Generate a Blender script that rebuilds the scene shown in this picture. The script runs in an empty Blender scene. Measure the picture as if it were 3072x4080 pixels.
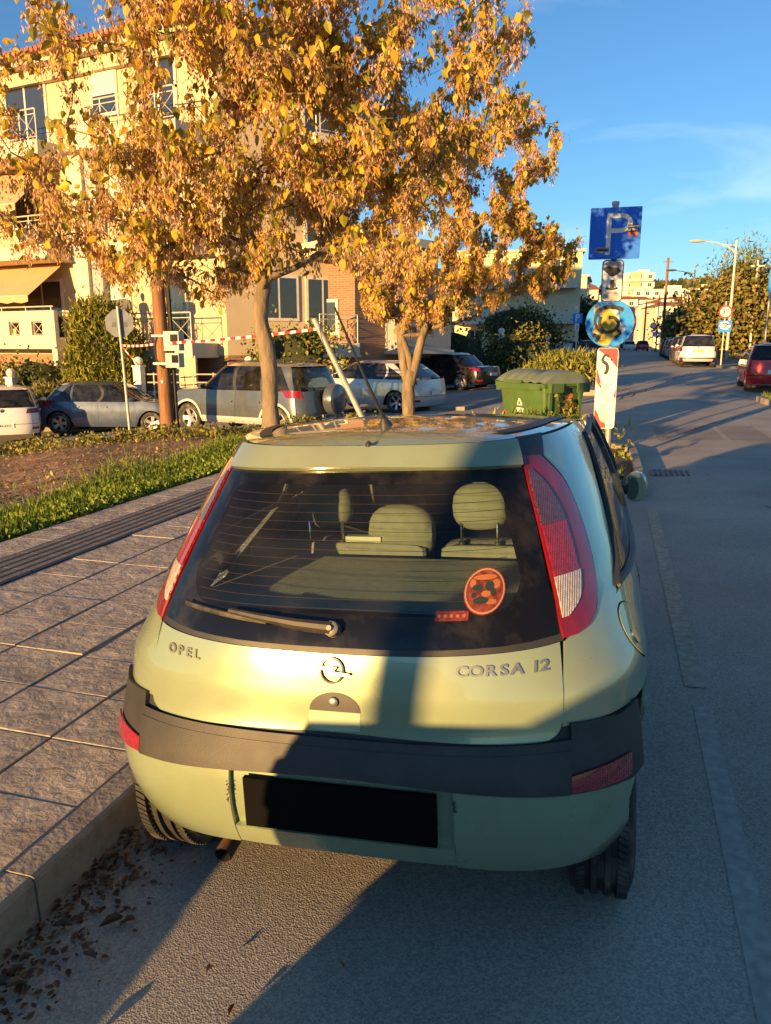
import bpy, bmesh, math, random
import numpy as np
from mathutils import Vector, Matrix
random.seed(7); rng = np.random.default_rng(7)
S = bpy.context.scene; COL = S.collection
R_ = math.radians
# ------------------------------------------------------------------ camera
cd = bpy.data.cameras.new('camera'); cam = bpy.data.objects.new('camera', cd); COL.objects.link(cam)
cd.sensor_fit = 'HORIZONTAL'; cd.sensor_width = 36; cd.lens = 36.0; cd.clip_start = .05; cd.clip_end = 6000
cam.location = (0, 0, 1.69); cam.rotation_euler = (R_(90 - 12.226), 0, R_(16.5))
S.camera = cam
# ------------------------------------------------------------------ sky, sun, exposure
SUN_EL, SUN_AZ = 6.3, 21.0            # shadows run 21 degrees to the right of the street
w = bpy.data.worlds.new('World'); S.world = w; w.use_nodes = True
nt = w.node_tree; bg = nt.nodes['Background']
sky = nt.nodes.new('ShaderNodeTexSky'); sky.sky_type = 'NISHITA'; sky.sun_disc = False
sky.sun_elevation = R_(SUN_EL); sky.sun_rotation = R_(180 + SUN_AZ); sky.air_density = 1.0; sky.dust_density = .0; sky.ozone_density = 4.0
# thin streaks of high cloud, spread over the whole sky
tcw = nt.nodes.new('ShaderNodeTexCoord'); mpw = nt.nodes.new('ShaderNodeMapping'); mpw.inputs['Scale'].default_value = (2.2, 2.2, 9); mpw.inputs['Rotation'].default_value = (.12, .18, .5)
nzw = nt.nodes.new('ShaderNodeTexNoise'); nzw.inputs['Scale'].default_value = 1.6; nzw.inputs['Detail'].default_value = 7; nzw.inputs['Distortion'].default_value = .6
mrw = nt.nodes.new('ShaderNodeMapRange'); mrw.inputs[1].default_value = .52; mrw.inputs[2].default_value = .80; mrw.inputs[4].default_value = .5
hsw = nt.nodes.new('ShaderNodeHueSaturation'); hsw.inputs['Saturation'].default_value = .45; hsw.inputs['Value'].default_value = 1.3
mxw = nt.nodes.new('ShaderNodeMix'); mxw.data_type = 'RGBA'
nt.links.new(tcw.outputs['Generated'], mpw.inputs[0]); nt.links.new(mpw.outputs[0], nzw.inputs['Vector']); nt.links.new(nzw.outputs['Fac'], mrw.inputs[0]); nt.links.new(mrw.outputs[0], mxw.inputs[0])
nt.links.new(sky.outputs[0], hsw.inputs['Color']); nt.links.new(sky.outputs[0], mxw.inputs[6]); nt.links.new(hsw.outputs[0], mxw.inputs[7])
nt.links.new(mxw.outputs[2], bg.inputs[0]); bg.inputs[1].default_value = .105
sl = bpy.data.lights.new('sun', 'SUN'); sun = bpy.data.objects.new('sun', sl); COL.objects.link(sun)
sl.energy = 5.0; sl.angle = R_(.55); sl.color = (1.0, .58, .20)
dv = Vector((math.sin(R_(SUN_AZ)) * math.cos(R_(SUN_EL)), math.cos(R_(SUN_AZ)) * math.cos(R_(SUN_EL)), -math.sin(R_(SUN_EL))))
sun.rotation_euler = dv.to_track_quat('-Z', 'Y').to_euler(); sun.location = (-20, -50, 20)
vs = S.view_settings; vs.view_transform = 'Standard'; vs.look = 'None'; vs.exposure = 1.3; vs.gamma = 1; vs.use_curve_mapping = False
S.cycles.use_denoising = True; S.cycles.max_bounces = 8; S.cycles.transparent_max_bounces = 12
S.cycles.caustics_reflective = False; S.cycles.caustics_refractive = False

# ------------------------------------------------------------------ helpers
class MB:
    """collects vertices and faces for one mesh"""
    def __init__(s): s.v = []; s.f = []; s.c = []; s.fm = []
    def add(s, vs, fs, col=None, mi=0):
        o = len(s.v); s.v.extend([tuple(map(float, a)) for a in vs]); s.f.extend([tuple(o + i for i in f) for f in fs])
        s.fm.extend([mi] * len(fs))
        if col is not None: s.c.extend([col] * len(vs))
    def box(s, c, d, rz=0, mi=0, taper=1.0):
        x, y, z = [k / 2 for k in d]; vs = []
        for sz in (-1, 1):
            t = taper if sz > 0 else 1
            for a, b in ((-1, -1), (1, -1), (1, 1), (-1, 1)):
                px, py = a * x * t, b * y * t
                vs.append((c[0] + px * math.cos(rz) - py * math.sin(rz), c[1] + px * math.sin(rz) + py * math.cos(rz), c[2] + sz * z))
        s.add(vs, [(3, 2, 1, 0), (4, 5, 6, 7), (0, 1, 5, 4), (1, 2, 6, 5), (2, 3, 7, 6), (3, 0, 4, 7)], mi=mi)
    def tube(s, pts, r, n=8, caps=True, mi=0, col=None):
        pts = [Vector(p) for p in pts]; rr = r if isinstance(r, (list, tuple)) else [r] * len(pts)
        rings = []; up = Vector((0, 0, 1)); prev = None; vs = []
        for i, p in enumerate(pts):
            d = (pts[min(i + 1, len(pts) - 1)] - pts[max(i - 1, 0)])
            d = d.normalized() if d.length > 1e-9 else Vector((0, 0, 1))
            if prev is None: a = d.cross(up if abs(d.z) < .9 else Vector((1, 0, 0))).normalized()
            else:
                a = prev - d * prev.dot(d)
                a = a.normalized() if a.length > 1e-6 else d.cross(Vector((1, .3, 0))).normalized()
            prev = a; b = d.cross(a)
            for k in range(n):
                t = 2 * math.pi * k / n; vs.append(p + (a * math.cos(t) + b * math.sin(t)) * rr[i])
        fs = []
        for i in range(len(pts) - 1):
            for k in range(n):
                k2 = (k + 1) % n; fs.append((i * n + k, i * n + k2, (i + 1) * n + k2, (i + 1) * n + k))
        if caps: fs.append(tuple(range(n - 1, -1, -1))); fs.append(tuple((len(pts) - 1) * n + k for k in range(n)))
        s.add(vs, fs, col=col, mi=mi)
    def lathe(s, prof, n=24, axis='z', c=(0, 0, 0), mi=0):
        vs = []; fs = []; m = len(prof)
        for k in range(n):
            t = 2 * math.pi * k / n; ct, st = math.cos(t), math.sin(t)
            for r, h in prof:
                if axis == 'z': q = (r * ct, r * st, h)
                elif axis == 'x': q = (h, r * ct, r * st)
                else: q = (r * st, h, r * ct)
                vs.append((c[0] + q[0], c[1] + q[1], c[2] + q[2]))
        for k in range(n):
            k2 = (k + 1) % n
            for j in range(m - 1): fs.append((k * m + j, k2 * m + j, k2 * m + j + 1, k * m + j + 1))
        s.add(vs, fs, mi=mi)
    def prism(s, poly, y0, y1, axis='y', mi=0):
        """poly is a list of 2D points (counter-clockwise); extruded along the axis"""
        n = len(poly); mk = {'y': lambda a, b, h: (a, h, b), 'z': lambda a, b, h: (a, b, h), 'x': lambda a, b, h: (h, a, b)}[axis]
        vs = [mk(a, b, y0) for a, b in poly] + [mk(a, b, y1) for a, b in poly]
        fs = [tuple(range(n)), tuple(range(2 * n - 1, n - 1, -1))] + [(i, i + n, (i + 1) % n + n, (i + 1) % n) for i in range(n)]
        s.add(vs, fs, mi=mi)
    def grid(s, G, mi=0, close=False):
        """G rows x cols x 3"""
        a, b = len(G), len(G[0]); vs = [p for r in G for p in r]
        fs = [(i * b + j, i * b + (j + 1) % b, (i + 1) * b + (j + 1) % b, (i + 1) * b + j) for i in range(a - 1) for j in range(b if close else b - 1)]
        s.add(vs, fs, mi=mi)
    def xf(s, M):
        s.v = [tuple(M @ Vector(p)) for p in s.v]; return s
    def build(s, name, mat, parent=None, smooth=True, fix=False, angle=40):
        me = bpy.data.meshes.new(name); me.from_pydata(s.v, [], s.f)
        for m in (mat if isinstance(mat, (list, tuple)) else [mat]): me.materials.append(m)
        if any(s.fm): me.polygons.foreach_set('material_index', s.fm)
        if s.c and len(s.c) == len(s.v):
            at = me.color_attributes.new('col', 'FLOAT_COLOR', 'POINT')
            at.data.foreach_set('color', [x for c in s.c for x in (c[0], c[1], c[2], 1.0)])
        if fix:
            bm = bmesh.new(); bm.from_mesh(me); bmesh.ops.recalc_face_normals(bm, faces=bm.faces); bm.to_mesh(me); bm.free()
        me.update()
        if smooth:
            me.shade_smooth()
            if smooth != 'all': me.set_sharp_from_angle(angle=R_(angle))
        o = bpy.data.objects.new(name, me); COL.objects.link(o)
        if parent is not None: o.parent = parent
        return o
def obj(name, me, parent=None, loc=None):
    o = bpy.data.objects.new(name, me); COL.objects.link(o)
    if parent is not None: o.parent = parent
    if loc is not None: o.location = loc
    return o
def tag(o, label=None, cat=None, group=None, kind=None):
    if label: o['label'] = label
    if cat: o['category'] = cat
    if group: o['group'] = group
    if kind: o['kind'] = kind
    return o
def thing(name, loc, label, cat, group=None, rz=0):
    o = bpy.data.objects.new(name, None); COL.objects.link(o); o.location = loc; o.rotation_euler = (0, 0, rz); o.empty_display_size = .2
    return tag(o, label, cat, group)
def copy_tree(o, parent=None):
    c = o.copy(); COL.objects.link(c); c.parent = parent
    for ch in list(o.children): copy_tree(ch, c)
    return c
# ------------------------------------------------------------------ materials
def _n(nt, t, **k):
    n = nt.nodes.new(t)
    for a, b in k.items(): setattr(n, a, b)
    return n
def pm(name, col, rough=.6, metal=0, var=.12, scale=6, bump=0, bscale=40, spec=.5, coat=0, dirt=None, dscale=3, damt=.5, attr=False, trans=0, emit=None, detail=6, stretch=None, sheen=0, rnd=False):
    m = bpy.data.materials.new(name); m.use_nodes = True; nt = m.node_tree; b = nt.nodes['Principled BSDF']; L = nt.links.new
    tc = _n(nt, 'ShaderNodeTexCoord'); src = tc.outputs['Object']
    if stretch:
        mp = _n(nt, 'ShaderNodeMapping'); mp.inputs['Scale'].default_value = stretch; L(src, mp.inputs[0]); src = mp.outputs[0]
    if rnd:
        oi = _n(nt, 'ShaderNodeObjectInfo'); sc = _n(nt, 'ShaderNodeVectorMath', operation='SCALE'); sc.inputs[0].default_value = (41, 23, 17); L(oi.outputs['Random'], sc.inputs['Scale'])
        ad = _n(nt, 'ShaderNodeVectorMath', operation='ADD'); L(src, ad.inputs[0]); L(sc.outputs[0], ad.inputs[1]); src = ad.outputs[0]
    no = _n(nt, 'ShaderNodeTexNoise'); no.inputs['Scale'].default_value = scale; no.inputs['Detail'].default_value = detail; L(src, no.inputs['Vector'])
    mx = _n(nt, 'ShaderNodeMix', data_type='RGBA'); L(no.outputs['Fac'], mx.inputs[0])
    c = Vector(col[:3])
    if attr:
        at = _n(nt, 'ShaderNodeAttribute', attribute_name='col')
        hs = _n(nt, 'ShaderNodeHueSaturation'); L(at.outputs['Color'], hs.inputs['Color'])
        mr = _n(nt, 'ShaderNodeMapRange'); mr.inputs[3].default_value = 1 - var; mr.inputs[4].default_value = 1 + var; L(no.outputs['Fac'], mr.inputs[0]); L(mr.outputs[0], hs.inputs['Value'])
        out = hs.outputs[0]
    else:
        ramp = _n(nt, 'ShaderNodeMapRange'); ramp.inputs[1].default_value = .3; ramp.inputs[2].default_value = .7; L(no.outputs['Fac'], ramp.inputs[0]); L(ramp.outputs[0], mx.inputs[0])
        mx.inputs[6].default_value = (*(c * (1 - var)), 1); mx.inputs[7].default_value = (*(c * (1 + var)), 1); out = mx.outputs[2]
    if dirt is not None:
        d = _n(nt, 'ShaderNodeTexNoise'); d.inputs['Scale'].default_value = dscale; d.inputs['Detail'].default_value = 10; d.inputs['Roughness'].default_value = .65; L(src, d.inputs['Vector'])
        mr = _n(nt, 'ShaderNodeMapRange'); mr.inputs[1].default_value = .48; mr.inputs[2].default_value = .68; mr.inputs[4].default_value = damt; L(d.outputs['Fac'], mr.inputs[0])
        m2 = _n(nt, 'ShaderNodeMix', data_type='RGBA'); L(mr.outputs[0], m2.inputs[0]); L(out, m2.inputs[6]); m2.inputs[7].default_value = (*dirt, 1); out = m2.outputs[2]
    L(out, b.inputs['Base Color'])
    b.inputs['Roughness'].default_value = rough; b.inputs['Metallic'].default_value = metal; b.inputs['Specular IOR Level'].default_value = spec
    b.inputs['Coat Weight'].default_value = coat; b.inputs['Coat Roughness'].default_value = .03
    if sheen: b.inputs['Sheen Weight'].default_value = sheen
    if rough > .15:
        mr = _n(nt, 'ShaderNodeMapRange'); mr.inputs[3].default_value = max(.05, rough - .1); mr.inputs[4].default_value = min(1, rough + .12); L(no.outputs['Fac'], mr.inputs[0]); L(mr.outputs[0], b.inputs['Roughness'])
    if bump:
        bn = _n(nt, 'ShaderNodeTexNoise'); bn.inputs['Scale'].default_value = bscale; bn.inputs['Detail'].default_value = 5; L(src, bn.inputs['Vector'])
        bu = _n(nt, 'ShaderNodeBump'); bu.inputs['Strength'].default_value = bump; bu.inputs['Distance'].default_value = .01; L(bn.outputs['Fac'], bu.inputs['Height']); L(bu.outputs[0], b.inputs['Normal'])
    if trans:
        t = _n(nt, 'ShaderNodeBsdfTranslucent'); L(out, t.inputs['Color']); ms = _n(nt, 'ShaderNodeMixShader'); ms.inputs[0].default_value = trans
        L(b.outputs[0], ms.inputs[1]); L(t.outputs[0], ms.inputs[2]); L(ms.outputs[0], nt.nodes['Material Output'].inputs[0])
    return m
def glassm(name, tint=(.8, .9, .86), rough=.02, dust=.06, ior=1.5):
    """thin pane: clear transmission with a mirror-like reflection and a little dust"""
    m = bpy.data.materials.new(name); m.use_nodes = True; nt = m.node_tree; L = nt.links.new; nt.nodes.remove(nt.nodes['Principled BSDF'])
    tr = _n(nt, 'ShaderNodeBsdfTransparent'); tr.inputs[0].default_value = (*tint, 1)
    gl = _n(nt, 'ShaderNodeBsdfGlossy'); gl.inputs['Roughness'].default_value = rough; gl.inputs['Color'].default_value = (.95, .97, 1, 1)
    fr = _n(nt, 'ShaderNodeFresnel'); fr.inputs['IOR'].default_value = ior
    m1 = _n(nt, 'ShaderNodeMixShader'); L(fr.outputs[0], m1.inputs[0]); L(tr.outputs[0], m1.inputs[1]); L(gl.outputs[0], m1.inputs[2])
    df = _n(nt, 'ShaderNodeBsdfDiffuse'); df.inputs[0].default_value = (.5, .47, .42, 1)
    tc = _n(nt, 'ShaderNodeTexCoord'); no = _n(nt, 'ShaderNodeTexNoise'); no.inputs['Scale'].default_value = 5; no.inputs['Detail'].default_value = 8; L(tc.outputs['Object'], no.inputs['Vector'])
    mr = _n(nt, 'ShaderNodeMapRange'); mr.inputs[1].default_value = .4; mr.inputs[2].default_value = .7; mr.inputs[3].default_value = dust * .3; mr.inputs[4].default_value = dust; L(no.outputs['Fac'], mr.inputs[0])
    m2 = _n(nt, 'ShaderNodeMixShader'); L(mr.outputs[0], m2.inputs[0]); L(m1.outputs[0], m2.inputs[1]); L(df.outputs[0], m2.inputs[2]); L(m2.outputs[0], nt.nodes['Material Output'].inputs[0])
    return m
M = {}
M['black_plastic'] = pm('black_plastic', (.03, .03, .03), .5, var=.2, bump=.05, bscale=300)
M['rubber'] = pm('rubber', (.028, .027, .026), .8, var=.25, scale=14, dirt=(.20, .17, .125), dscale=7, damt=.7, bump=.25, bscale=120)
M['dark'] = pm('dark_underbody', (.012, .012, .012), .9)
M['interior'] = pm('interior', (.045, .045, .048), .8, var=.2, bump=.1, bscale=120)
M['glass'] = glassm('car_glass', (.34, .42, .40))
M['rglass'] = glassm('rear_glass', (.70, .82, .77), dust=.03, ior=1.36)
M['chrome'] = pm('chrome', (.62, .6, .55), .16, metal=1, var=.05)
M['alloy'] = pm('alloy', (.55, .54, .52), .35, metal=.85, var=.08)
M['steel'] = pm('galvanised_steel', (.42, .42, .40), .5, metal=.55, var=.15, dirt=(.24, .22, .19), dscale=6, damt=.4)
M['red_lens'] = pm('red_lens', (.21, .006, .008), .12, coat=.8, var=.15, scale=20)
M['clear_lens'] = pm('clear_lens', (.62, .60, .56), .12, coat=.8, var=.2, scale=40)
M['amber_lens'] = pm('amber_lens', (.7, .25, .02), .15, coat=.6)
M['white_paint'] = pm('white_paint', (.72, .71, .67), .55, var=.06, dirt=(.45, .40, .32), dscale=2.5, damt=.35)
M['plate_white'] = pm('plate_white', (.72, .72, .70), .4, var=.04)
M['plate_blue'] = pm('plate_blue', (.02, .06, .35), .4)
M['ink'] = pm('ink', (.02, .02, .022), .6)
# ------------------------------------------------------------------ ground levels
def ip(v, xs, ys): return float(np.interp(v, xs, ys))
def lift(y): return ip(y, [-60, 14, 25, 40, 60, 90, 150, 200, 260, 330, 500], [0, 0, .08, .40, .55, .66, .80, 2.0, 5.2, 11, 24])
def zleft(x): return ip(x, [-80, -30, -16, -14.6, -8.3, -6, -4.65, -3, -1.6], [-3.2, -1.7, -.95, -.86, -.36, -.22, -.12, -.06, -.04])
def gnd(x, y):
    if x < -1.6: return lift(y) + zleft(x) * (1 if y < 45 else max(0, 1 - (y - 45) / 30))
    return lift(y) + .042 * (min(x, 1.9) + .65)
def vergez(x): return .07 + .055 * (max(x, -11) + 4.65)
# ---- asphalt
def asphalt(name, col, patch=(.09, .088, .085)):
    m = bpy.data.materials.new(name); m.use_nodes = True; nt = m.node_tree; b = nt.nodes['Principled BSDF']; L = nt.links.new
    tc = _n(nt, 'ShaderNodeTexCoord'); P = tc.outputs['Object']
    vo = _n(nt, 'ShaderNodeTexVoronoi'); vo.inputs['Scale'].default_value = 170; L(P, vo.inputs['Vector'])
    n1 = _n(nt, 'ShaderNodeTexNoise'); n1.inputs['Scale'].default_value = .7; n1.inputs['Detail'].default_value = 8; L(P, n1.inputs['Vector'])
    n2 = _n(nt, 'ShaderNodeTexNoise'); n2.inputs['Scale'].default_value = 90; n2.inputs['Detail'].default_value = 4; L(P, n2.inputs['Vector'])
    m1 = _n(nt, 'ShaderNodeMix', data_type='RGBA'); m1.inputs[6].default_value = (*[c * .55 for c in col], 1); m1.inputs[7].default_value = (*[c * 1.5 for c in col], 1); L(n1.outputs['Fac'], m1.inputs[0])
    cr = _n(nt, 'ShaderNodeSeparateColor'); L(vo.outputs['Color'], cr.inputs[0])
    mr = _n(nt, 'ShaderNodeMapRange'); mr.inputs[3].default_value = .75; mr.inputs[4].default_value = 1.3; L(cr.outputs[0], mr.inputs[0])
    hs = _n(nt, 'ShaderNodeHueSaturation'); L(m1.outputs[2], hs.inputs['Color']); L(mr.outputs[0], hs.inputs['Value'])
    # dark spots (chewing gum, oil)
    v2 = _n(nt, 'ShaderNodeTexVoronoi'); v2.inputs['Scale'].default_value = 2.3; L(P, v2.inputs['Vector'])
    sp = _n(nt, 'ShaderNodeMapRange'); sp.inputs[1].default_value = .028; sp.inputs[2].default_value = .045; sp.inputs[3].default_value = .75; sp.inputs[4].default_value = 0; L(v2.outputs['Distance'], sp.inputs[0])
    m3 = _n(nt, 'ShaderNodeMix', data_type='RGBA'); L(sp.outputs[0], m3.inputs[0]); L(hs.outputs[0], m3.inputs[6]); m3.inputs[7].default_value = (.018, .017, .016, 1)
    L(m3.outputs[2], b.inputs['Base Color']); b.inputs['Roughness'].default_value = .85; b.inputs['Specular IOR Level'].default_value = .3
    ad = _n(nt, 'ShaderNodeMath', operation='ADD'); L(vo.outputs['Distance'], ad.inputs[0]); L(n2.outputs['Fac'], ad.inputs[1])
    bu = _n(nt, 'ShaderNodeBump'); bu.inputs['Strength'].default_value = .45; bu.inputs['Distance'].default_value = .003; L(ad.outputs[0], bu.inputs['Height']); L(bu.outputs[0], b.inputs['Normal'])
    return m
M['asphalt'] = asphalt('asphalt', (.36, .32, .25))
M['asphalt2'] = asphalt('asphalt_patch', (.27, .24, .19))
def steps(a, b, near, far, n0=0):
    out = [a]
    while out[-1] < b:
        y = out[-1]; out.append(y + (near if -4 < y < 26 else far))
    out[-1] = b; return out
mb = MB(); ys = steps(-60, 142, 1.0, 6); xs = [-80, -60, -45, -30, -22, -16, -14.6, -12, -10, -8.3, -7, -6, -4.65, -3, -1.61, -1.59, -1, 0, 1, 1.9, 3, 4.5, 6, 9, 14, 22, 40]
mb.grid([[(x, y, gnd(x, y) - (0 if x > -1.6 or y < 400 else 0)) for x in xs] for y in ys])
mb.grid([[(x, y, lift(y) + .1) for x in (-1.6, 1, 4, 6)] for y in [141.9] + list(range(148, 430, 8))])
tag(mb.build('road', M['asphalt']), kind='structure')
M['ground'] = pm('dry_ground', (.16, .13, .075), .95, var=.3, scale=.05, dirt=(.08, .09, .03), dscale=.08, damt=.8)
mb = MB(); mb.grid([[(x, y, -4 if y < 300 else -4 + (y - 300) * .02) for x in (-3000, -400, -80, 40, 400, 3000)] for y in (-1500, -60, 300, 1000, 3500)])
tag(mb.build('ground', M['ground']), kind='structure')
# ---- road details: faded markings, cracks, patches
M['faded_yellow'] = pm('faded_yellow_paint', (.42, .355, .24), .85, var=.3, scale=25, dirt=(.36, .32, .25), dscale=16, damt=.9)
M['faded_white'] = pm('faded_white_paint', (.40, .36, .285), .85, var=.25, scale=25, dirt=(.36, .32, .25), dscale=14, damt=.95)
def strip(pts, wd, name, mat, h=.004, parent=None):
    G = []
    for i, (x, y) in enumerate(pts):
        a = pts[max(i - 1, 0)]; b = pts[min(i + 1, len(pts) - 1)]; d = Vector((b[0] - a[0], b[1] - a[1])); d.normalize()
        ww = wd[i] if isinstance(wd, list) else wd
        nx, ny = d.y * ww / 2, -d.x * ww / 2
        G.append([(x - nx, y - ny, gnd(x - nx, y - ny) + h), (x + nx, y + ny, gnd(x + nx, y + ny) + h)])
    m = MB(); m.grid(G); return m.build(name, mat, parent)
tag(strip([(.42 + .004 * k, 8.3 - .45 * k) for k in range(11)], .10, 'parking_line', M['faded_yellow']), kind='structure')
tag(strip([(.47, 3.6 - .4 * k) for k in range(12)], .08, 'lane_line', M['faded_white'], .002), kind='structure')
M['crack'] = pm('crack_tar', (.02, .02, .02), .8)
def crack(p0, p1, n, amp, wd, seed):
    r = random.Random(seed); pts = []
    for k in range(n + 1):
        t = k / n; pts.append((p0[0] + (p1[0] - p0[0]) * t + r.uniform(-amp, amp), p0[1] + (p1[1] - p0[1]) * t + r.uniform(-amp, amp) * .6))
    tag(strip(pts, [max(.002, wd * r.uniform(.2, 1.3)) for _ in pts], 'road_crack', M['crack'], .005), kind='structure')
crack((1.55, 8.4), (2.6, 2.9), 46, .05, .018, 1); crack((.9, 14.5), (3.6, 21), 40, .07, .03, 2); crack((2.4, 30), (4.1, 22), 40, .08, .04, 3)
crack((0.1, 24), (3.3, 38), 36, .1, .05, 4); crack((-.6, 19), (.6, 28), 26, .08, .03, 5); crack((1.2, 12), (2.8, 12.6), 14, .04, .015, 6)
def blot(cx, cy, rx, ry, mat, name, seed, h=.003):
    r = random.Random(seed); n = 22; m = MB(); vs = []
    for k in range(n):
        t = 2 * math.pi * k / n; q = 1 + r.uniform(-.22, .22); x, y = cx + rx * q * math.cos(t), cy + ry * q * math.sin(t); vs.append((x, y, gnd(x, y) + h))
    m.add(vs, [tuple(range(n))]); tag(m.build(name, mat), kind='structure')
blot(1.65, 6.6, .16, .06, M['crack'], 'oil_stain', 3); blot(.56, 1.1, .05, .05, M['crack'], 'oil_stain', 5)
m = MB(); m.grid([[(x, y, gnd(x, y) + .003) for x in (.75, 1.4, 2.0, 2.6)] for y in (14.2, 14.8, 15.4, 16.0, 16.6)]); tag(m.build('asphalt_patch', M['asphalt2']), kind='structure')
# ---- pavement with stamped stone tiles, tactile strip, kerb stones
M['tile'] = pm('stamped_stone_tile', (.47, .395, .30), .85, var=.22, scale=5, dirt=(.20, .165, .13), dscale=4, damt=.5, rnd=True)
def stone_relief(m, strength=1.0, dist=.02):
    nt = m.node_tree; L = nt.links.new; b = nt.nodes['Principled BSDF']; tc = _n(nt, 'ShaderNodeTexCoord'); oi = _n(nt, 'ShaderNodeObjectInfo')
    mp = _n(nt, 'ShaderNodeVectorMath', operation='ADD'); sc = _n(nt, 'ShaderNodeVectorMath', operation='SCALE'); sc.inputs['Scale'].default_value = 23
    cb = _n(nt, 'ShaderNodeCombineXYZ'); L(oi.outputs['Random'], cb.inputs[0]); L(oi.outputs['Random'], cb.inputs[1]); L(cb.outputs[0], sc.inputs[0]); L(tc.outputs['Object'], mp.inputs[0]); L(sc.outputs[0], mp.inputs[1])
    n1 = _n(nt, 'ShaderNodeTexNoise', noise_type='RIDGED_MULTIFRACTAL'); n1.inputs['Scale'].default_value = 3.2; n1.inputs['Detail'].default_value = 9; n1.inputs['Distortion'].default_value = .25; L(mp.outputs[0], n1.inputs['Vector'])
    n2 = _n(nt, 'ShaderNodeTexNoise'); n2.inputs['Scale'].default_value = 11; n2.inputs['Detail'].default_value = 10; n2.inputs['Roughness'].default_value = .62; n2.inputs['Distortion'].default_value = .3; L(mp.outputs[0], n2.inputs['Vector'])
    ad = _n(nt, 'ShaderNodeMath', operation='MULTIPLY_ADD'); ad.inputs[1].default_value = .22; L(n1.outputs['Fac'], ad.inputs[0]); L(n2.outputs['Fac'], ad.inputs[2])
    bu = _n(nt, 'ShaderNodeBump'); bu.inputs['Strength'].default_value = strength; bu.inputs['Distance'].default_value = dist; L(ad.outputs[0], bu.inputs['Height']); L(bu.outputs[0], b.inputs['Normal'])
stone_relief(M['tile'], 1.0, .024)
M['grout'] = pm('grout', (.10, .085, .07), .95, var=.3, scale=30)
M['kerb'] = pm('kerb_concrete', (.34, .29, .22), .85, var=.18, scale=9, dirt=(.13, .11, .085), dscale=7, damt=.6, bump=.5, bscale=45, rnd=True)
M['tactile'] = pm('tactile_tile', (.22, .19, .15), .85, var=.15, dirt=(.12, .10, .085), dscale=8, damt=.5, bump=.3, bscale=60, rnd=True)
ZP = .115   # pavement level at the kerb; rises gently to the verge
def pz(x): return ZP + .012 * (-1.6 - x)
mb = MB(); mb.grid([[(x, y, pz(x) - .022) for x in (-4.66, -3, -1.7)] for y in (-8, -2, 4, 10, 17.0)])
for side in (-4.66, -1.7): mb.grid([[(side, y, z) for y in (-8, 17.0)] for z in (-.4, pz(side) - .022)])
pav = tag(mb.build('pavement', M['grout']), kind='structure')
TW = .422; TL = .376
def tile_mesh(w, l, h=.02, bev=.0035):
    m = MB(); a, b = w / 2, l / 2
    vs = [(-a, -b, -h), (a, -b, -h), (a, b, -h), (-a, b, -h), (-a, -b, -bev), (a, -b, -bev), (a, b, -bev), (-a, b, -bev), (-a + bev, -b + bev, 0), (a - bev, -b + bev, 0), (a - bev, b - bev, 0), (-a + bev, b - bev, 0)]
    m.add(vs, [(0, 1, 5, 4), (1, 2, 6, 5), (2, 3, 7, 6), (3, 0, 4, 7), (4, 5, 9, 8), (5, 6, 10, 9), (6, 7, 11, 10), (7, 4, 8, 11), (8, 9, 10, 11)])
    o = m.build('tile', M['tile'], None, smooth=False); me = o.data; bpy.data.objects.remove(o); return me
cols = [-1.712 - TW / 2 - TW * k for k in range(5)]   # x centres from the kerb inward
tm = tile_mesh(TW - .007, TL - .007); nt_ = 0
for k, x in enumerate(cols):
    for j in range(-5, 31):
        y = .31 + TL * j
        o = obj('tile', tm, pav, (x, y, pz(x) + random.uniform(-.003, .002))); o.rotation_euler = (random.uniform(-.006, .006), random.uniform(-.006, .006), random.choice((0, math.pi)))
xb = cols[-1] - TW / 2; xt1 = -4.28
tm2 = tile_mesh(-(-4.64) + xt1 - .007, TL - .007)
# tactile guidance strip: ribbed tiles between xb and xt1
def tact_mesh(w, l):
    m = MB(); a, b = w / 2, l / 2; n = 5; pr = [(-a, 0)]
    for k in range(n):
        c = -a + w * (k + .5) / n; q = w / n * .3; pr += [(c - q - .012, 0), (c - q, .012), (c + q, .012), (c + q + .012, 0)]
    pr += [(a, 0)]
    m.grid([[(x, -b, z - .006) for x, z in pr], [(x, b, z - .006) for x, z in pr]]); m.grid([[(x, -b, -.02) for x, z in pr], [(x, -b, z - .006) for x, z in pr]])
    o = m.build('tactile_tile', M['tactile'], None, smooth=False); me = o.data; bpy.data.objects.remove(o); return me
tcm = tact_mesh(abs(xb - xt1) - .01, TL - .01)
for j in range(-5, 31):
    y = .31 + TL * j
    obj('tactile_tile', tcm, pav, ((xb + xt1) / 2, y, pz(xt1)))
    obj('tile', tm2, pav, ((-4.64 + xt1) / 2, y, pz(-4.5)))
# kerb stones along the parking lane
def kerb_stone(L_, w=.118, h=.30, bev=.018):
    m = MB(); pr = [(-w, -h), (-w, 0), (-bev, 0), (-bev * .3, -bev * .3), (0, -bev), (.012, -h)]
    m.prism([(a, b) for a, b in pr][::-1], -L_ / 2, L_ / 2, 'y'); m.box((0, 0, -99), (.001, .001, .001)) if False else None
    o = m.build('kerb_stone', M['kerb'], None, smooth=False); me = o.data; bpy.data.objects.remove(o); return me
kme = kerb_stone(.995)
for j in range(-7, 9):
    o = obj('kerb_stone', kme, pav, (-1.6 + random.uniform(-.004, .004), .66 + 1.0 * j + .5, ZP + random.uniform(-.004, .004))); o.rotation_euler.z = random.uniform(-.003, .003)
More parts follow.
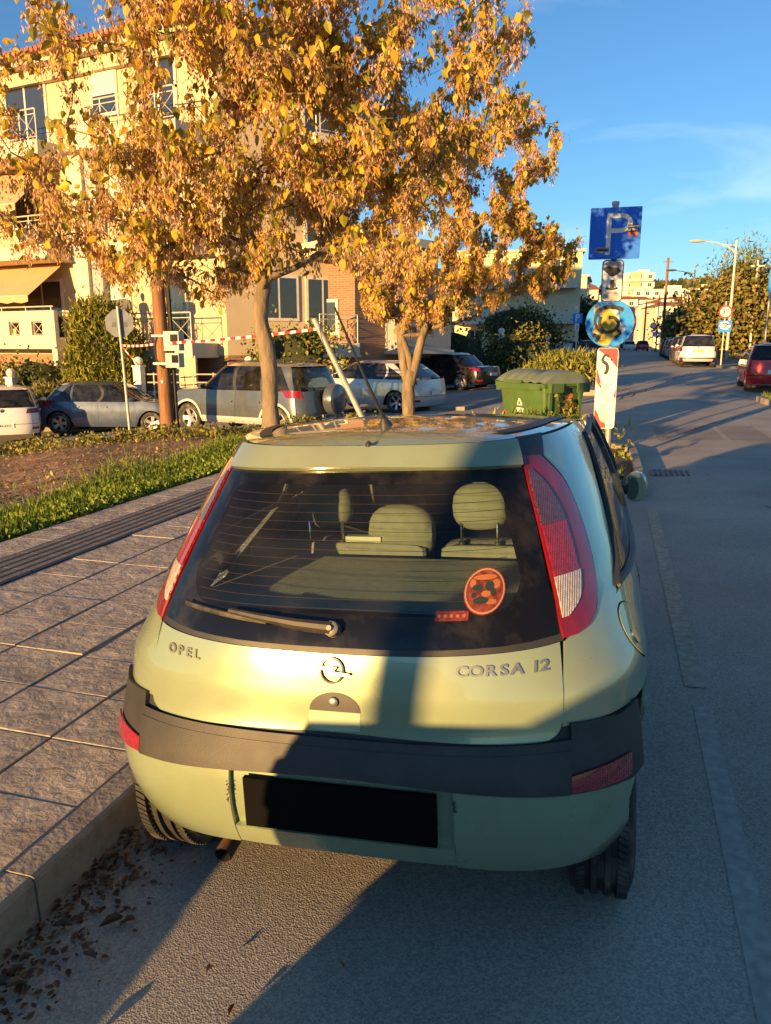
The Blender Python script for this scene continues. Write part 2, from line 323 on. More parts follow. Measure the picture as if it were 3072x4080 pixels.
# bulb of the pavement past the parked car
mb = MB(); poly = [(-1.62, 8.75), (.28, 8.75), (.42, 8.9), (.36, 12.3), (-.1, 13.1), (-1.62, 13.6)]
mb.prism(poly, -.2, ZP - .03, 'z'); isl = tag(mb.build('planting_island', pm('island_soil', (.13, .095, .06), .95, var=.3, scale=9, bump=.6, bscale=30), smooth=False, fix=True), kind='structure')
km = kerb_stone(.95)
for a, b in zip(poly[:-1], poly[1:]):
    d = Vector((b[0] - a[0], b[1] - a[1])); n = max(1, round(d.length / .95))
    for k in range(n):
        t = (k + .5) / n; o = obj('kerb_stone', km, isl, (a[0] + d.x * t, a[1] + d.y * t, .16)); o.rotation_euler.z = math.atan2(-d.x, d.y); o.scale.y = d.length / n / .955
# gutter grate
M['iron'] = pm('cast_iron', (.05, .048, .045), .6, metal=.6)
g = thing('drain_grate', (.75, 10.55, gnd(.75, 10.55) + .004), 'slotted iron drain grate set in the road by the planting island', 'drain grate')
mb = MB(); mb.box((0, 0, 0), (.5, .5, .004)); mb.build('frame', M['kerb'], g, False)
for k in range(7):
    mb = MB(); mb.box((-.2 + .066 * k, 0, .006), (.03, .42, .01)); mb.build('bar', M['iron'], g, False)
# ---- verge
M['soil'] = pm('verge_soil', (.40, .235, .12), .95, var=.35, scale=3, dirt=(.24, .18, .08), dscale=1.6, damt=.7, bump=1, bscale=9)
far = [(-30, 6.5), (-14, 10.8), (-11, 12.1), (-6.84, 14.3), (-5.2, 16.0), (-4.66, 16.9)]
fx = [p[0] for p in far]; fy = [p[1] for p in far]
mb = MB(); G = []
for i in range(60):
    t = i / 59; row = []; x = -30 + (25.34) * (t ** .6)
    for j in range(46):
        u = j / 45; y = -8 + (ip(x, fx, fy) + 8) * u
        z = vergez(x) + .05 * math.sin(x * 2.1 + y * .7) * math.sin(y * 1.3) * min(1, (-4.66 - x)) + .10 * math.exp(-((x + 7.6) ** 2 + (y - 11.5) ** 2) / 6)
        row.append((x, y, z))
    row.append((x, ip(x, fx, fy) + .5, gnd(x, 14) - .15)); G.append(row)
mb.grid(G); tag(mb.build('verge', M['soil'], fix=False), kind='structure')
def vz(x, y): return vergez(x) + .05 * math.sin(x * 2.1 + y * .7) * math.sin(y * 1.3) * min(1, (-4.66 - x)) + .10 * math.exp(-((x + 7.6) ** 2 + (y - 11.5) ** 2) / 6)
# ------------------------------------------------------------------ car shells
def hermite(xs, ys):
    xs = np.array(xs, float); ys = np.array(ys, float); d = np.diff(ys) / np.diff(xs); m = np.zeros(len(xs)); m[0], m[-1] = d[0], d[-1]
    for i in range(1, len(xs) - 1): m[i] = 0 if d[i - 1] * d[i] < 0 else (d[i - 1] + d[i]) / 2
    def f(x):
        x = min(max(x, xs[0]), xs[-1]); i = min(int(np.searchsorted(xs, x, 'right')) - 1, len(xs) - 2); h = xs[i + 1] - xs[i]; t = (x - xs[i]) / h
        return float((2 * t**3 - 3 * t**2 + 1) * ys[i] + (t**3 - 2 * t**2 + t) * h * m[i] + (-2 * t**3 + 3 * t**2) * ys[i + 1] + (t**3 - t**2) * h * m[i + 1])
    return f
def arc_table(n, D, W):
    t = np.linspace(0, math.pi / 2, 600); x = W * np.sin(t) ** (2 / n); y = D * (1 - np.cos(t) ** (2 / n))
    s = np.concatenate([[0], np.cumsum(np.hypot(np.diff(x), np.diff(y)))]); return t, s / s[-1]
class Shell:
    """closed plan curve for every height: superellipse tail (p 0..1), straight side (1..2), superellipse nose (2..3); p<0 is the left side"""
    def __init__(s, zs, W, R, F, n=3.0, D=.8, nf=2.8, Df=.8):
        s.W, s.R, s.F = hermite(zs, W), hermite(zs, R), hermite(zs, F); fn = lambda v: v if callable(v) else (lambda z: v)
        s.n, s.D, s.nf, s.Df = fn(n), fn(D), fn(nf), fn(Df)
        s.tr = arc_table(s.n(.9), s.D(.9), .8); s.tf = arc_table(s.nf(.9), s.Df(.9), .8)
    def P(s, p, z):
        a = abs(p); sg = 1 if p >= 0 else -1; W, R, F = s.W(z), s.R(z), s.F(z); n_, D_, nf_, Df_ = s.n(z), s.D(z), s.nf(z), s.Df(z)
        if a <= 1:
            t = float(np.interp(a, s.tr[1], s.tr[0])); x = W * math.sin(t) ** (2 / n_); y = R + D_ * (1 - max(math.cos(t), 0) ** (2 / n_))
        elif a <= 2: x = W; y = (R + D_) + (F - Df_ - R - D_) * (a - 1)
        else:
            t = float(np.interp(3 - min(a, 3), s.tf[1], s.tf[0])); x = W * math.sin(t) ** (2 / nf_); y = F - Df_ * (1 - max(math.cos(t), 0) ** (2 / nf_))
        return Vector((sg * x, y, z))
    def N(s, p, z):
        e = .012; a = s.P(p + e, z) - s.P(p - e, z); b = s.P(p, z + e) - s.P(p, z - e); n = a.cross(b)
        return n.normalized() if n.length > 1e-9 else Vector((0, -1, 0))
    def px(s, x, z, front=False):
        q = min(abs(x) / s.W(z), .9999); sg = 1 if x >= 0 else -1
        if front: return sg * (3 - float(np.interp(math.asin(q ** (s.nf(z) / 2)), s.tf[0], s.tf[1])))
        return sg * float(np.interp(math.asin(q ** (s.n(z) / 2)), s.tr[0], s.tr[1]))
    def py(s, y, z, side=1):
        R, F = s.R(z), s.F(z); n_, D_, nf_, Df_ = s.n(z), s.D(z), s.nf(z), s.Df(z)
        if y <= R + D_:
            c = min(max(1 - (y - R) / D_, 0), 1); return side * float(np.interp(math.acos(c ** (n_ / 2)), s.tr[0], s.tr[1]))
        if y <= F - Df_: return side * (1 + (y - R - D_) / (F - Df_ - R - D_))
        c = min(max(1 - (F - y) / Df_, 0), 1); return side * (3 - float(np.interp(math.acos(c ** (nf_ / 2)), s.tf[0], s.tf[1])))
def crspline(pts, n):
    """index-parameterised Catmull-Rom through pts, n+1 samples"""
    P = [np.array(p, float) for p in pts]; m = len(P) - 1; out = []
    for k in range(n + 1):
        u = k / n * m; i = min(int(u), m - 1); t = u - i; a = P[max(i - 1, 0)]; b = P[i]; c = P[i + 1]; d = P[min(i + 2, m)]
        out.append(.5 * ((2 * b) + (c - a) * t + (2 * a - 5 * b + 4 * c - d) * t * t + (3 * b - a - 3 * c + d) * t ** 3))
    return out
def skin(sh, PZ, off=0, skirt=.012, closed=False, edges='lrtb', dome=0):
    """PZ: rows x cols of (p,z) -> MB with folded-in edges"""
    m = MB(); a, b = len(PZ), len(PZ[0]); G = []; Nn = []
    for i, r in enumerate(PZ):
        g = []; nn = []
        for j, (p, z) in enumerate(r):
            n = sh.N(p, z); g.append(sh.P(p, z) + n * off); nn.append(n)
        G.append(g); Nn.append(nn)
    m.grid(G, close=closed)
    if skirt:
        def sk(line, nl, flip):
            lo = [q - n * skirt for q, n in zip(line, nl)]; m.grid([lo, line] if flip else [line, lo])
        if 'b' in edges: sk(G[0], Nn[0], True)
        if 't' in edges: sk(G[-1], Nn[-1], False)
        if not closed:
            if 'l' in edges: sk([r[0] for r in G], [r[0] for r in Nn], False)
            if 'r' in edges: sk([r[-1] for r in G], [r[-1] for r in Nn], True)
    return m
def ruled(sh, A, B, nu=16, nv=10, **k):
    a = crspline(A, nu); b = crspline(B, nu); return skin(sh, [[tuple(p + (q - p) * j / nv) for p, q in zip(a, b)] for j in range(nv + 1)], **k)
def columns(sh, ps, zl, zt, nv=10, **k):
    return skin(sh, [[(p, zl(p) + (zt(p) - zl(p)) * j / nv) for p in ps] for j in range(nv + 1)], **k)
def lin(a, b, n): return [a + (b - a) * i / n for i in range(n + 1)]
def disc(sh, x, z, rx, rz, off=.003, n=28, rings=3, half=False, skirt=.002):
    PZ = []
    for k in range(rings + 1):
        f = 1 - k / rings * .98; row = []
        for j in range(n if not half else n + 1):
            t = (2 * math.pi if not half else math.pi) * j / n; zz = z + rz * f * math.sin(t); row.append((sh.px(x + rx * f * math.cos(t), zz), zz))
        PZ.append(row)
    return skin(sh, PZ, off=off, skirt=skirt, closed=not half, edges='b')
# ------------------------------------------------------------------ wheels (shared by all cars)
def tyre_mb(r, w, rim, n=40, grooves=True):
    h = w / 2; pr = [(rim, -h * .85), (rim + .02, -h), (r - .05, -h * 1.03), (r - .018, -h * .9), (r - .004, -h * .72)]
    if grooves:
        for c in (-.42, 0, .42): pr += [(r, h * (c - .13)), (r - .012, h * (c - .10)), (r - .012, h * (c + .10)), (r, h * (c + .13))]
    pr += [(r - .004, h * .72), (r - .018, h * .9), (r - .05, h * 1.03), (r - .02 if False else rim + .02, h), (rim, h * .85)]
    m = MB(); m.lathe(pr, n, 'x')
    if grooves:      # cross sipes between the grooves, as raised blocks
        for k in range(n * 2):
            t = 2 * math.pi * k / (n * 2)
            for sx, ph in ((-.62, .0), (.62, .5)):
                q = 2 * math.pi * (k + ph) / (n * 2); dq = math.pi / (n * 2) * .72; x0, x1 = h * (sx - .12), h * (sx + .2 if sx > 0 else sx + .14); vs = []
                for rr in (r - .01, r + .004):
                    for xx, qq in ((x0, q - dq), (x1, q - dq + .05 * np.sign(sx)), (x1, q + dq + .05 * np.sign(sx)), (x0, q + dq)): vs.append((xx, rr * math.cos(qq), rr * math.sin(qq)))
                m.add(vs, [(4, 5, 6, 7), (0, 1, 5, 4), (1, 2, 6, 5), (2, 3, 7, 6), (3, 0, 4, 7)])
    return m
def rim_mb(r, w, spokes=5, sw=.07, dish=.03):
    """rim with its face on +x"""
    h = w / 2; m = MB(); m.lathe([(r, -h), (r, h * .75), (r - .012, h * .8), (r - .03, h * .45), (r - .035, -h)], 30, 'x')
    x = h * .55
    for k in range(spokes):
        t = 2 * math.pi * k / spokes; c, s_ = math.cos(t), math.sin(t); vs = []
        for xx, rr, hw in ((x - dish, .05, sw * .45), (x, r - .02, sw * .62)):
            for dx in (0, -.03):
                for e in (-1, 1): vs.append((xx + dx, rr * c - e * hw * s_, rr * s_ + e * hw * c))
        m.add(vs, [(0, 1, 5, 4), (2, 6, 7, 3), (0, 4, 6, 2), (1, 3, 7, 5), (4, 5, 7, 6)])
    m.lathe([(.001, x - dish + .012), (.045, x - dish + .010), (.06, x - dish - .005), (.06, x - dish - .04)], 16, 'x')
    m.lathe([(.001, -h * .2), (r - .03, -h * .2)], 24, 'x', mi=1)
    return m
_wheels = {}
def wheel(parent, pos, side, r=.30, w=.19, rim=.2, spokes=5, sw=.07, grooves=False, rim_mat=None, n=30):
    key = (r, w, rim, spokes, sw, grooves, rim_mat.name if rim_mat else None)
    if key not in _wheels:
        a = tyre_mb(r, w, rim, n, grooves).build('tyre', M['rubber'], None, 'all' if not grooves else True, fix=True); b = rim_mb(rim, w, spokes, sw).build('rim', [rim_mat or M['alloy'], M['dark']], None, True, fix=True)
        _wheels[key] = (a.data, b.data); bpy.data.objects.remove(a); bpy.data.objects.remove(b)
    e = bpy.data.objects.new('wheel', None); COL.objects.link(e); e.parent = parent; e.location = pos; e.rotation_euler = (random.uniform(0, 1), 0, 0 if side > 0 else math.pi); e.empty_display_size = .1
    obj('tyre', _wheels[key][0], e); obj('rim', _wheels[key][1], e)
# ------------------------------------------------------------------ text as mesh
def text_mb(s, size, depth=.004, bold=0, shear=0, width=1.0, align='CENTER', bevel=0):
    cu = bpy.data.curves.new('t', 'FONT'); cu.body = s; cu.size = size; cu.extrude = depth; cu.align_x = align; cu.align_y = 'CENTER'; cu.offset = bold; cu.shear = shear; cu.resolution_u = 3; cu.bevel_depth = bevel
    o = bpy.data.objects.new('t', cu); COL.objects.link(o); me = o.to_mesh(); m = MB()
    m.add([(v.co.x * width, v.co.y, v.co.z) for v in me.vertices], [tuple(p.vertices) for p in me.polygons]); o.to_mesh_clear(); bpy.data.objects.remove(o); bpy.data.curves.remove(cu); return m
def on_shell(m, sh, x0, z0, off=.004, rot=0):
    """bend a flat (x,y,z=out) mesh onto the tail of a shell"""
    c, s_ = math.cos(rot), math.sin(rot); out = []
    for a, b, d in m.v:
        x, z = x0 + a * c - b * s_, z0 + a * s_ + b * c; p = sh.px(x, z); n = sh.N(p, z); out.append(tuple(sh.P(p, z) + n * (off + d)))
    m.v = out; return m
# ------------------------------------------------------------------ the parked green hatchback
M['green_paint'] = pm('pale_green_paint', (.29, .36, .22), .27, metal=.3, var=.04, scale=3, coat=1.0, dirt=(.25, .23, .15), dscale=2.6, damt=.35)
M['bumper_strip'] = pm('grey_bumper_plastic', (.030, .029, .028), .55, var=.2, scale=8, dirt=(.075, .068, .055), dscale=4, damt=.4, bump=.12, bscale=260)
M['frit'] = pm('black_glass_border', (.006, .006, .006), .12, coat=0, spec=.35, var=.2, dirt=(.10, .09, .07), dscale=5, damt=.25)
def lens_mat(name, col, rough=.15, k=260):
    m = pm(name, col, rough, coat=.9, var=.25, scale=60); nt = m.node_tree; L = nt.links.new; tc = _n(nt, 'ShaderNodeTexCoord'); b = nt.nodes['Principled BSDF']
    w1 = _n(nt, 'ShaderNodeTexWave', bands_direction='Z'); w1.inputs['Scale'].default_value = k * .32; L(tc.outputs['Object'], w1.inputs[0])
    w2 = _n(nt, 'ShaderNodeTexWave', bands_direction='X'); w2.inputs['Scale'].default_value = k * .2; L(tc.outputs['Object'], w2.inputs[0])
    ad = _n(nt, 'ShaderNodeMath', operation='ADD'); L(w1.outputs['Fac'], ad.inputs[0]); L(w2.outputs['Fac'], ad.inputs[1])
    bu = _n(nt, 'ShaderNodeBump'); bu.inputs['Strength'].default_value = .5; bu.inputs['Distance'].default_value = .003; L(ad.outputs[0], bu.inputs['Height']); L(bu.outputs[0], b.inputs['Normal']); return m
M['lens_smoke'] = lens_mat('smoked_lens', (.10, .035, .04)); M['lens_red'] = lens_mat('ribbed_red_lens', (.30, .012, .016)); M['lens_clear'] = lens_mat('ribbed_clear_lens', (.55, .47, .38))
M['rust'] = pm('rusty_pipe', (.22, .10, .05), .75, metal=.5, var=.35, scale=20)
M['seat'] = pm('seat_fabric', (.20, .195, .165), .9, var=.1, scale=30, bump=.3, bscale=300)
M['seat_dark'] = pm('dark_seat_fabric', (.11, .11, .108), .9, var=.5, scale=26, bump=.3, bscale=300)
M['shelf'] = pm('parcel_shelf_carpet', (.30, .30, .25), .95, var=.12, scale=40, bump=.3, bscale=200)
M['line_red'] = pm('heating_wire', (.06, .022, .018), .6); M['sglass'] = glassm('side_glass', (.72, .80, .76), dust=.03)
def make_hatch():
    Z = [.28, .36, .50, .58, .70, .80, .92, 1.0, 1.1, 1.2, 1.34, 1.40, 1.44]
    sh = Shell(Z, [.775, .798, .814, .820, .824, .822, .812, .798, .762, .722, .655, .612, .58], [.085, .035, 0, .006, .045, .06, .09, .13, .205, .283, .395, .45, .50],
               [3.74, 3.8, 3.82, 3.82, 3.8, 3.75, 3.5, 3.15, 2.98, 2.8, 2.52, 2.42, 2.38], lambda z: ip(z, [.8, 1.0], [3.1, 3.4]), lambda z: ip(z, [.55, .66, .8, 1.0, 1.34, 1.44], [.60, .66, .74, 1.5, 1.5, 1.4]), 2.6, lambda z: ip(z, [.8, 1.0], [.9, .35]))
    X, Y = (lambda x, z: (sh.px(x, z), z)), (lambda y, z, s=1: (sh.py(y, z, s), z))
    t = thing('parked_hatchback', (0, 0, 0), 'pale green five-door hatchback parked at the kerb with a black number plate', 'car')
    G, B = M['green_paint'], M['black_plastic']
    # tailgate
    gate = ruled(sh, [X(-.583, .80), X(-.582, .73), X(-.562, .694), X(-.50, .684), X(-.25, .690), X(0, .697), X(.25, .690), X(.50, .684), X(.562, .694), X(.582, .73), X(.583, .80)],
                 [X(-.572, .912), X(-.545, .910), X(-.50, .908), X(-.42, .906), X(-.22, .901), X(0, .898), X(.22, .901), X(.42, .906), X(.50, .908), X(.545, .910), X(.572, .912)], 60, 18, off=.003, skirt=.02).build('tailgate', G, t)
    ruled(sh, [X(x, .912 - .014 * (1 - abs(x / .57) ** 2)) for x in (-.585, -.3, 0, .3, .585)], [X(x, .985 - .014 * (1 - abs(x / .57) ** 2)) for x in (-.578, -.3, 0, .3, .578)], 30, 3, off=-.003).build('seal', B, gate)
    sp = ruled(sh, [X(x, 1.338 - .012 * abs(x / .45) ** 2) for x in (-.452, -.3, 0, .3, .452)], [X(x, 1.392) for x in (-.43, -.3, 0, .3, .43)], 40, 8, off=.016, skirt=.03); sp.build('roof_spoiler', G, t)
    m = MB(); c = sh.P(0, 1.388); m.lathe([(.012, 0), (.009, .010), (.004, .016), (.001, .017)], 12, 'z', (0.02, c.y - .0, c.z + .012)); m.build('washer_nozzle', B, t)
    # rear window: black border ring and clear pane
    def loop(pts, n=72): return [tuple(q) for q in crspline(pts + [pts[0]], n)][:-1]
    def rr(hw0, hw1, z0, z1, rc, sag=0, n=9):
        """rounded trapezoid loop in x,z starting bottom left, counter-clockwise seen from behind"""
        pts = []
        for (cx, cz, a0) in ((-hw0 + rc, z0 + rc, 180), (hw0 - rc, z0 + rc, 270), (hw1 - rc, z1 - rc, 0), (-hw1 + rc, z1 - rc, 90)):
            for k in range(n): a = R_(a0 + 90 * k / (n - 1)); pts.append((cx + rc * math.cos(a), cz + rc * math.sin(a)))
        dense = []
        for i in range(len(pts)):
            a, b = np.array(pts[i]), np.array(pts[(i + 1) % len(pts)]); k = max(1, int(np.linalg.norm(b - a) / .05))
            for q in range(k): dense.append(tuple(a + (b - a) * q / k))
        return [(x, z - sag * (1 - (x / .6) ** 2) * max(0, (1.15 - z) / .25)) for x, z in dense]
    inner = rr(.470, .418, .995, 1.30, .075, .004); cen = np.array((0, 1.14))
    def edge_hit(x, z):
        # push an inner point outwards to the outer outline of the glass
        d = np.array((x, z)) - cen; best = 9
        for k in range(1, 400):
            s_ = 1 + k * .004; q = cen + d * s_; hw = np.interp(q[1], [.92, 1.0, 1.1, 1.2, 1.335], [.570, .553, .524, .496, .452])
            if abs(q[0]) >= hw or q[1] <= .928 - .014 * (1 - (q[0] / .57) ** 2) or q[1] >= 1.334: break
        return tuple(q)
    outer = [edge_hit(*q) for q in inner]
    PZ = [[X(*(np.array(o) + (np.array(i) - np.array(o)) * k / 4)) for o, i in zip(outer, inner)] for k in range(5)]
    win = skin(sh, PZ, off=.001, skirt=.012, closed=True, edges='b').build('rear_window', M['frit'], t)
    PZ = [[X(*(cen + (np.array(i) - cen) * f)) for i in inner] for f in (1, .85, .7, .5, .3, .12, .01)]
    skin(sh, PZ, off=.0005, skirt=0, closed=True).build('pane', M['rglass'], win)
    m = MB()
    for k in range(13):
        z = 1.005 + .0225 * k; hw = .455 - (z - 1.0) * .17
        for j in range(24):
            q = skin(sh, [[X(-hw + 2 * hw * j / 24, z + e), X(-hw + 2 * hw * (j + 1) / 24, z + e)] for e in (0, .0011)], off=-.004, skirt=0); m.add(q.v, q.f)
    m.build('heating_wire', M['line_red'], win)
    m = MB(); m.box((.01, .40, 1.312), (.27, .02, .026)); m.build('brake_light', lens_mat('third_brake_lens', (.55, .40, .16), k=260), win)
    # stickers
    st = disc(sh, .381, 1.046, .0525, .0525, .003).build('sticker', pm('red_sticker', (.16, .015, .012), .4, var=.3, scale=40), win)
    disc(sh, .381, 1.046, .050, .050, .0035).build('ring', pm('cream_ring', (.32, .20, .11), .4), st); disc(sh, .381, 1.046, .046, .046, .004).build('field', pm('orange_field', (.15, .03, .015), .4, var=.6, scale=60), st)
    M['blobdark'] = pm('dark_print', (.02, .03, .03), .4)
    for (dx, dz, a, b) in ((-.018, .008, .014, .007), (.012, .010, .012, .011), (-.008, -.020, .020, .008), (.022, -.004, .006, .009), (-.026, -.008, .007, .006)): disc(sh, .381 + dx, 1.046 + dz, a, b, .0048, 10, 2).build('print', M['blobdark'], st)
    for (dx, dz, a, b) in ((.0, .030, .030, .006), (.028, .014, .010, .010), (.004, -.006, .012, .007), (-.03, .018, .008, .010), (.018, -.024, .014, .006)): disc(sh, .381 + dx, 1.046 + dz, a, b, .0046, 10, 2).build('print', pm('orange_print', (.30, .11, .035), .4) if 'orange_print' not in bpy.data.materials else bpy.data.materials['orange_print'], st)
    s2 = ruled(sh, [X(.262, .984), X(.345, .984)], [X(.262, 1.006), X(.345, 1.006)], 8, 3, off=.003).build('sticker', pm('red_strip_sticker', (.14, .02, .015), .4, var=.6, scale=70), win)
    for k in range(5): disc(sh, .272 + .0155 * k, .995, .005, .004, .004, 8, 2).build('print', bpy.data.materials['orange_print'], s2)
    # wiper
    wm = pm('wiper_metal', (.045, .04, .032), .5, metal=.2, var=.3, scale=30)
    def q(x, z, o): p = sh.px(x, z); return sh.P(p, z) + sh.N(p, z) * o
    m = MB(); m.tube([q(-.005, .958, .028), q(-.10, .963, .036), q(-.20, .972, .034), q(-.30, .981, .026)], [.017, .014, .011, .008], 8); w_ = m.build('wiper', wm, t)
    m = MB(); m.tube([q(-.19 - .27 * k / 8, .966 + .016 * k / 8, .016) for k in range(9)], .008, 6); m.build('blade', M['rubber'], w_)
    m = MB(); c = q(-.005, .957, .0); n = sh.N(0, .957); m.tube([c, c + n * .03, c + n * .036], [.022, .020, .012], 14); m.tube([c + n * .034, c + n * .046], [.009, .007], 10); m.build('pivot', pm('pivot_cap', (.22, .20, .17), .4, metal=.4), w_)
    # badges
    em = M['badge'] = pm('badge_chrome', (.38, .35, .28), .3, metal=.8, var=.1)
    m = MB(); vs = []; n_ = 36
    for rr_, d in ((.0335, 0), (.0335, .006), (.0285, .007), (.0285, 0)): vs.append([(rr_ * math.cos(2 * math.pi * k / n_), rr_ * math.sin(2 * math.pi * k / n_), d) for k in range(n_)])
    m.grid(vs, close=True); bolt = [(-.049, .0065), (-.049, .0), (-.004, .0005), (-.014, -.0125), (.049, -.0065), (.049, -.0005), (.006, -.001), (.014, .0105)]
    # lightning bar as two overlapping wedges
    for poly in ([(-.050, .0035), (-.050, .0105), (.016, .0105), (-.002, .001)], [(.050, -.0035), (.050, -.0105), (-.016, -.0105), (.002, -.001)], [(-.016, -.0105), (.004, -.0045), (.016, .0105), (-.004, .0045)]):
        mm = MB(); mm.prism(poly, .004, .011, 'z'); m.add(mm.v, mm.f)
    on_shell(m, sh, -.003, .858, .0055, R_(-1)).build('emblem', em, gate, True, fix=True)
    for word, x0, z0, sz, adv, wd in (('OPEL', -.503, .862, .034, (.034, .031, .029, .0), 1.12), ('CORSA 12', .334, .866, .036, (.0345, .0355, .033, .0315, .020, .024, .022, .0), 1.30)):
        xx = x0
        for ch, ad_ in zip(word, adv):
            if ch != ' ': on_shell(text_mb(ch, sz, .002, .0008, .0, wd), sh, xx, z0, .006, 0).build('letter', em, gate, False)
            xx += ad_
    # lock and grip recess, the recess shade painted as a flat black half-disc
    disc(sh, .004, .752, .070, .050, .0046, 24, 3, half=True, skirt=0).build('grip_recess_shade', B, gate)
    m = MB(); c = q(.002, .778, .0); n = sh.N(0, .778); m.tube([c, c + n * .012, c + n * .014], [.0145, .0125, .009], 14); m.build('lock', em, gate)
    ruled(sh, [X(-.064, .703), X(0, .700), X(.072, .703)], [X(-.068, .751), X(0, .7505), X(.074, .751)], 12, 5, off=.0042, skirt=.001).build('grip_scoop', pm('pale_green_paint_lit', (.38, .46, .28), .4, coat=.4, var=.04), gate)  # paler green paints in the light caught by the upturned scoop
    # bumper: grey strip on top, painted lower part with a recess for the plate
    SB = lambda x: .560 + .030 * max(0, 1 - (x / .55) ** 2); ST = lambda x: .683 if abs(x) < .56 else .70
    xs_ = [-.60, -.45, -.2, 0, .2, .45, .60]
    st = ruled(sh, [X(x, SB(x)) for x in xs_], [X(x, .660) for x in xs_], 40, 6, off=.020, skirt=.05).build('bumper_strip', M['bumper_strip'], t)
    ruled(sh, [(p, z) for p, z in [X(x, .658) for x in xs_]], [X(x, .684) for x in xs_], 40, 3, off=.0175, skirt=0).build('ledge', M['bumper_strip'], st)
    ruled(sh, [X(x, .655) for x in xs_], [X(x, .712) for x in xs_], 40, 4, off=-.002, skirt=0).build('bumper_shelf', M['bumper_strip'], st)
    for s in (-1, 1):
        A, Bq = [X(s * .545, .66), X(s * .612, .66)], [X(s * .545, .77), X(s * .612, .77)]
        (ruled(sh, A, Bq, 4, 4, off=-.002, skirt=0) if s > 0 else ruled(sh, A[::-1], Bq[::-1], 4, 4, off=-.002, skirt=0)).build('bumper_shelf', M['bumper_strip'], st)
        A = [X(s * .60, .558), X(s * .72, .548), Y(.23, .54, s), Y(.30, .545, s)]; Bq = [X(s * .60, .722), X(s * .70, .712), Y(.25, .708, s), Y(.33, .718, s)]
        (ruled(sh, A, Bq, 20, 8, off=.012, skirt=.04) if s > 0 else ruled(sh, A[::-1], Bq[::-1], 20, 8, off=.012, skirt=.04)).build('bumper_corner', M['bumper_strip'], st)
        A = [X(s * .598, .566), X(s * .66, .560), X(s * .742, .560)]; Bq = [X(s * .598, .602), X(s * .66, .607), X(s * .742, .612)]
        (ruled(sh, A, Bq, 12, 5, off=.022, skirt=.006) if s > 0 else ruled(sh, A[::-1], Bq[::-1], 12, 5, off=.022, skirt=.006)).build('fog_lamp', M['lens_red'], st)
        lo = lambda x: .352 - .045 * (abs(x) / .7) ** 2
        x0 = .318 if s > 0 else -.292
        A = [X(x0, lo(x0)), X(s * .45, .325), X(s * .6, .305), X(s * .74, .290), Y(.245, .29, s)]
        Bq = [X(x0, SB(x0) - .002), X(s * .45, SB(.45) - .002), X(s * .6, .557), X(s * .73, .546), Y(.25, .538, s)]
        bp = (ruled(sh, A, Bq, 26, 12, off=.010, skirt=.03) if s > 0 else ruled(sh, A[::-1], Bq[::-1], 26, 12, off=.010, skirt=.03)).build('bumper', G, t)
    ruled(sh, [X(-.292, .350), X(0, .352), X(.318, .350)], [X(-.292, .588), X(0, .592), X(.318, .588)], 20, 8, off=-.008, skirt=.02).build('plate_recess', G, t)
    ruled(sh, [X(-.292, .346), X(0, .350), X(.318, .346)], [X(-.292, .408), X(0, .412), X(.318, .408)], 20, 4, off=.008, skirt=.02).build('bumper_lip', G, t)
    m = MB(); m.box((.016, -.004, .500), (.524, .016, .142)); m.build('number_plate', pm('blank_black_plate', (.004, .004, .004), .9, var=.05, spec=.1), t, False)
    scm = pm('bare_scrape', (.05, .045, .04), .8, var=.5, scale=60)
    r = random.Random(4)
    for k in range(14):
        for x, z in ((-.296 + r.uniform(-.004, .005), .548 - .0048 * k), (.322 + r.uniform(-.004, .003), .555 - .002 * k)):
            disc(sh, x, z, r.uniform(.0015, .004), r.uniform(.001, .003), .0125, 7, 1, skirt=0).build('scrape', scm, t)
    # tail lamps, quarter panels, doors
    for s in (-1, 1):
        inn = [(.582, .918), (.566, .98), (.545, 1.06), (.520, 1.14), (.497, 1.21), (.474, 1.28), (.461, 1.325), (.452, 1.352)]
        out = [(.615, .918), (.655, .935), (.668, .985), (.655, 1.06), (.634, 1.13), (.604, 1.205), (.566, 1.275), (.50, 1.347)]
        A = [X(s * x, z) for x, z in inn]; Bq = [X(s * x, z) for x, z in out]
        lamp = (ruled(sh, A, Bq, 28, 12, off=.004, skirt=.02) if s < 0 else ruled(sh, A[::-1], Bq[::-1], 28, 12, off=.004, skirt=.02)).build('tail_light', M['red_lens'], t)
        for nm, z0, z1, mt, o1 in (('smoked_lens', 1.175, 1.315, 'lens_smoke', .60), ('red_lens', 1.055, 1.173, 'lens_red', .60), ('clear_lens', .962, 1.053, 'lens_clear', .64)):
            zz = lin(z0, z1, 4); iz = [v[1] for v in inn]; ix = [v[0] for v in inn]; oz = [v[1] for v in out]; ox = [v[0] for v in out]
            a = [(float(np.interp(z, iz, ix)) + .006) for z in zz]; b = [float(np.interp(z, oz, ox)) for z in zz]; f = [o1] * 5
            if nm == 'clear_lens': f = [.18, .46, .58, .62, .63]
            if nm == 'smoked_lens': f = [.60, .58, .52, .42, .16]
            A = [X(s * u, z) for u, z in zip(a, zz)]; Bq = [X(s * (u + (v - u) * k), z) for u, v, k, z in zip(a, b, f, zz)]
            (ruled(sh, A, Bq, 16, 10, off=.0075, skirt=.004) if s < 0 else ruled(sh, A[::-1], Bq[::-1], 16, 10, off=.0075, skirt=.004)).build(nm, M[mt], lamp)
        # quarter panel below the lamp, with the wheel arch
        AXY, AR = .55, .345
        def zl(y):
            if abs(y - AXY) < AR: return max(.30 if y > AXY else .715, .29 + math.sqrt(max(AR ** 2 - (y - AXY) ** 2, 0)))
            return .715 if y < AXY else .25
        def qcol(p):
            return sh.P(p, .8).y
        p0 = min(sh.px(.594, .73), sh.px(.586, .91)); p1 = sh.py(.98, .8); ps = lin(p0, p1, 44)
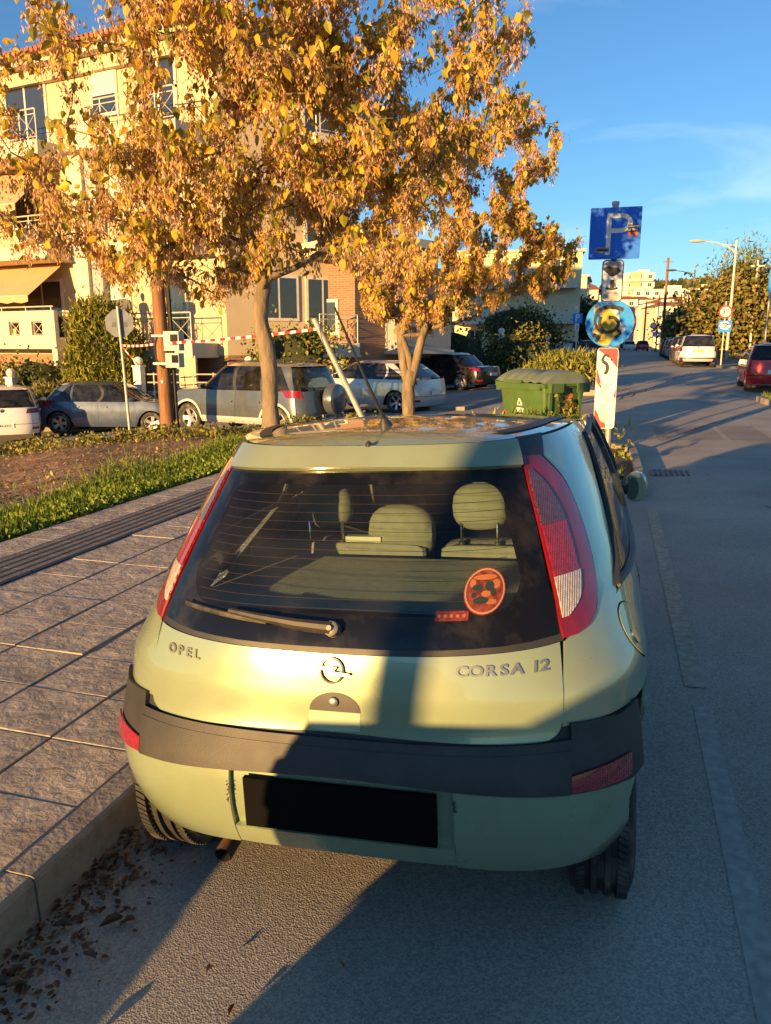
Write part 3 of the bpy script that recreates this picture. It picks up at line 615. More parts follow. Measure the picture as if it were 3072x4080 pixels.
        def top(p):
            x = abs(sh.P(p, .92).x); y = sh.P(p, .92).y
            return ip(y, [.17, .235, .275, .42, .52, 1.0], [.910, .911, .935, .952, .962, .962])
        f = (lambda qq, s=s: s * qq)
        pp = [f(p) for p in ps]; pp = pp if s > 0 else pp[::-1]
        quarter = columns(sh, pp, lambda p: zl(qcol(p)) if zl(qcol(p)) < top(p) else top(p) - .02, top, 12, skirt=.012).build('rear_quarter', G, t)
        # pillar between lamp and side window
        A = [X(s * .618, .915), X(s * .664, .945), X(s * .671, .985), X(s * .659, 1.06), X(s * .638, 1.13), X(s * .608, 1.205), X(s * .570, 1.278), X(s * .505, 1.352), X(s * .47, 1.395)]
        Bq = [Y(.47, .94, s), Y(.52, .962, s), Y(.60, 1.0, s), Y(.70, 1.07, s), Y(.79, 1.14, s), Y(.88, 1.21, s), Y(.99, 1.28, s), Y(1.12, 1.345, s), Y(1.2, 1.395, s)]
        (ruled(sh, A, Bq, 26, 10, skirt=.01) if s < 0 else ruled(sh, A[::-1], Bq[::-1], 26, 10, skirt=.01)).build('rear_pillar', G, t)
        A = [X(s * .440, 1.336), X(s * .512, 1.336)]; Bq = [X(s * .430, 1.404), X(s * .500, 1.404)]
        (ruled(sh, A, Bq, 6, 5, off=.001, skirt=.02) if s > 0 else ruled(sh, A[::-1], Bq[::-1], 6, 5, off=.001, skirt=.02)).build('strip_end', B, t)
        # fuel flap on the right, doors, fender
        if s > 0:
            ff = disc(sh, 0, 0, .01, .01); PZ = []
            for k in range(4):
                fr = 1 - k / 3 * .97; PZ.append([(sh.py(.50 + .075 * fr * math.cos(a), .855 + .075 * fr * math.sin(a)), .855 + .075 * fr * math.sin(a)) for a in lin(0, 2 * math.pi, 27)[:-1]])
            fl = skin(sh, PZ, off=.003, skirt=.01, closed=True, edges='b').build('fuel_flap', G, quarter)
            PZ = [[(p_, z_) for p_, z_ in [(sh.py(.50 + .079 * q_ * math.cos(a), .855 + .079 * q_ * math.sin(a)), .855 + .079 * q_ * math.sin(a)) for a in lin(0, 2 * math.pi, 27)[:-1]]] for q_ in (1, .95)]
            skin(sh, PZ, off=.0012, skirt=0, closed=True).build('flap_gap', M['dark'], fl)
            PZ = [[(sh.py(.462 + .012 * fr * math.cos(a), .845 + .02 * fr * math.sin(a)), .845 + .02 * fr * math.sin(a)) for a in lin(0, 2 * math.pi, 13)[:-1]] for fr in (1, .5, .02)]
            skin(sh, PZ, off=.007, skirt=.006, closed=True, edges='b').build('flap_lock', M['chrome'], fl)
        def ycol(p): return sh.P(p, .6).y
        for nm, ya, yb in (('rear_door', .988, 1.735), ('front_door', 1.742, 2.68), ('front_wing', 2.687, 3.40)):
            ps = lin(sh.py(ya, .6), sh.py(yb, .6), 18 if nm != 'front_wing' else 28); pp = [s * p for p in ps]; pp = pp if s > 0 else pp[::-1]
            def zl2(p):
                y = ycol(p)
                for ax in (AXY, 3.04):
                    if abs(y - ax) < AR: return .29 + math.sqrt(AR ** 2 - (y - ax) ** 2)
                return .26
            d = columns(sh, pp, zl2, lambda p: ip(ycol(p), [.98, 2.6, 3.0, 3.5], [.958, .925, .86, .78]), 12, skirt=.012).build(nm, G, t)
            if 'door' in nm:
                yh = ya + .10 if nm == 'rear_door' else ya + .12
                A = [(sh.py(yh, .80, s), .80), (sh.py(yh + .20, .80, s), .80)]; Bq = [(sh.py(yh, .845, s), .845), (sh.py(yh + .20, .845, s), .845)]
                (ruled(sh, A, Bq, 10, 4, off=.01, skirt=.01) if s > 0 else ruled(sh, A[::-1], Bq[::-1], 10, 4, off=.01, skirt=.01)).build('door_handle', B, d)
                A = [(sh.py(ya, .50, s), .50), (sh.py(yb, .50, s), .50)]; Bq = [(sh.py(ya, .56, s), .56), (sh.py(yb, .56, s), .56)]
                (ruled(sh, A, Bq, 12, 3, off=.014, skirt=.012) if s > 0 else ruled(sh, A[::-1], Bq[::-1], 12, 3, off=.014, skirt=.012)).build('rub_strip', B, d)
        # side windows with black frames
        for wn, bot, topp in (('side_window', (.545, 1.69, .972), (1.15, 1.72, 1.348)), ('side_window', (1.78, 2.80, .955), (1.80, 2.24, 1.318))):
            yb0, yb1, zb = bot; yt0, yt1, zt = topp
            def patch(e, off, nm, mt, par, sk):
                A = [Y(a, zb + e, s) for a in lin(yb0 + e * 1.6, yb1 - e, 6)]; Bq = [Y(a, zt - e, s) for a in lin(yt0 + e * .6, yt1 - e, 6)]
                return (ruled(sh, A, Bq, 14, 12, off=off, skirt=sk) if s > 0 else ruled(sh, A[::-1], Bq[::-1], 14, 12, off=off, skirt=sk)).build(nm, mt, par)
            wd = patch(0.014, -.004, wn, M['sglass'], t, 0)
            # frame as four bars
            cs = [Y(yb0, zb, s), Y(yb1, zb, s), Y(yt1, zt, s), Y(yt0, zt, s)]
            for a, b in zip(cs, cs[1:] + cs[:1]):
                fm = MB(); fm.tube([sh.P(*tuple(np.array(a) + (np.array(b) - np.array(a)) * k / 8)) for k in range(9)], .013, 6); fm.build('window_frame', B, wd)
        A = [Y(1.69, .96, s), Y(1.785, .955, s)]; Bq = [Y(1.72, 1.335, s), Y(1.80, 1.335, s)]
        (ruled(sh, A, Bq, 4, 8, skirt=.02) if s > 0 else ruled(sh, A[::-1], Bq[::-1], 4, 8, skirt=.02)).build('middle_pillar', B, t)
        A = [Y(2.80, .93, s), Y(2.95, .93, s)]; Bq = [Y(2.24, 1.32, s), Y(2.36, 1.32, s)]
        (ruled(sh, A, Bq, 4, 8, skirt=.02) if s > 0 else ruled(sh, A[::-1], Bq[::-1], 4, 8, skirt=.02)).build('front_pillar', G, t)
        A = [Y(1.1, 1.352, s), Y(1.5, 1.345, s), Y(2.0, 1.325, s), Y(2.36, 1.30, s)]; Bq = [Y(1.1, 1.402, s), Y(1.5, 1.372, s), Y(2.0, 1.337, s), Y(2.3, 1.31, s)]
        (ruled(sh, A, Bq, 16, 5, skirt=.01) if s > 0 else ruled(sh, A[::-1], Bq[::-1], 16, 5, skirt=.01)).build('roof_edge', G, t)
        # mirror
        mm = MB(); vs = []
        for k, (yy, f_) in enumerate(((-.02, .82), (.0, .97), (.035, 1.0), (.075, .86), (.105, .5), (.115, .05))):
            vs.append([(s * (.885 + .052 * f_ * math.copysign(abs(math.cos(a)) ** .8, math.cos(a))), 2.2 + yy, .968 + .074 * f_ * math.copysign(abs(math.sin(a)) ** .8, math.sin(a))) for a in lin(0, 2 * math.pi, 20)[:-1]])
        mm.grid(vs, close=True); mm.add([vs[0][k] for k in range(20)], [tuple(range(20))]); mi = mm.build('mirror', G, t, fix=True)
        mm = MB(); mm.add([(s * (.868 + .026 * math.cos(a)), 2.176, .966 + .056 * math.sin(a)) for a in lin(0, 2 * math.pi, 20)[:-1]], [tuple(range(20))]); mm.build('mirror_glass', pm('mirror_glass', (.30, .34, .25), .05, metal=1), mi)
        mm = MB(); mm.tube([(s * .74, 2.24, .955), (s * .85, 2.22, .95)], [.03, .022], 8); mm.build('mirror_arm', B, mi)
    # roof, strips, antenna
    drop = lambda y: .065 * max(0, (y - 1.0) / .9) ** 1.3
    n_ = 160; pl = lin(-2.72, 2.72, n_); rows = []
    K = [0, .02, .05, .085, .13, .2, .3, .42, .56, .7, .85, 1.0]
    def roof_pt(p, k, dz=0):
        e = sh.P(p, 1.402); ax = Vector((0, min(max(e.y, .62), 1.9), 1.402)); q_ = e.lerp(ax, k); q_.z = 1.402 + .034 * (1 - (1 - k) ** 2.2) - .012 * max(0, (.9 - q_.y) / .45) ** 2 * k - drop(q_.y) + dz; return q_
    m = MB(); m.grid([[roof_pt(p, k) for p in pl] for k in K])
    m.build('roof', G, t, fix=True)
    for s in (-1, 1):
        a0, a1 = sh.px(.455, 1.40), 2.2; pp = [s * p for p in lin(a0, a1, 50)]
        m = MB(); m.grid([[roof_pt(p, dd / max(.2, (sh.P(p, 1.402) - Vector((0, min(max(sh.P(p, 1.402).y, .62), 1.9), 1.402))).length), .0035) for p in pp] for dd in (.055, .078, .10)]); m.build('roof_strip', B, t, fix=True)
    m = MB(); m.tube([(-.001, .73, 1.428), (-.001, .725, 1.44), (-.002, .71, 1.462)], [.026, .020, .008], 14); an = m.build('antenna', B, t)
    m = MB(); m.tube([(-.002, .712, 1.458), (-.03, .60, 1.60), (-.066, .45, 1.80)], [.006, .0045, .003], 8); m.build('mast', B, an)
    # hood, windscreen, nose (hidden from the street side but real)
    A = [(sh.px(-x, .9, True) if False else p, .80) for p, x in ((0, 0),)]
    ws = [[(p, z) for p in lin(2.35, 3.65, 20)] for z in lin(.93, 1.285, 8)]
    m = MB(); m.grid([[sh.P(p if p <= 3 else -(6 - p), z) for p, z in r_] for r_ in ws]); m.build('windscreen', M['glass'], t, fix=True)
    m = MB(); m.grid([[(x * (1 - .12 * k / 8), 2.75 + 1.0 * k / 8, .90 - .16 * (k / 8) ** 1.6 + .03 * (1 - (x / .74) ** 2)) for x in lin(-.74, .74, 12)] for k in range(9)]); m.build('bonnet', G, t, fix=True)
    m = MB(); m.grid([[sh.P(p if p <= 3 else -(6 - p), z) for p in lin(2.45, 3.55, 24)] for z in (.26, .4, .55, .7, .76)]); m.build('front_bumper', G, t, fix=True)
    # underbody, axle, exhaust, wheels
    m = MB(); m.box((0, 2.0, .33), (1.28, 3.3, .22)); m.box((0, .42, .40), (1.2, .5, .16)); m.box((0, 2.2, .52), (1.40, 3.0, .2)); m.build('underbody', M['dark'], t, False)
    m = MB(); m.tube([(-.62, .55, .29), (.62, .55, .29)], .04, 8); m.build('rear_axle', M['dark'], t)
    m = MB(); m.tube([(-.36, .75, .30), (-.365, .30, .295), (-.368, .14, .272), (-.37, .07, .262)], [.024, .024, .026, .027], 16, caps=False); m.tube([(-.37, .071, .262), (-.368, .14, .272)], [.023, .022], 16, caps=False, mi=1); m.build('exhaust_pipe', [M['rust'], M['dark']], t)
    wc = pm('wheel_cover', (.46, .45, .43), .45, metal=.2, var=.08)
    for s in (-1, 1):
        for y in (.55, 3.04): wheel(t, (s * .688, y, .29), s, .29, .185, .195, 7, .05, True, wc, 44)
        for y in (.55, 3.04):
            m = MB(); m.grid([[(s * xx, y + .35 * math.cos(a), .29 + .35 * math.sin(a)) for a in lin(.1, math.pi - .62, 16)] for xx in (.50, .77)]); m.build('wheel_well', M['dark'], t, fix=True)
    # cabin
    m = MB(); m.box((0, .56, .940), (1.02, .46, .018)); m.xf(Matrix.Rotation(R_(2), 4, 'X')); m.build('parcel_shelf', M['shelf'], t, False)
    m = MB(); m.box((0, 1.6, .45), (1.40, 2.4, .1)); m.box((0, .34, .66), (1.2, .12, .5)); m.build('cabin_floor', M['interior'], t, False)
    def cushion(c, d, name, mat, rx=0, par=None, rnd=.3):
        m = MB(); n1, n2 = 14, 10; rows = []
        for i in range(n2 + 1):
            b = -math.pi / 2 + math.pi * i / n2; row = []
            for j in range(n1):
                a = 2 * math.pi * j / n1; e = lambda v: math.copysign(abs(v) ** rnd, v)
                row.append((d[0] / 2 * e(math.cos(b)) * e(math.cos(a)), d[1] / 2 * e(math.cos(b)) * e(math.sin(a)), d[2] / 2 * e(math.sin(b))))
            rows.append(row)
        m.grid(rows, close=True); m.xf(Matrix.Translation(Vector(c)) @ Matrix.Rotation(rx, 4, 'X')); return m.build(name, mat, par or t)
    for x, w_ in ((-.235, .70), (.375, .48)):
        b_ = cushion((x, .92, .80), (w_, .14, .42), 'rear_seat', M['seat_dark'], R_(-8)); cushion((x, .842, .955), (w_ - .03, .03, .10), 'back_panel', M['seat'], R_(-8), b_)
    cushion((0, 1.3, .60), (1.25, .6, .2), 'seat_base', M['seat_dark'])
    for (x, z, rx_, rz_) in ((0, 1.03, .125, .105), (.285, 1.13, .10, .082), (-.275, 1.13, .10, .082)):
        hr = cushion((x, .90, z), (rx_ * 2, .11, rz_ * 2), 'headrest', M['seat'], R_(-6), None, .75)
        for e in (-1, 1):
            m = MB(); m.tube([(x + e * .062, .865, 1.0), (x + e * .062, .862, z - .01), (x + e * .062, .875, z + .005), (x + e * .06, .90, z)], .0065, 8); m.build('headrest_rod', M['chrome'], hr)
            m = MB(); m.tube([(x + e * .062, .865, .995), (x + e * .062, .865, 1.012)], .013, 10); m.build('rod_collar', B, hr)
    for x in (-.34, .34):
        cushion((x, 1.72, .86), (.50, .15, .60), 'front_seat', M['seat_dark'], R_(-12)); cushion((x, 1.62, 1.17), (.26, .11, .17), 'headrest', M['seat_dark'], R_(-8), None, .7)
    m = MB(); m.box((0, 2.72, .82), (1.36, .4, .24)); m.build('dashboard', M['interior'], t, False)
    m = MB(); m.lathe([(.175 + .014 * math.cos(a), .014 * math.sin(a)) for a in lin(0, 2 * math.pi, 8)], 28, 'y', (0, 0, 0)); m.tube([(-.17, 0, 0), (.17, 0, 0)], .018, 8); m.tube([(0, 0, 0), (0, 0, -.17)], .018, 8); m.lathe([(.001, -.03), (.06, -.028), (.07, 0)], 16, 'y'); m.xf(Matrix.Translation((-.34, 2.32, .93)) @ Matrix.Rotation(R_(22), 4, 'X')); m.build('steering_wheel', M['interior'], t)
    m = MB(); m.box((0, 2.28, 1.22), (.22, .03, .07)); m.build('inside_mirror', B, t, False)
    m = MB(); m.box((-.13, .86, 1.018), (.13, .035, .02)); m.build('seat_latch', pm('latch_plastic', (.45, .44, .36), .5), t, False)
    return t
corsa = make_hatch()
th = R_(2.4)
corsa.location = (-.65 + .55 * math.sin(th), 2.25 - .55 * math.cos(th), .0); corsa.rotation_euler = (0, R_(-2.4), th)
# ------------------------------------------------------------------ generic cars
def car_paint(name, col, metal=.4, rough=.28): 
    return pm('paint_' + name, col, rough, metal=metal, var=.04, scale=3, coat=.7, dirt=tuple(c * .5 + .12 for c in col), dscale=3, damt=.2)
def make_car(name, label, cat, paint, loc, rz, L=4.2, W=1.76, H=1.48, wb=2.6, ro=.75, belt=.92, hood=.86, tail=None, nose=.72, cowl=None, wx=None, gl=None, roofr=None, wheel_r=.315, spokes=5, sw=.07,
             light='wide', sill=.24, cladding=None, rails=False, plate=True, plate_txt=None, spare=False, trunk=None, group=None, nr=3.4, low=False, badge=False, rim_mat=None, plate_mat=None, handles=True, hw=.80, lmat=None, zlight=None, emblem=None, bumper_dark=None):
    """L/W/H in metres; y runs from the tail (0) to the nose (L); gl=(rear base y, rear top y, front top y, front base y)"""
    t = thing(name, loc, label, cat, group, rz); t.rotation_euler = (0, 0, rz)
    hwid = W / 2; B = M['black_plastic']; DK = M['dark']; GLS = M['glass']
    q = 1 if not low else .6
    tail = belt if tail is None else tail
    s1 = Shell([sill - .06, .36, .55, .75, belt + .02], [hwid * .93, hwid * .985, hwid, hwid * .995, hwid * .955], [.06, .01, 0, .02, .06], [L - .08, L - .02, L, L - .03, L - .12], nr, .55, 2.7, .75)
    rb, rt, ft, fb = gl; zr = H - .045
    s2 = Shell([belt - .03, belt, belt + (zr - belt) * .5, zr, H], [hwid * .955, hwid * .945, hwid * .85, hwid * .72, hwid * .62], [rb - .01, rb, rb + (rt - rb) * .46, rt, rt + .1], [fb + .02, fb, fb + (ft - fb) * .47, ft, ft - .1], 3.2, .42, 2.8, .55)
    ax = (ro, ro + wb); AR = wheel_r + .05
    def arch(y):
        for a in ax:
            if abs(y - a) < AR: return wheel_r - .01 + math.sqrt(AR ** 2 - (y - a) ** 2)
        return sill
    def ztop(y):
        if trunk and y < rb: return ip(y, [0, trunk[0], rb], [trunk[1] - .04, trunk[1], belt])
        return ip(y, [0, rb, fb - .45, fb, fb + (L - fb) * .5, L - .12, L], [belt, belt, belt - .015, hood + .03, hood - .01, nose + .03, nose])
    yc = lambda p: s1.P(p, .6).y
    def band(pa, pb, zl, zt, nm, mt, par=t, n=14, nv=6, off=0, sk=.012): 
        return columns(s1, lin(pa, pb, max(3, int(n * q))), zl, zt, nv, off=off, skirt=sk).build(nm, mt, par)
    # tail: bumper, boot lid; sides: quarter, doors, wing; nose
    pe = .80; zb = .50
    bm = bumper_dark or paint
    tl = (trunk[1] - .02 if trunk else belt)
    bump = band(-pe, pe, lambda p: sill, lambda p: zb, 'rear_bumper', bm, n=24, off=.015, sk=.03)
    gate = band(-pe + .06, pe - .06, lambda p: zb + .012, lambda p: tl, 'boot_lid' if trunk else 'tailgate', paint, n=22, nv=8)
    if cladding: band(-pe * .7, pe * .7, lambda p: sill - .02, lambda p: sill + .1, 'bumper_guard', cladding, bump, n=12, off=.03)
    doors = wx or [(ro + .36, ro + 1.15), (ro + 1.155, ro + wb - .42)]
    for s in (-1, 1):
        segs = [('rear_quarter', None, doors[0][0] - .005), ('rear_door', doors[0][0], doors[0][1]), ('front_door', doors[1][0], doors[1][1]), ('front_wing', doors[1][1] + .005, None)]
        for nm, ya, yb in segs:
            pa = pe - .05 if ya is None else s1.py(ya, .6); pb = 2.62 if yb is None else s1.py(yb, .6); a, b = (pa, pb) if s > 0 else (-pb, -pa)
            d = columns(s1, lin(a, b, int((30 if 'door' not in nm else 12) * max(q, .7))), lambda p: arch(yc(p)), lambda p: ztop(yc(p)) , 8, skirt=.012).build(nm, paint, t)
            if 'door' in nm and handles and not low:
                yh = ya + .07; A = [(s1.py(yh, .8, s), .78), (s1.py(yh + .19, .8, s), .78)]; Bq = [(s1.py(yh, .8, s), .815), (s1.py(yh + .19, .8, s), .815)]
                (ruled(s1, A, Bq, 6, 3, off=.03, skirt=.03) if s > 0 else ruled(s1, A[::-1], Bq[::-1], 6, 3, off=.03, skirt=.03)).build('door_handle', paint, d)
            if 'door' in nm and cladding:
                A = [(s1.py(ya, .4, s), sill), (s1.py(yb, .4, s), sill)]; Bq = [(s1.py(ya, .4, s), sill + .14), (s1.py(yb, .4, s), sill + .14)]
                (ruled(s1, A, Bq, 6, 3, off=.018, skirt=.015) if s > 0 else ruled(s1, A[::-1], Bq[::-1], 6, 3, off=.018, skirt=.015)).build('sill_guard', cladding, d)
        if cladding:
            for a in ax:
                PZ = []
                for k in range(3):
                    rr_ = AR + .055 * k / 2; PZ.append([(s1.py(a + rr_ * math.cos(u), .55, s), wheel_r - .01 + rr_ * math.sin(u)) for u in lin(.12, math.pi - .12, 22)])
                (skin(s1, PZ if s < 0 else PZ[::-1], off=.022, skirt=.025)).build('arch_flare', cladding, t)
    band(2.60, 3.0, lambda p: sill, lambda p: ip(yc(p), [L - .8, L], [nose + .06, nose]), 'front_bumper', paint, n=14, off=.01); band(-3.0, -2.60, lambda p: sill, lambda p: ip(yc(p), [L - .8, L], [nose + .06, nose]), 'front_bumper', paint, n=14, off=.01)
    # bonnet and boot tops
    def cap(y0, y1, crown, nm):
        rows = []
        for y in lin(y0, y1, 12):
            z = ztop(y); e = s1.P(s1.py(y, min(z, belt)), min(z, belt)).x
            if y > L - .13: e *= .9
            rows.append([(x * e, y, z + crown * (1 - x * x)) for x in lin(-1, 1, 10)])
        m = MB(); m.grid(rows); return m.build(nm, paint, t, fix=False)
    cap(fb - .12, L - .03, .045, 'bonnet')
    if trunk: cap(.03, rb + .12, .03, 'boot_top')
    else: cap(.06, rb + .1, .0, 'tail_shelf')
    # glasshouse
    zt2 = zr - .03; zb2 = belt - .005
    P2 = lambda y, z, s: (s2.py(y, z, s), z)
    wr = .80
    rw = ruled(s2, [(p, zb2 + (.03 if not trunk else .0)) for p in lin(-wr, wr, 6)], [(p, zt2 - .03) for p in lin(-wr * .98, wr * .98, 6)], 18, 8, off=.002, skirt=0).build('rear_window', GLS, t)
    if not trunk and not low: m = MB(); c = s2.P(0, belt + .06); m.tube([c + Vector((0, -.03, 0)), c + Vector((.12, -.035, .02)), c + Vector((.30, -.02, .03))], .012, 6); m.build('wiper', B, rw)
    fw = ruled(s2, [(p, zb2 - .0) for p in lin(2.2, 3.0, 4)], [(p, zt2) for p in lin(2.2, 3.0, 4)], 10, 8, off=.002, skirt=0)
    fw2 = MB(); fw2.v = list(fw.v); fw2.f = list(fw.f); o_ = len(fw.v); fw2.v += [(-x, y, z) for x, y, z in fw.v]; fw2.f += [tuple(o_ + i for i in f[::-1]) for f in fw.f]; fw2.fm = [0] * len(fw2.f)
    fw2.build('windscreen', GLS, t)
    win = [(rb + .30, rt + .42, doors[0][0] + .02, doors[0][0] + .06)] if (doors[0][0] - rb) > .62 else []
    w0 = rb + .30 if not win else doors[0][0] + .07
    win += [(w0, max(w0 + .12, rt + .34) if not win else w0 + .04, doors[0][1] - .04, doors[0][1] - .04), (doors[1][0] + .04, doors[1][0] + .04, doors[1][1] + .08, ft - .22)]
    if not win[0][0] < win[0][2]: win = win[1:]
    for s in (-1, 1):
        prevb, prevt = None, None; edges = []
        def pat(b0, t0, b1, t1, z0, z1, nm, mt, off, sk, n=8):
            A = [P2(y, z0, s) for y in lin(b0, b1, 4)]; Bq = [P2(y, z1, s) for y in lin(t0, t1, 4)]
            return (ruled(s2, A, Bq, n, 6, off=off, skirt=sk) if s > 0 else ruled(s2, A[::-1], Bq[::-1], n, 6, off=off, skirt=sk)).build(nm, mt, t)
        def polar(pb, pt, b1, t1, nm):   # from a given p to a y
            A = [(s * (pb + (abs(s2.py(b1, zb2)) - pb) * k / 4), zb2) for k in range(5)]; Bq = [(s * (pt + (abs(s2.py(t1, zt2)) - pt) * k / 4), zt2) for k in range(5)]
            (ruled(s2, A, Bq, 8, 6, off=0, skirt=.01) if s > 0 else ruled(s2, A[::-1], Bq[::-1], 8, 6, off=0, skirt=.01)).build(nm, paint, t)
        polar(wr + .0, wr * .98, win[0][0], win[0][1], 'rear_pillar')
        for k, (b0, t0, b1, t1) in enumerate(win):
            pat(b0, t0, b1, t1, zb2, zt2, 'side_window', GLS, -.003, 0)
            if k + 1 < len(win): pat(b1, t1, win[k + 1][0], win[k + 1][1], zb2, zt2, 'middle_pillar', B if k == len(win) - 2 else paint, 0, .01, 3)
        A = [(s * v, zb2) for v in lin(abs(s2.py(win[-1][2], zb2)), 2.2, 3)]; Bq = [(s * v, zt2) for v in lin(abs(s2.py(win[-1][3], zt2)), 2.2, 3)]
        (ruled(s2, A, Bq, 5, 6, skirt=.01) if s > 0 else ruled(s2, A[::-1], Bq[::-1], 5, 6, skirt=.01)).build('front_pillar', paint, t)
        # mirrors
        if True:
            y = doors[1][1] - .12; z = belt + .06; x = s * (hwid * .95)
            m = MB(); rows = [[(x + s * (.10 + .085 * f_ * math.cos(a)), y + yy, z + .06 * f_ * math.sin(a)) for a in lin(0, 2 * math.pi, 10)[:-1]] for yy, f_ in ((-.03, .9), (0, 1), (.06, .8), (.09, .2))]
            m.grid(rows, close=True); m.add([(x + s * (.10 + .08 * math.cos(a)), y - .029, z + .055 * math.sin(a)) for a in lin(0, 2 * math.pi, 10)[:-1]], [tuple(range(10))]); m.tube([(x - s * .05, y + .04, z - .03), (x + s * .06, y + .02, z - .01)], .02, 6); m.build('mirror', paint, t, fix=True)
    # roof
    pl = lin(-3, 3, int(70 * q)); m = MB(); rows = []
    for k in (0, .06, .16, .32, .55, .8, 1):
        row = []
        for p in pl:
            e = s2.P(p, zr - .032 if k == 0 else zr); a_ = Vector((0, min(max(e.y, rt + .35), ft - .35), zr)); c = e.lerp(a_, k); c.z = (zr - .03) + (H - zr + .03) * (1 - (1 - k) ** 2.6); row.append(c)
        rows.append(row)
    m.grid(rows); m.build('roof', paint, t, fix=True)
    if rails:
        for s in (-1, 1): m = MB(); m.tube([(s * hwid * .66, rt + .35, H - .02), (s * hwid * .67, rt + .5, H + .035), (s * hwid * .67, ft - .25, H + .035), (s * hwid * .66, ft - .05, H - .02)], .02, 6); m.build('roof_rail', B if rails is True else rails, t)
    # lamps
    zl = zlight or (.70, belt - .02); lm = lmat or M['red_lens']
    for s in (-1, 1):
        if light == 'tall': A, Bq = [(s * v, zl[0]) for v in lin(.62, .86, 3)], [(s * v, zl[1] + .12) for v in lin(.66, .88, 3)]
        elif light == 'wide': A, Bq = [(s * v, zl[0] + .02) for v in lin(.45, .95, 4)], [(s * v, zl[1]) for v in lin(.50, 1.0, 4)]
        else: A, Bq = [(s * v, zl[0]) for v in lin(.60, .93, 3)], [(s * v, zl[1]) for v in lin(.64, 1.02, 3)]
        shl = s1
        (ruled(shl, A, Bq, 8, 6, off=.012, skirt=.012) if s > 0 else ruled(shl, A[::-1], Bq[::-1], 8, 6, off=.012, skirt=.012)).build('tail_light', lm, t)
        A, Bq = [(s * v, nose - .09) for v in lin(2.35, 2.68, 4)], [(s * v, nose + .055) for v in lin(2.22, 2.66, 4)]
        (ruled(s1, A, Bq, 8, 4, off=.014, skirt=.012) if s > 0 else ruled(s1, A[::-1], Bq[::-1], 8, 4, off=.014, skirt=.012)).build('headlight', M['clear_lens'], t)
        if not low:
            A, Bq = [(s * v, .36) for v in lin(.55, .74, 3)], [(s * v, .42) for v in lin(.55, .74, 3)]
            (ruled(s1, A, Bq, 4, 3, off=.02, skirt=.01) if s > 0 else ruled(s1, A[::-1], Bq[::-1], 4, 3, off=.02, skirt=.01)).build('reflector', M['red_lens'], bump)
    if plate:
        zp = plate if isinstance(plate, float) else .62; y = s1.P(0, zp).y - .022; m = MB(); m.box((0, y, zp), (.52, .012, .112)); pl_ = m.build('number_plate', plate_mat or M['plate_white'], t, False)
        if plate_txt:
            m = text_mb(plate_txt, .085, .001, .002, 0, 1.0); m.xf(Matrix.Translation((.02, y - .0085, zp)) @ Matrix.Rotation(R_(90), 4, 'X')); m.build('lettering', M['ink'], pl_, False)
            m = MB(); m.box((-.238, y - .004, zp), (.042, .012, .11)); m.build('blue_band', M['plate_blue'], pl_, False)
    if emblem:
        y = s1.P(0, emblem).y - .006; m = MB(); m.lathe([(.001, y - .012), (.045, y - .010), (.05, y)], 20, 'y', (0, 0, emblem)); m.build('emblem', M['chrome'], gate)
    if spare:
        m = MB(); c = (0, -.13, .80); m.lathe([(.001, -.30), (.26, -.30), (.335, -.26), (.355, -.18), (.35, -.06), (.30, -.02)], 32, 'y', (0.06, 0.02, .86)); m.build('spare_wheel_cover', spare, t)
    # wheels and insides
    for s in (-1, 1):
        for a in ax:
            wheel(t, (s * (hwid - .125), a, wheel_r), s, wheel_r, .21, wheel_r * .66, spokes, sw, False, rim_mat, 26)
            m = MB(); m.grid([[(s * xx, a + (AR + .01) * math.cos(u), wheel_r + (AR + .01) * math.sin(u)) for u in lin(-.15, math.pi + .15, 14)] for xx in (hwid - .32, hwid - .03)]); m.build('wheel_well', DK, t, fix=True)
    m = MB(); m.box((0, L / 2, sill + .12), (W - .46, L - .5, .26)); m.box((0, L / 2, .58), (W - .16, L - 2 * ro, .1)); m.box((0, fb - .12, .72), (W - .24, .5, .44)); m.build('underbody', DK, t, False)  # last box is a hidden block added to stop sun leaking through
    if not low:
        m = MB()
        for x in (-.36, .36):
            m.box((x, ro + .55, .82), (.52, .14, .5)); m.box((x, ro + 1.42, .82), (.48, .14, .56)); m.box((x, ro + .52, belt + .20), (.25, .09, .15)); m.box((x, ro + 1.38, belt + .24), (.25, .09, .16))
        m.box((0, fb - .35, belt - .12), (W - .4, .4, .2)); m.build('seats', M['interior'], t, False)
    return t
RT = R_(90)
PA = {k: car_paint(k, c, mt) for k, c, mt in (('slate', (.085, .10, .12), .2), ('blue', (.055, .085, .15), .2), ('silver', (.52, .50, .46), .2), ('black', (.012, .013, .018), .3), ('white', (.75, .74, .72), .05), ('red', (.38, .012, .02), .3), ('orange_red', (.45, .06, .03), .3), ('grey', (.22, .22, .22), .5), ('darkgrey', (.06, .065, .075), .5), ('green', (.10, .14, .11), .4), ('champagne', (.42, .38, .30), .5))}
silver_clad = pm('silver_cladding', (.50, .49, .46), .45, metal=.4, var=.06)
def on(x, y): return (x, y, gnd(x, y))
def facing(dx, dy): return math.atan2(-dx, dy)       # rotation that turns +y towards (dx,dy)
def place_tail(t, tail_xy, head):
    t.location = (*tail_xy, gnd(*tail_xy)); t.rotation_euler.z = head
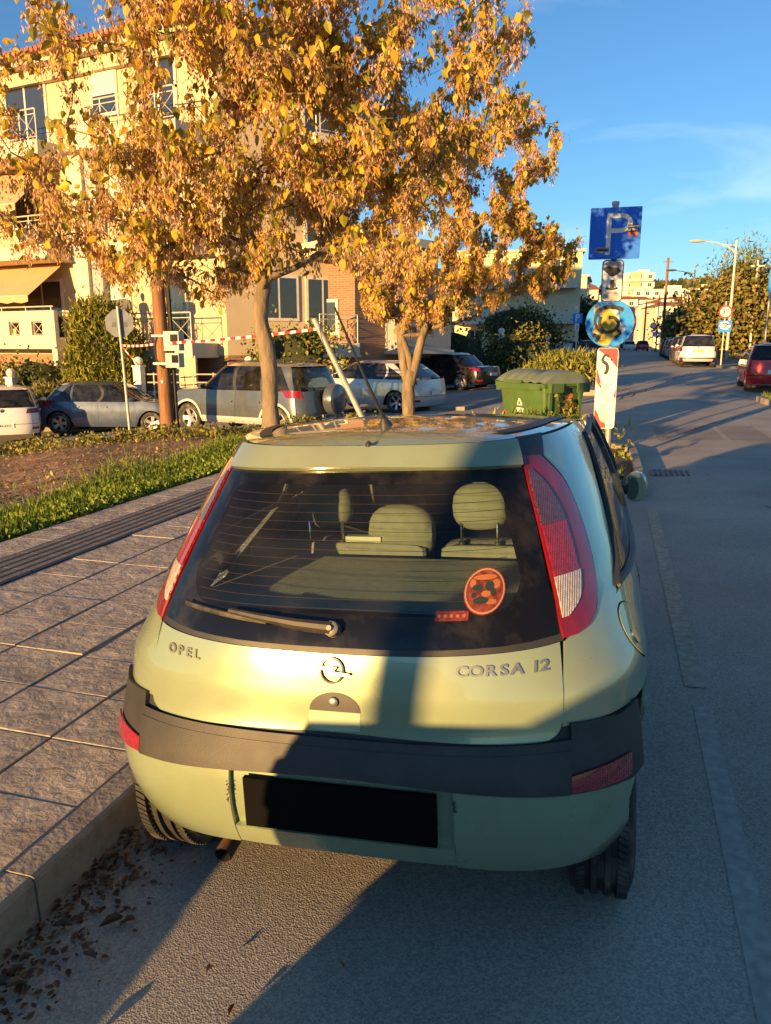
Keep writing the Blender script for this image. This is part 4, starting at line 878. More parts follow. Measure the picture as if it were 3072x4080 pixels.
# grey-blue off-roader on the side street: front wheel near (-10.5,16.0), rear wheel near (-7.2,15.6)
def by_axles(rear, front, ro, wheel_side=1, W=1.8, z=None):
    """returns location, rz so that the near-side rear wheel is at rear and the front wheel towards front"""
    d = Vector((front[0] - rear[0], front[1] - rear[1])).normalized(); n = Vector((d.y, -d.x))   # n = right of heading
    c = Vector(rear) - n * (-1) * 0
    org = Vector(rear) + n * wheel_side * (W / 2 - .12) - d * ro
    mid = org + d * 2
    return (org.x, org.y, gnd(mid.x, mid.y) if z is None else z), facing(d.x, d.y)
loc, rz = by_axles((-7.15, 15.75), (-9.68, 16.35), .82, 1, 1.82, -.36)
make_car('parked_off_roader', 'grey-blue off-roader with spare wheel on its back door and silver wheel arches', 'car', PA['slate'], loc, rz, L=4.25, W=1.82, H=1.66, wb=2.60, ro=.80, belt=1.06, hood=1.02, nose=.88, gl=(.12, .36, 2.55, 3.25), wheel_r=.36, spokes=5, sw=.09, light='mid', zlight=(.92, 1.08), sill=.32, cladding=silver_clad, rails=True, spare=PA['slate'], plate=.48, plate_txt='NKB 7145', bumper_dark=PA['darkgrey'])
loc, rz = by_axles((-15.18, 18.45), (-12.65, 19.15), .70, -1, 1.8, -.80); 
make_car('parked_hatchback', 'dark blue hatchback with white alloy wheels parked before the clipped cypress', 'car', PA['blue'], (loc[0], loc[1], -.82), rz, L=4.24, W=1.79, H=1.48, wb=2.65, ro=.75, belt=.95, hood=.92, nose=.75, gl=(.22, .70, 2.35, 3.15), wheel_r=.33, spokes=5, sw=.085, light='mid', zlight=(.78, .98), plate=.55)
make_car('parked_hatchback', 'white hatchback with dark tail lamps and a readable number plate', 'car', PA['white'], (-15.35, 16.55, -.86), facing(-.62, .78), L=4.05, W=1.75, H=1.45, wb=2.55, ro=.72, belt=.93, hood=.9, nose=.73, gl=(.2, .62, 2.3, 3.1), light='wide', zlight=(.76, .90), plate=.47, plate_txt='NIH-2313', emblem=.86, lmat=lens_mat('dark_red_lens', (.16, .01, .012)))
loc, rz = by_axles((-5.80, 20.75), (-8.25, 21.55), .78, 1, 1.78)
make_car('parked_hatchback', 'silver rounded hatchback with dented door standing behind the forked tree', 'car', PA['silver'], (loc[0], loc[1], -.20), rz, L=4.25, W=1.77, H=1.46, wb=2.63, ro=.80, belt=.96, hood=.93, nose=.74, gl=(.16, .85, 2.55, 3.55), wheel_r=.32, spokes=5, sw=.06, light='mid', zlight=(.84, 1.0), plate=.60)
loc, rz = by_axles((-5.70, 29.6), (-8.2, 30.55), .95, 1, 1.75)
make_car('parked_saloon', 'black saloon car with silver wheels parked across from the green waste container', 'car', PA['black'], (loc[0], loc[1], -.02), rz, L=4.5, W=1.75, H=1.42, wb=2.68, ro=1.0, belt=.90, hood=.86, nose=.70, gl=(.72, 1.25, 2.55, 3.35), trunk=(.25, .90), wheel_r=.32, spokes=7, sw=.06, light='mid', zlight=(.74, .86), plate=.62, wx=[(1.42, 2.05), (2.055, 3.02)])
# right-hand side of the street
make_car('parked_hatchback', 'glossy red hatchback parked by the grassy kerb on the far side', 'car', PA['red'], (4.72, 26.6, gnd(4.9, 28)), R_(-3), L=4.0, W=1.70, H=1.50, wb=2.5, ro=.70, belt=.98, hood=.93, nose=.78, gl=(.14, .50, 2.25, 3.05), wheel_r=.31, light='tall', zlight=(.76, .90), plate=.62, spokes=8, sw=.04)
make_car('parked_off_roader', 'white boxy off-roader with yellow number plate heading the row of parked cars', 'car', PA['white'], (3.95, 43.6, gnd(4, 45)), R_(-1.5), L=4.22, W=1.79, H=1.68, wb=2.58, ro=.80, belt=1.06, hood=1.0, nose=.85, gl=(.10, .28, 2.5, 3.2), wheel_r=.33, light='tall', zlight=(.82, .96), plate=.84, plate_txt='KI 0612CE', plate_mat=pm('plate_yellow', (.75, .55, .08), .5), bumper_dark=M['black_plastic'], cladding=silver_clad, rails=True, emblem=1.0, sill=.34)
row = [('champagne', 49.2, 1.5, 'beige hatchback in the parked row just beyond the white off-roader'), ('darkgrey', 55.0, 1.62, 'dark grey tall car second beyond the white off-roader in the row'), ('silver', 60.6, 1.48, 'silver hatchback third beyond the white off-roader in the row'), ('orange_red', 66.2, 1.47, 'dark red car fourth beyond the white off-roader in the row'), ('black', 71.8, 1.6, 'black car at the far end of the parked row')]
for pc, y, h, lab in row:
    make_car('parked_car', lab, 'car', PA[pc], (4.0 + .012 * (y - 45), y, gnd(4, y + 2)), R_(-1), L=4.2, W=1.76, H=h, wb=2.6, ro=.75, belt=h * .63, hood=h * .6, nose=.74, gl=(.15, .55, 2.35, 3.1), light='mid', zlight=(h * .5, h * .62), group='cars parked in a row along the right kerb', low=True, plate=.6)
for pc, x, y, lab in (('white', 1.55, 128, 'tiny white car far up the street'), ('red', 3.2, 118, 'tiny red car far up the street'), ('darkgrey', .9, 141, 'tiny dark car far up the street'), ('blue', 1.0, 160, 'tiny blue car farthest up the street')):
    make_car('distant_car', lab, 'car', PA[pc], (x, y, gnd(x, y + 2)), R_(0), light='mid', gl=(.15, .55, 2.35, 3.1), low=True, plate=False)
make_car('parked_estate', 'orange-red estate car beyond the juniper hedge', 'car', PA['orange_red'], (-2.25, 61.8, gnd(-1.6, 63)), R_(0), L=4.7, W=1.82, H=1.54, wb=2.76, ro=.95, belt=.98, hood=.95, nose=.78, gl=(.10, .32, 2.7, 3.5), light='tall', zlight=(.84, .96), plate=.72, rails=True)
make_car('parked_car', 'dark blue car mostly hidden beside the orange-red estate', 'car', PA['blue'], (-3.9, 66.5, gnd(-1.6, 68)), R_(4), light='mid', gl=(.15, .55, 2.35, 3.1), low=True)
# the car parked behind the photographer: its shadow climbs the green hatchback
make_car('parked_hatchback', 'dark grey hatchback parked nose to tail behind the green one', 'car', PA['darkgrey'], (-.72, -3.95, gnd(-.72, -2) - .0), R_(0), L=4.2, W=1.72, H=1.50, wb=2.55, ro=.78, belt=.96, hood=.98, nose=.78, gl=(.2, .65, 2.1, 3.05), light='mid', group='cars parked behind the camera')
make_car('parked_hatchback', 'silver hatchback second in the row behind the green one', 'car', PA['silver'], (-.60, -9.9, gnd(-.62, -8)), R_(0), L=4.2, W=1.74, H=1.5, gl=(.2, .65, 2.05, 2.85), light='mid', group='cars parked behind the camera')
# ------------------------------------------------------------------ foliage
def unit(a): return a / np.maximum(np.linalg.norm(a, axis=-1, keepdims=True), 1e-9)
class Cloud:
    """many small leaf faces gathered into one mesh, with a colour per leaf"""
    def __init__(s): s.V = []; s.F = []; s.C = []; s.n = 0
    def add(s, shape, faces, pos, d, side, scale, cols):
        n = np.cross(side, d); N = len(pos); k = len(shape); sh = np.array(shape, float)
        V = pos[:, None, :] + scale[:, None, None] * (sh[None, :, 0:1] * side[:, None, :] + sh[None, :, 1:2] * d[:, None, :] + sh[None, :, 2:3] * n[:, None, :])
        F = (np.array(faces)[None] + (s.n + np.arange(N) * k)[:, None, None]).reshape(-1, len(faces[0]))
        s.V.append(V.reshape(-1, 3)); s.F.extend(map(tuple, F.tolist())); s.C.append(np.repeat(cols, k, axis=0)); s.n += N * k
    def build(s, name, mat, parent=None):
        me = bpy.data.meshes.new(name); V = np.concatenate(s.V); me.from_pydata(V.tolist(), [], s.F); me.materials.append(mat)
        C = np.concatenate(s.C); at = me.color_attributes.new('col', 'FLOAT_COLOR', 'POINT'); at.data.foreach_set('color', np.concatenate([C, np.ones((len(C), 1))], 1).ravel()); me.update()
        o = bpy.data.objects.new(name, me); COL.objects.link(o); o.parent = parent; return o
LEAF = [(0, 0, 0), (.30, .28, .05), (.26, .62, .03), (0, 1, -.06), (-.26, .62, .03), (-.30, .28, .05)]; LEAF_F = [(0, 1, 2, 3), (0, 3, 4, 5)]
BLADE = [(-.06, 0, 0), (.06, 0, 0), (0, 1, .1)]; BLADE_F = [(0, 1, 2)]
SEED = [(0, 0, 0), (.15, .45, .02), (.05, 1, 0), (-.14, .6, 0)]; SEED_F = [(0, 1, 2, 3)]
OVAL = [(0, 0, 0), (.35, .5, .06), (0, 1, 0), (-.35, .5, .06)]; OVAL_F = [(0, 1, 2, 3)]
def pick(cols, n, jit=.15):
    c = np.array(cols)[rng.integers(0, len(cols), n)]; return np.clip(c * (1 + rng.normal(0, jit, (n, 1))), .003, 1)
def rdirs(n, droop=0.0, spread=1.0):
    d = rng.normal(0, spread, (n, 3)); d[:, 2] -= droop; return unit(d)
def rside(d):
    r = rng.normal(0, 1, d.shape); return unit(np.cross(d, r))
M['leaf'] = pm('leaf', (1, 1, 1), .5, attr=True, var=.12, scale=30, trans=.35, spec=.35)
M['needle'] = pm('needle_foliage', (1, 1, 1), .6, attr=True, var=.15, scale=20, trans=.15, spec=.2)
M['bark'] = pm('bark', (.22, .17, .11), .9, var=.3, scale=14, dirt=(.10, .075, .05), dscale=10, damt=.85, bump=1.0, bscale=30, stretch=(1, 1, .28))
M['bark2'] = pm('dark_bark', (.09, .07, .05), .9, var=.3, scale=14, bump=.8, bscale=25)
def in_ellipsoids(E, n, shell=0.0):
    out = []
    while len(out) < n:
        e = E[rng.integers(0, len(E))] if len(E) > 1 else E[0]; c, r = np.array(e[0]), np.array(e[1]); v = rng.normal(0, 1, 3); v /= np.linalg.norm(v); k = (shell + (1 - shell) * rng.random()) ** (1 / 3)
        out.append(c + v * r * k)
    return np.array(out)
def grow(base_nodes, targets, seg=.28, wob=.07, up=.12):
    """skeleton: list of (pos,parent). targets are joined to the nearest node, nearest first"""
    P = [np.array(p, float) for p, _ in base_nodes]; par = [q for _, q in base_nodes]; tips = []
    root = P[-1]; order = np.argsort(np.linalg.norm(targets - root, axis=1))
    for i in order:
        t = targets[i]; A = np.array(P); d = np.linalg.norm(A - t, axis=1) + .25 * np.maximum(0, A[:, 2] - t[2] + .1) * 2
        d[:max(0, len(base_nodes) - 3)] += 5
        j = int(np.argmin(d)); a = P[j]; L_ = np.linalg.norm(t - a); n = max(2, int(L_ / seg)); cur = j; mid = (a + t) / 2 + np.array([0, 0, -up * L_]) + rng.normal(0, wob, 3) * L_
        for k in range(1, n + 1):
            u = k / n; q = (1 - u) ** 2 * a + 2 * u * (1 - u) * mid + u * u * t + (rng.normal(0, wob * .25, 3) if k < n else 0); P.append(q); par.append(cur); cur = len(P) - 1
        tips.append(cur)
    return P, par, tips
def limbs(P, par, tips, r_tip, r_base, expo=2.3, nb=0):
    n = len(P); w = np.zeros(n)
    for t in tips: w[t] += 1
    for i in range(n - 1, 0, -1):
        if par[i] >= 0: w[par[i]] += w[i]
    w = np.maximum(w, .5); r = r_tip * w ** (1 / expo); r *= 1.0; mx = r.max(); f = r_base / mx
    r = r_tip + (r - r_tip) * (r_base - r_tip) / max(mx - r_tip, 1e-6); return r
def wood(P, par, r, name, mat, parent, sides=6, rmin=0):
    m = MB()
    for i in range(len(P)):
        j = par[i]
        if j < 0 or r[i] < rmin: continue
        n = sides if r[i] > .02 else 4
        m.tube([P[j], P[i]], [min(r[j], r[i] * 1.6), r[i]], n, caps=False)
    return m.build(name, mat, parent, 'all')
LEAFC = [(.58, .43, .04), (.46, .36, .035), (.64, .42, .05), (.32, .29, .03), (.55, .36, .04), (.24, .23, .025)]
SEEDC = [(.66, .43, .23), (.58, .35, .15), (.72, .49, .28), (.50, .29, .14), (.63, .39, .15)]
def maple(name, label, trunk_path, trunk_r, E, ntarget, nleaf, nclus, leaf=.11, seedl=.036, single=0, extra=None):
    t = thing(name, trunk_path[0], label, 'tree'); o0 = np.array(trunk_path[0][:3] if True else 0); rel = lambda p: np.array(p) - o0
    m = MB(); tp = [tuple(q) for q in crspline([rel(p) for p in trunk_path], 40)]; m.tube(tp, [trunk_r * k for k in np.linspace(1.15, .8, 41)], 16); 
    tg = in_ellipsoids(E, ntarget, .18)
    if extra is not None: tg = np.concatenate([tg, np.array(extra)])
    base = [(np.array(p), i - 1) for i, p in enumerate(trunk_path)]
    P, par, tips = grow(base, tg); r = limbs(P, par, tips, .005, trunk_r * .62, 1.75); nb = len(trunk_path)
    Pr = [p - o0 for p in P]
    # roughen the trunk a little
    m.v = [(x + .005 * math.sin(z * 9 + y * 20) + .005 * math.sin(z * 31 + x * 90), y + .006 * math.cos(z * 7 + x * 18), z) for x, y, z in m.v]
    m.build('trunk', M['bark'], t, 'all')
    par2 = [(-1 if i < nb else q) for i, q in enumerate(par)]
    wood(Pr, par2, r, 'branches', M['bark'], t)['kind'] = 'stuff'
    # nodes that may carry leaves: thin ones
    A = np.array(Pr); thin = np.where((r < .02) & (np.arange(len(A)) >= nb))[0]
    def spots(n, s):
        i = rng.choice(thin, n); j = np.array(par)[i]; u = rng.random((n, 1)); return A[i] * u + A[j] * (1 - u) + rng.normal(0, s, (n, 3))
    cl = Cloud(); p = spots(nleaf, .07); d = rdirs(nleaf, 1.3, .7); cl.add(LEAF, LEAF_F, p, d, rside(d), leaf * rng.uniform(.45, 1.3, nleaf), pick(LEAFC, nleaf)); cr = cl.build('crown', M['leaf'], t); cr['kind'] = 'stuff'
    cl = Cloud(); c = spots(nclus, .05); k = 13; cc = np.repeat(c, k, axis=0); hang = np.repeat(rng.uniform(.07, .20, nclus), k) * rng.random(nclus * k); cc[:, 2] -= hang; cc[:, :2] += rng.normal(0, .018, (len(cc), 2))
    d = rdirs(len(cc), 1.5, .55); col = np.repeat(pick(SEEDC, nclus, .2), k, axis=0) * (1 + rng.normal(0, .1, (len(cc), 1))); cl.add(SEED, SEED_F, cc, d, rside(d), seedl * rng.uniform(.8, 1.3, len(cc)), np.clip(col, .01, 1)); o = cl.build('seed_clusters', M['leaf'], t); o['kind'] = 'stuff'
    # bare twigs
    tw = MB(); q = spots(int(nleaf * .22), .03)
    for a in q[:450]: tw.tube([a, a + np.array([rng.normal(0, .07), rng.normal(0, .07), rng.normal(-.02, .07)]), a + np.array([rng.normal(0, .12), rng.normal(0, .12), rng.normal(-.05, .12)])], [.0035, .003, .002], 3, caps=False)
    tw.build('twigs', M['bark'], t, 'all')['kind'] = 'stuff'
    if single:    # the largest, nearest leaves are pieces of their own
        mats = []; mes = []
        for k_, c in enumerate(LEAFC):
            mm = MB(); mm.add([tuple(np.array(v) * leaf) for v in LEAF], LEAF_F); mt = pm('single_leaf', c, .5, var=.2, scale=40, trans=.35, spec=.35, rnd=True); ob = mm.build('leaf', mt, None, False); mes.append(ob.data); bpy.data.objects.remove(ob)
        q = spots(single * 6, .08); view = -unit(np.array([[0, 0, 1.69]]) - (q + o0)); near = np.argsort(np.linalg.norm(q + o0 - np.array([0, 0, 1.69]), axis=1))[:single]
        for i in near:
            o = obj('leaf', mes[random.randrange(len(mes))], t, q[i]); d = Vector(rdirs(1, 1.3, .6)[0]); o.rotation_euler = (d.to_track_quat('Y', 'Z')).to_euler(); sc = random.uniform(.8, 1.35); o.scale = (sc, sc, sc)
    return t
tb = [(-3.17, 6.88, .08), (-3.15, 6.89, .5), (-3.20, 6.87, 1.0), (-3.19, 6.87, 1.45), (-3.26, 6.86, 1.95), (-3.22, 6.9, 2.3)]
maple('maple_tree', 'yellowing maple tree with brown seed clusters growing from the pavement beside the green car', tb, .082,
      [((-3.5, 6.7, 3.75), (2.0, 1.5, 1.55)), ((-4.6, 6.4, 3.55), (1.3, 1.2, 1.25)), ((-2.2, 7.4, 4.3), (1.2, 1.2, 1.2)), ((-3.4, 6.8, 2.95), (2.1, 1.3, .85)), ((-3.3, 6.3, 3.7), (.8, .8, 1.1)), ((-3.25, 6.5, 4.6), (.9, .9, .9)), ((-2.7, 7.2, 3.6), (1.0, 1.0, 1.0)), ((-1.95, 7.7, 4.4), (1.1, 1.0, 1.1)), ((-2.3, 7.5, 3.7), (.9, .9, .9))], 500, 9200, 8200, .092, .040, 280,
      extra=[(-1.1, 8.2, 4.5), (-1.0, 8.0, 4.9), (-1.5, 7.9, 4.2), (-1.3, 8.4, 5.1), (-5.5, 6.2, 3.2), (-5.4, 6.1, 3.9), (-5.5, 6.3, 2.6), (-1.9, 7.6, 4.9)])
t2 = [(-3.97, 14.99, .02), (-3.96, 15.0, .5), (-3.97, 14.99, .95), (-3.92, 15.0, 1.2)]
maple('maple_tree', 'forked maple tree with russet seed clusters standing between the silver car and the container', t2, .125,
      [((-3.4, 15.2, 4.3), (2.3, 1.9, 2.1)), ((-2.2, 15.6, 3.4), (1.35, 1.3, .95)), ((-3.7, 15.1, 2.75), (1.5, 1.3, .75)), ((-4.6, 15, 4.5), (1.5, 1.4, 1.6)), ((-2.4, 15.4, 5.2), (1.3, 1.3, 1.2))], 400, 7000, 7500, .13, .055, 20,
      extra=[(-.85, 15.9, 3.75), (-1.2, 15.8, 3.1), (-.95, 15.8, 3.4), (-4.12, 14.94, 1.9), (-3.70, 15.06, 1.9)])
# the fork of the second tree
fk = MB(); fk.tube([(-3.95, 15, .80), (-4.06, 14.97, 1.3), (-4.12, 14.94, 1.8), (-4.2, 14.95, 2.4)], [.10, .085, .075, .06], 10); fk.tube([(-3.97, 15, .80), (-3.85, 15.02, 1.25), (-3.74, 15.06, 1.75), (-3.55, 15.1, 2.4)], [.105, .09, .08, .065], 10)
o = fk.build('fork', M['bark'], None, 'all'); tt = [x for x in bpy.data.objects if x.name == 'maple_tree.001'][0]; o.parent = tt; o.matrix_parent_inverse = Matrix.Translation(Vector(t2[0])).inverted()
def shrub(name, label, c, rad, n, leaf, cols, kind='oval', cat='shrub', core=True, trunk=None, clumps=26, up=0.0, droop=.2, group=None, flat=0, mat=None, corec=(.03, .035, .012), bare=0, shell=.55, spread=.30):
    """c = centre of the foliage; base follows"""
    base = (c[0], c[1], c[2] - rad[2] if trunk is None else trunk[0]); t = thing(name, base, label, cat, group); o0 = np.array(base); cc = np.array(c) - o0
    K = clumps; v = unit(rng.normal(0, 1, (K, 3))); cen = cc + v * np.array(rad) * rng.uniform(shell, .88, (K, 1)); q = rng.integers(0, K, n)
    p = cen[q] + rng.normal(0, 1, (n, 3)) * np.array(rad) * spread * rng.uniform(.6, 1.1, (K, 1))[q]
    p[:, 2] = np.maximum(p[:, 2], .02)
    d = rdirs(n, droop - up, .8); tone = rng.uniform(.7, 1.25, K)[q][:, None]
    cl = Cloud(); S_, F_ = {'oval': (OVAL, OVAL_F), 'leaf': (LEAF, LEAF_F), 'blade': ([(-.13, 0, 0), (.13, 0, 0), (0, 1, .1)], BLADE_F)}[kind]
    cl.add(S_, F_, p, d, rside(d), leaf * rng.uniform(.6, 1.3, n), np.clip(pick(cols, n) * tone, .004, 1)); o = cl.build('crown' if trunk else 'foliage', mat or M['needle'], t); o['kind'] = 'stuff'
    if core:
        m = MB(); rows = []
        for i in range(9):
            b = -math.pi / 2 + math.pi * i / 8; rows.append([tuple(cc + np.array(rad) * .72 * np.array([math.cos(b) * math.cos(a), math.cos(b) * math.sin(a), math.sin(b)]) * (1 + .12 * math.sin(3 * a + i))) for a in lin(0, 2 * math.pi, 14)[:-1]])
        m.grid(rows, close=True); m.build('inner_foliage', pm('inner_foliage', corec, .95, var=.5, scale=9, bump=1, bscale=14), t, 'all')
    if trunk is not None:
        z0, r0 = trunk; m = MB(); top = cc + np.array([0, 0, rad[2] * .3]); m.tube([(0, 0, -.1), (r0 * .5, 0, top[2] * .4), tuple(top)], [r0, r0 * .75, r0 * .3], 8)
        for k in range(min(K, 10)): m.tube([(r0 * .3, 0, top[2] * rng.uniform(.35, .7)), tuple((cen[k] + top) / 2 * np.array([.9, .9, .8])), tuple(cen[k])], [r0 * .4, r0 * .25, r0 * .08], 5)
        m.build('trunk', M['bark2'], t, 'all')
        if bare:
            m = MB()
            for k in range(bare):
                a = cen[rng.integers(0, K)] + rng.normal(0, .3, 3) * np.array(rad) * .5; b = a + unit(rng.normal(0, 1, (1, 3)) + np.array([[0, 0, .6]]))[0] * rad[2] * rng.uniform(.2, .55); m.tube([tuple(a), tuple((a + b) / 2 + rng.normal(0, .06, 3)), tuple(b)], [.02, .014, .006], 3, caps=False)
            m.build('twigs', M['bark2'], t, 'all')['kind'] = 'stuff'
    return t
GREENY = [(.20, .22, .03), (.14, .17, .025), (.26, .25, .04), (.09, .12, .02)]
OLIVE = [(.20, .19, .05), (.14, .14, .04), (.26, .22, .06), (.10, .10, .03), (.22, .16, .06)]
DARKG = [(.05, .07, .02), (.07, .09, .025), (.035, .05, .015), (.10, .11, .03)]
JUNI = [(.26, .27, .05), (.18, .20, .04), (.32, .30, .07), (.12, .14, .03)]
# clipped cypress before the apartment block
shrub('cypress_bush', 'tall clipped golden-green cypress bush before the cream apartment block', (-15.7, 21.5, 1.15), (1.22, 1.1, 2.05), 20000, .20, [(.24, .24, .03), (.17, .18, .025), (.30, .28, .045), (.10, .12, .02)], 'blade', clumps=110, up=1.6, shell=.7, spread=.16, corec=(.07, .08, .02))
shrub('leafy_shrub', 'dark leafy shrub under the balcony beside the globe-topped gate post', (-18.6, 21.6, .35), (1.7, .8, 1.0), 2500, .13, GREENY + DARKG, 'leaf')
shrub('rosemary_bush', 'low spiky bush behind the white hatchback', (-16.8, 20.2, -.05), (.75, .6, .55), 1600, .16, OLIVE, 'blade', up=1.4)
shrub('leafy_shrub', 'green shrub climbing the brick wall behind the grey-blue off-roader', (-9.6, 22.4, 1.3), (1.5, .8, 1.1), 2200, .14, GREENY, 'leaf')
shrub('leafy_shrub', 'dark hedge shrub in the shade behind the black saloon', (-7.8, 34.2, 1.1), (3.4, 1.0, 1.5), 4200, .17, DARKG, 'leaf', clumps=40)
shrub('leafy_shrub', 'sunlit leafy shrub with dry stems before the white fence posts', (-4.6, 36.5, 1.2), (1.7, .9, 1.25), 3000, .14, OLIVE + GREENY, 'leaf', clumps=34)
shrub('climbing_shrub', 'olive climber on the terrace of the cream villa', (-7.2, 55.5, 3.1), (2.6, 1.2, 1.3), 3000, .22, OLIVE, 'leaf')
shrub('leafy_shrub', 'dark garden hedge behind the white fence posts', (-5.4, 58, 1.6), (1.4, 4.5, 1.7), 3200, .22, DARKG, 'leaf', clumps=34)
# juniper hedge and low juniper before the container
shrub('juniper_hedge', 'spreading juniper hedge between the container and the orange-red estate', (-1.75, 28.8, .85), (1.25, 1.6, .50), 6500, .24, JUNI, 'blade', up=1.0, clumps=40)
shrub('juniper_bush', 'low juniper shoots growing at the foot of the green container', (-1.15, 12.5, .30), (1.0, .36, .26), 2600, .15, JUNI, 'blade', up=1.3, core=False, clumps=26)
shrub('weed_clump', 'tall weed with red leaves leaning on the container', (-.75, 13.0, .62), (.16, .14, .36), 200, .09, JUNI + [(.4, .12, .05)], 'leaf', core=False, clumps=8)
shrub('leafy_plant', 'small green plant at the foot of the graffitied sign pole', (.10, 10.9, .32), (.15, .15, .2), 70, .07, [(.12, .15, .03), (.22, .22, .05), (.08, .10, .02)], 'leaf', core=False, clumps=14, shell=.2)
shrub('leafy_plant', 'low green ground plant in the planting island by the drain', (-.1, 9.6, .2), (.36, .4, .12), 700, .07, DARKG + GREENY, 'leaf', core=False, clumps=10, shell=.2)
# right-hand side of the street
shrub('olive_tree', 'wide olive-brown tree leaning over the white off-roader', (9.0, 63, 4.0), (4.2, 3.2, 2.9), 12000, .34, OLIVE, 'oval', 'tree', corec=(.09, .08, .035), trunk=(.5, .22), clumps=70, bare=160)
shrub('cypress_tree', 'tall green conifer rising behind the wide olive-brown tree', (9.2, 72, 5.6), (2.3, 2.0, 3.6), 5200, .4, GREENY, 'blade', 'tree', up=1.2, trunk=(.6, .2), clumps=50)
shrub('leafy_tree', 'big yellow-green bushy tree behind the street lamp', (11.6, 47, 3.1), (3.9, 3.0, 2.9), 14000, .24, JUNI + OLIVE, 'leaf', 'tree', corec=(.09, .085, .025), trunk=(.4, .2), clumps=80)
shrub('leafy_tree', 'olive bushy tree beside the bare-branched tree', (14.8, 52, 4.2), (3.6, 3, 3.4), 9000, .3, OLIVE, 'leaf', 'tree', corec=(.08, .075, .03), trunk=(.4, .2), clumps=60)
bt = thing('bare_tree', (10.4, 44.5, .4), 'bare grey tree spreading thin twigs against the sky', 'tree')
tg = in_ellipsoids([((11.4, 44.6, 6.4), (2.6, 2.0, 2.4))], 240, .3); P, par, tips = grow([((10.4, 44.5, .4), -1), ((10.5, 44.5, 2.0), 0), ((10.7, 44.5, 3.4), 1)], tg, .4, .09, .05); r = limbs(P, par, tips, .012, .14); wood([np.array(p) - np.array((10.4, 44.5, .4)) for p in P], par, r, 'branches', M['bark2'], bt, 5)
for x, y, z, rx, rz, lab, cl_ in ((7.0, 84, 2.6, 2.6, 2.5, 'dark round tree far along the right pavement', DARKG), (7.8, 100, 2.8, 2.6, 2.6, 'green tree farther along the right pavement', GREENY), (8.2, 120, 3.4, 3.4, 3.0, 'olive tree far down the right side of the street', OLIVE), (-3.4, 112, 2.8, 2.0, 2.4, 'dark street tree far down the left pavement', DARKG), (-3.6, 135, 3.2, 2.6, 2.8, 'green street tree farthest down the left pavement', GREENY), (-3.4, 74, 2.8, 1.3, 1.9, 'thin dark street tree behind the blue parking sign', DARKG)):
    shrub('street_tree', lab, (x, y, z + lift(y)), (rx, rx, rz), 2200, .36, cl_, 'leaf', 'tree', core=True, trunk=(lift(y), .14), clumps=30)
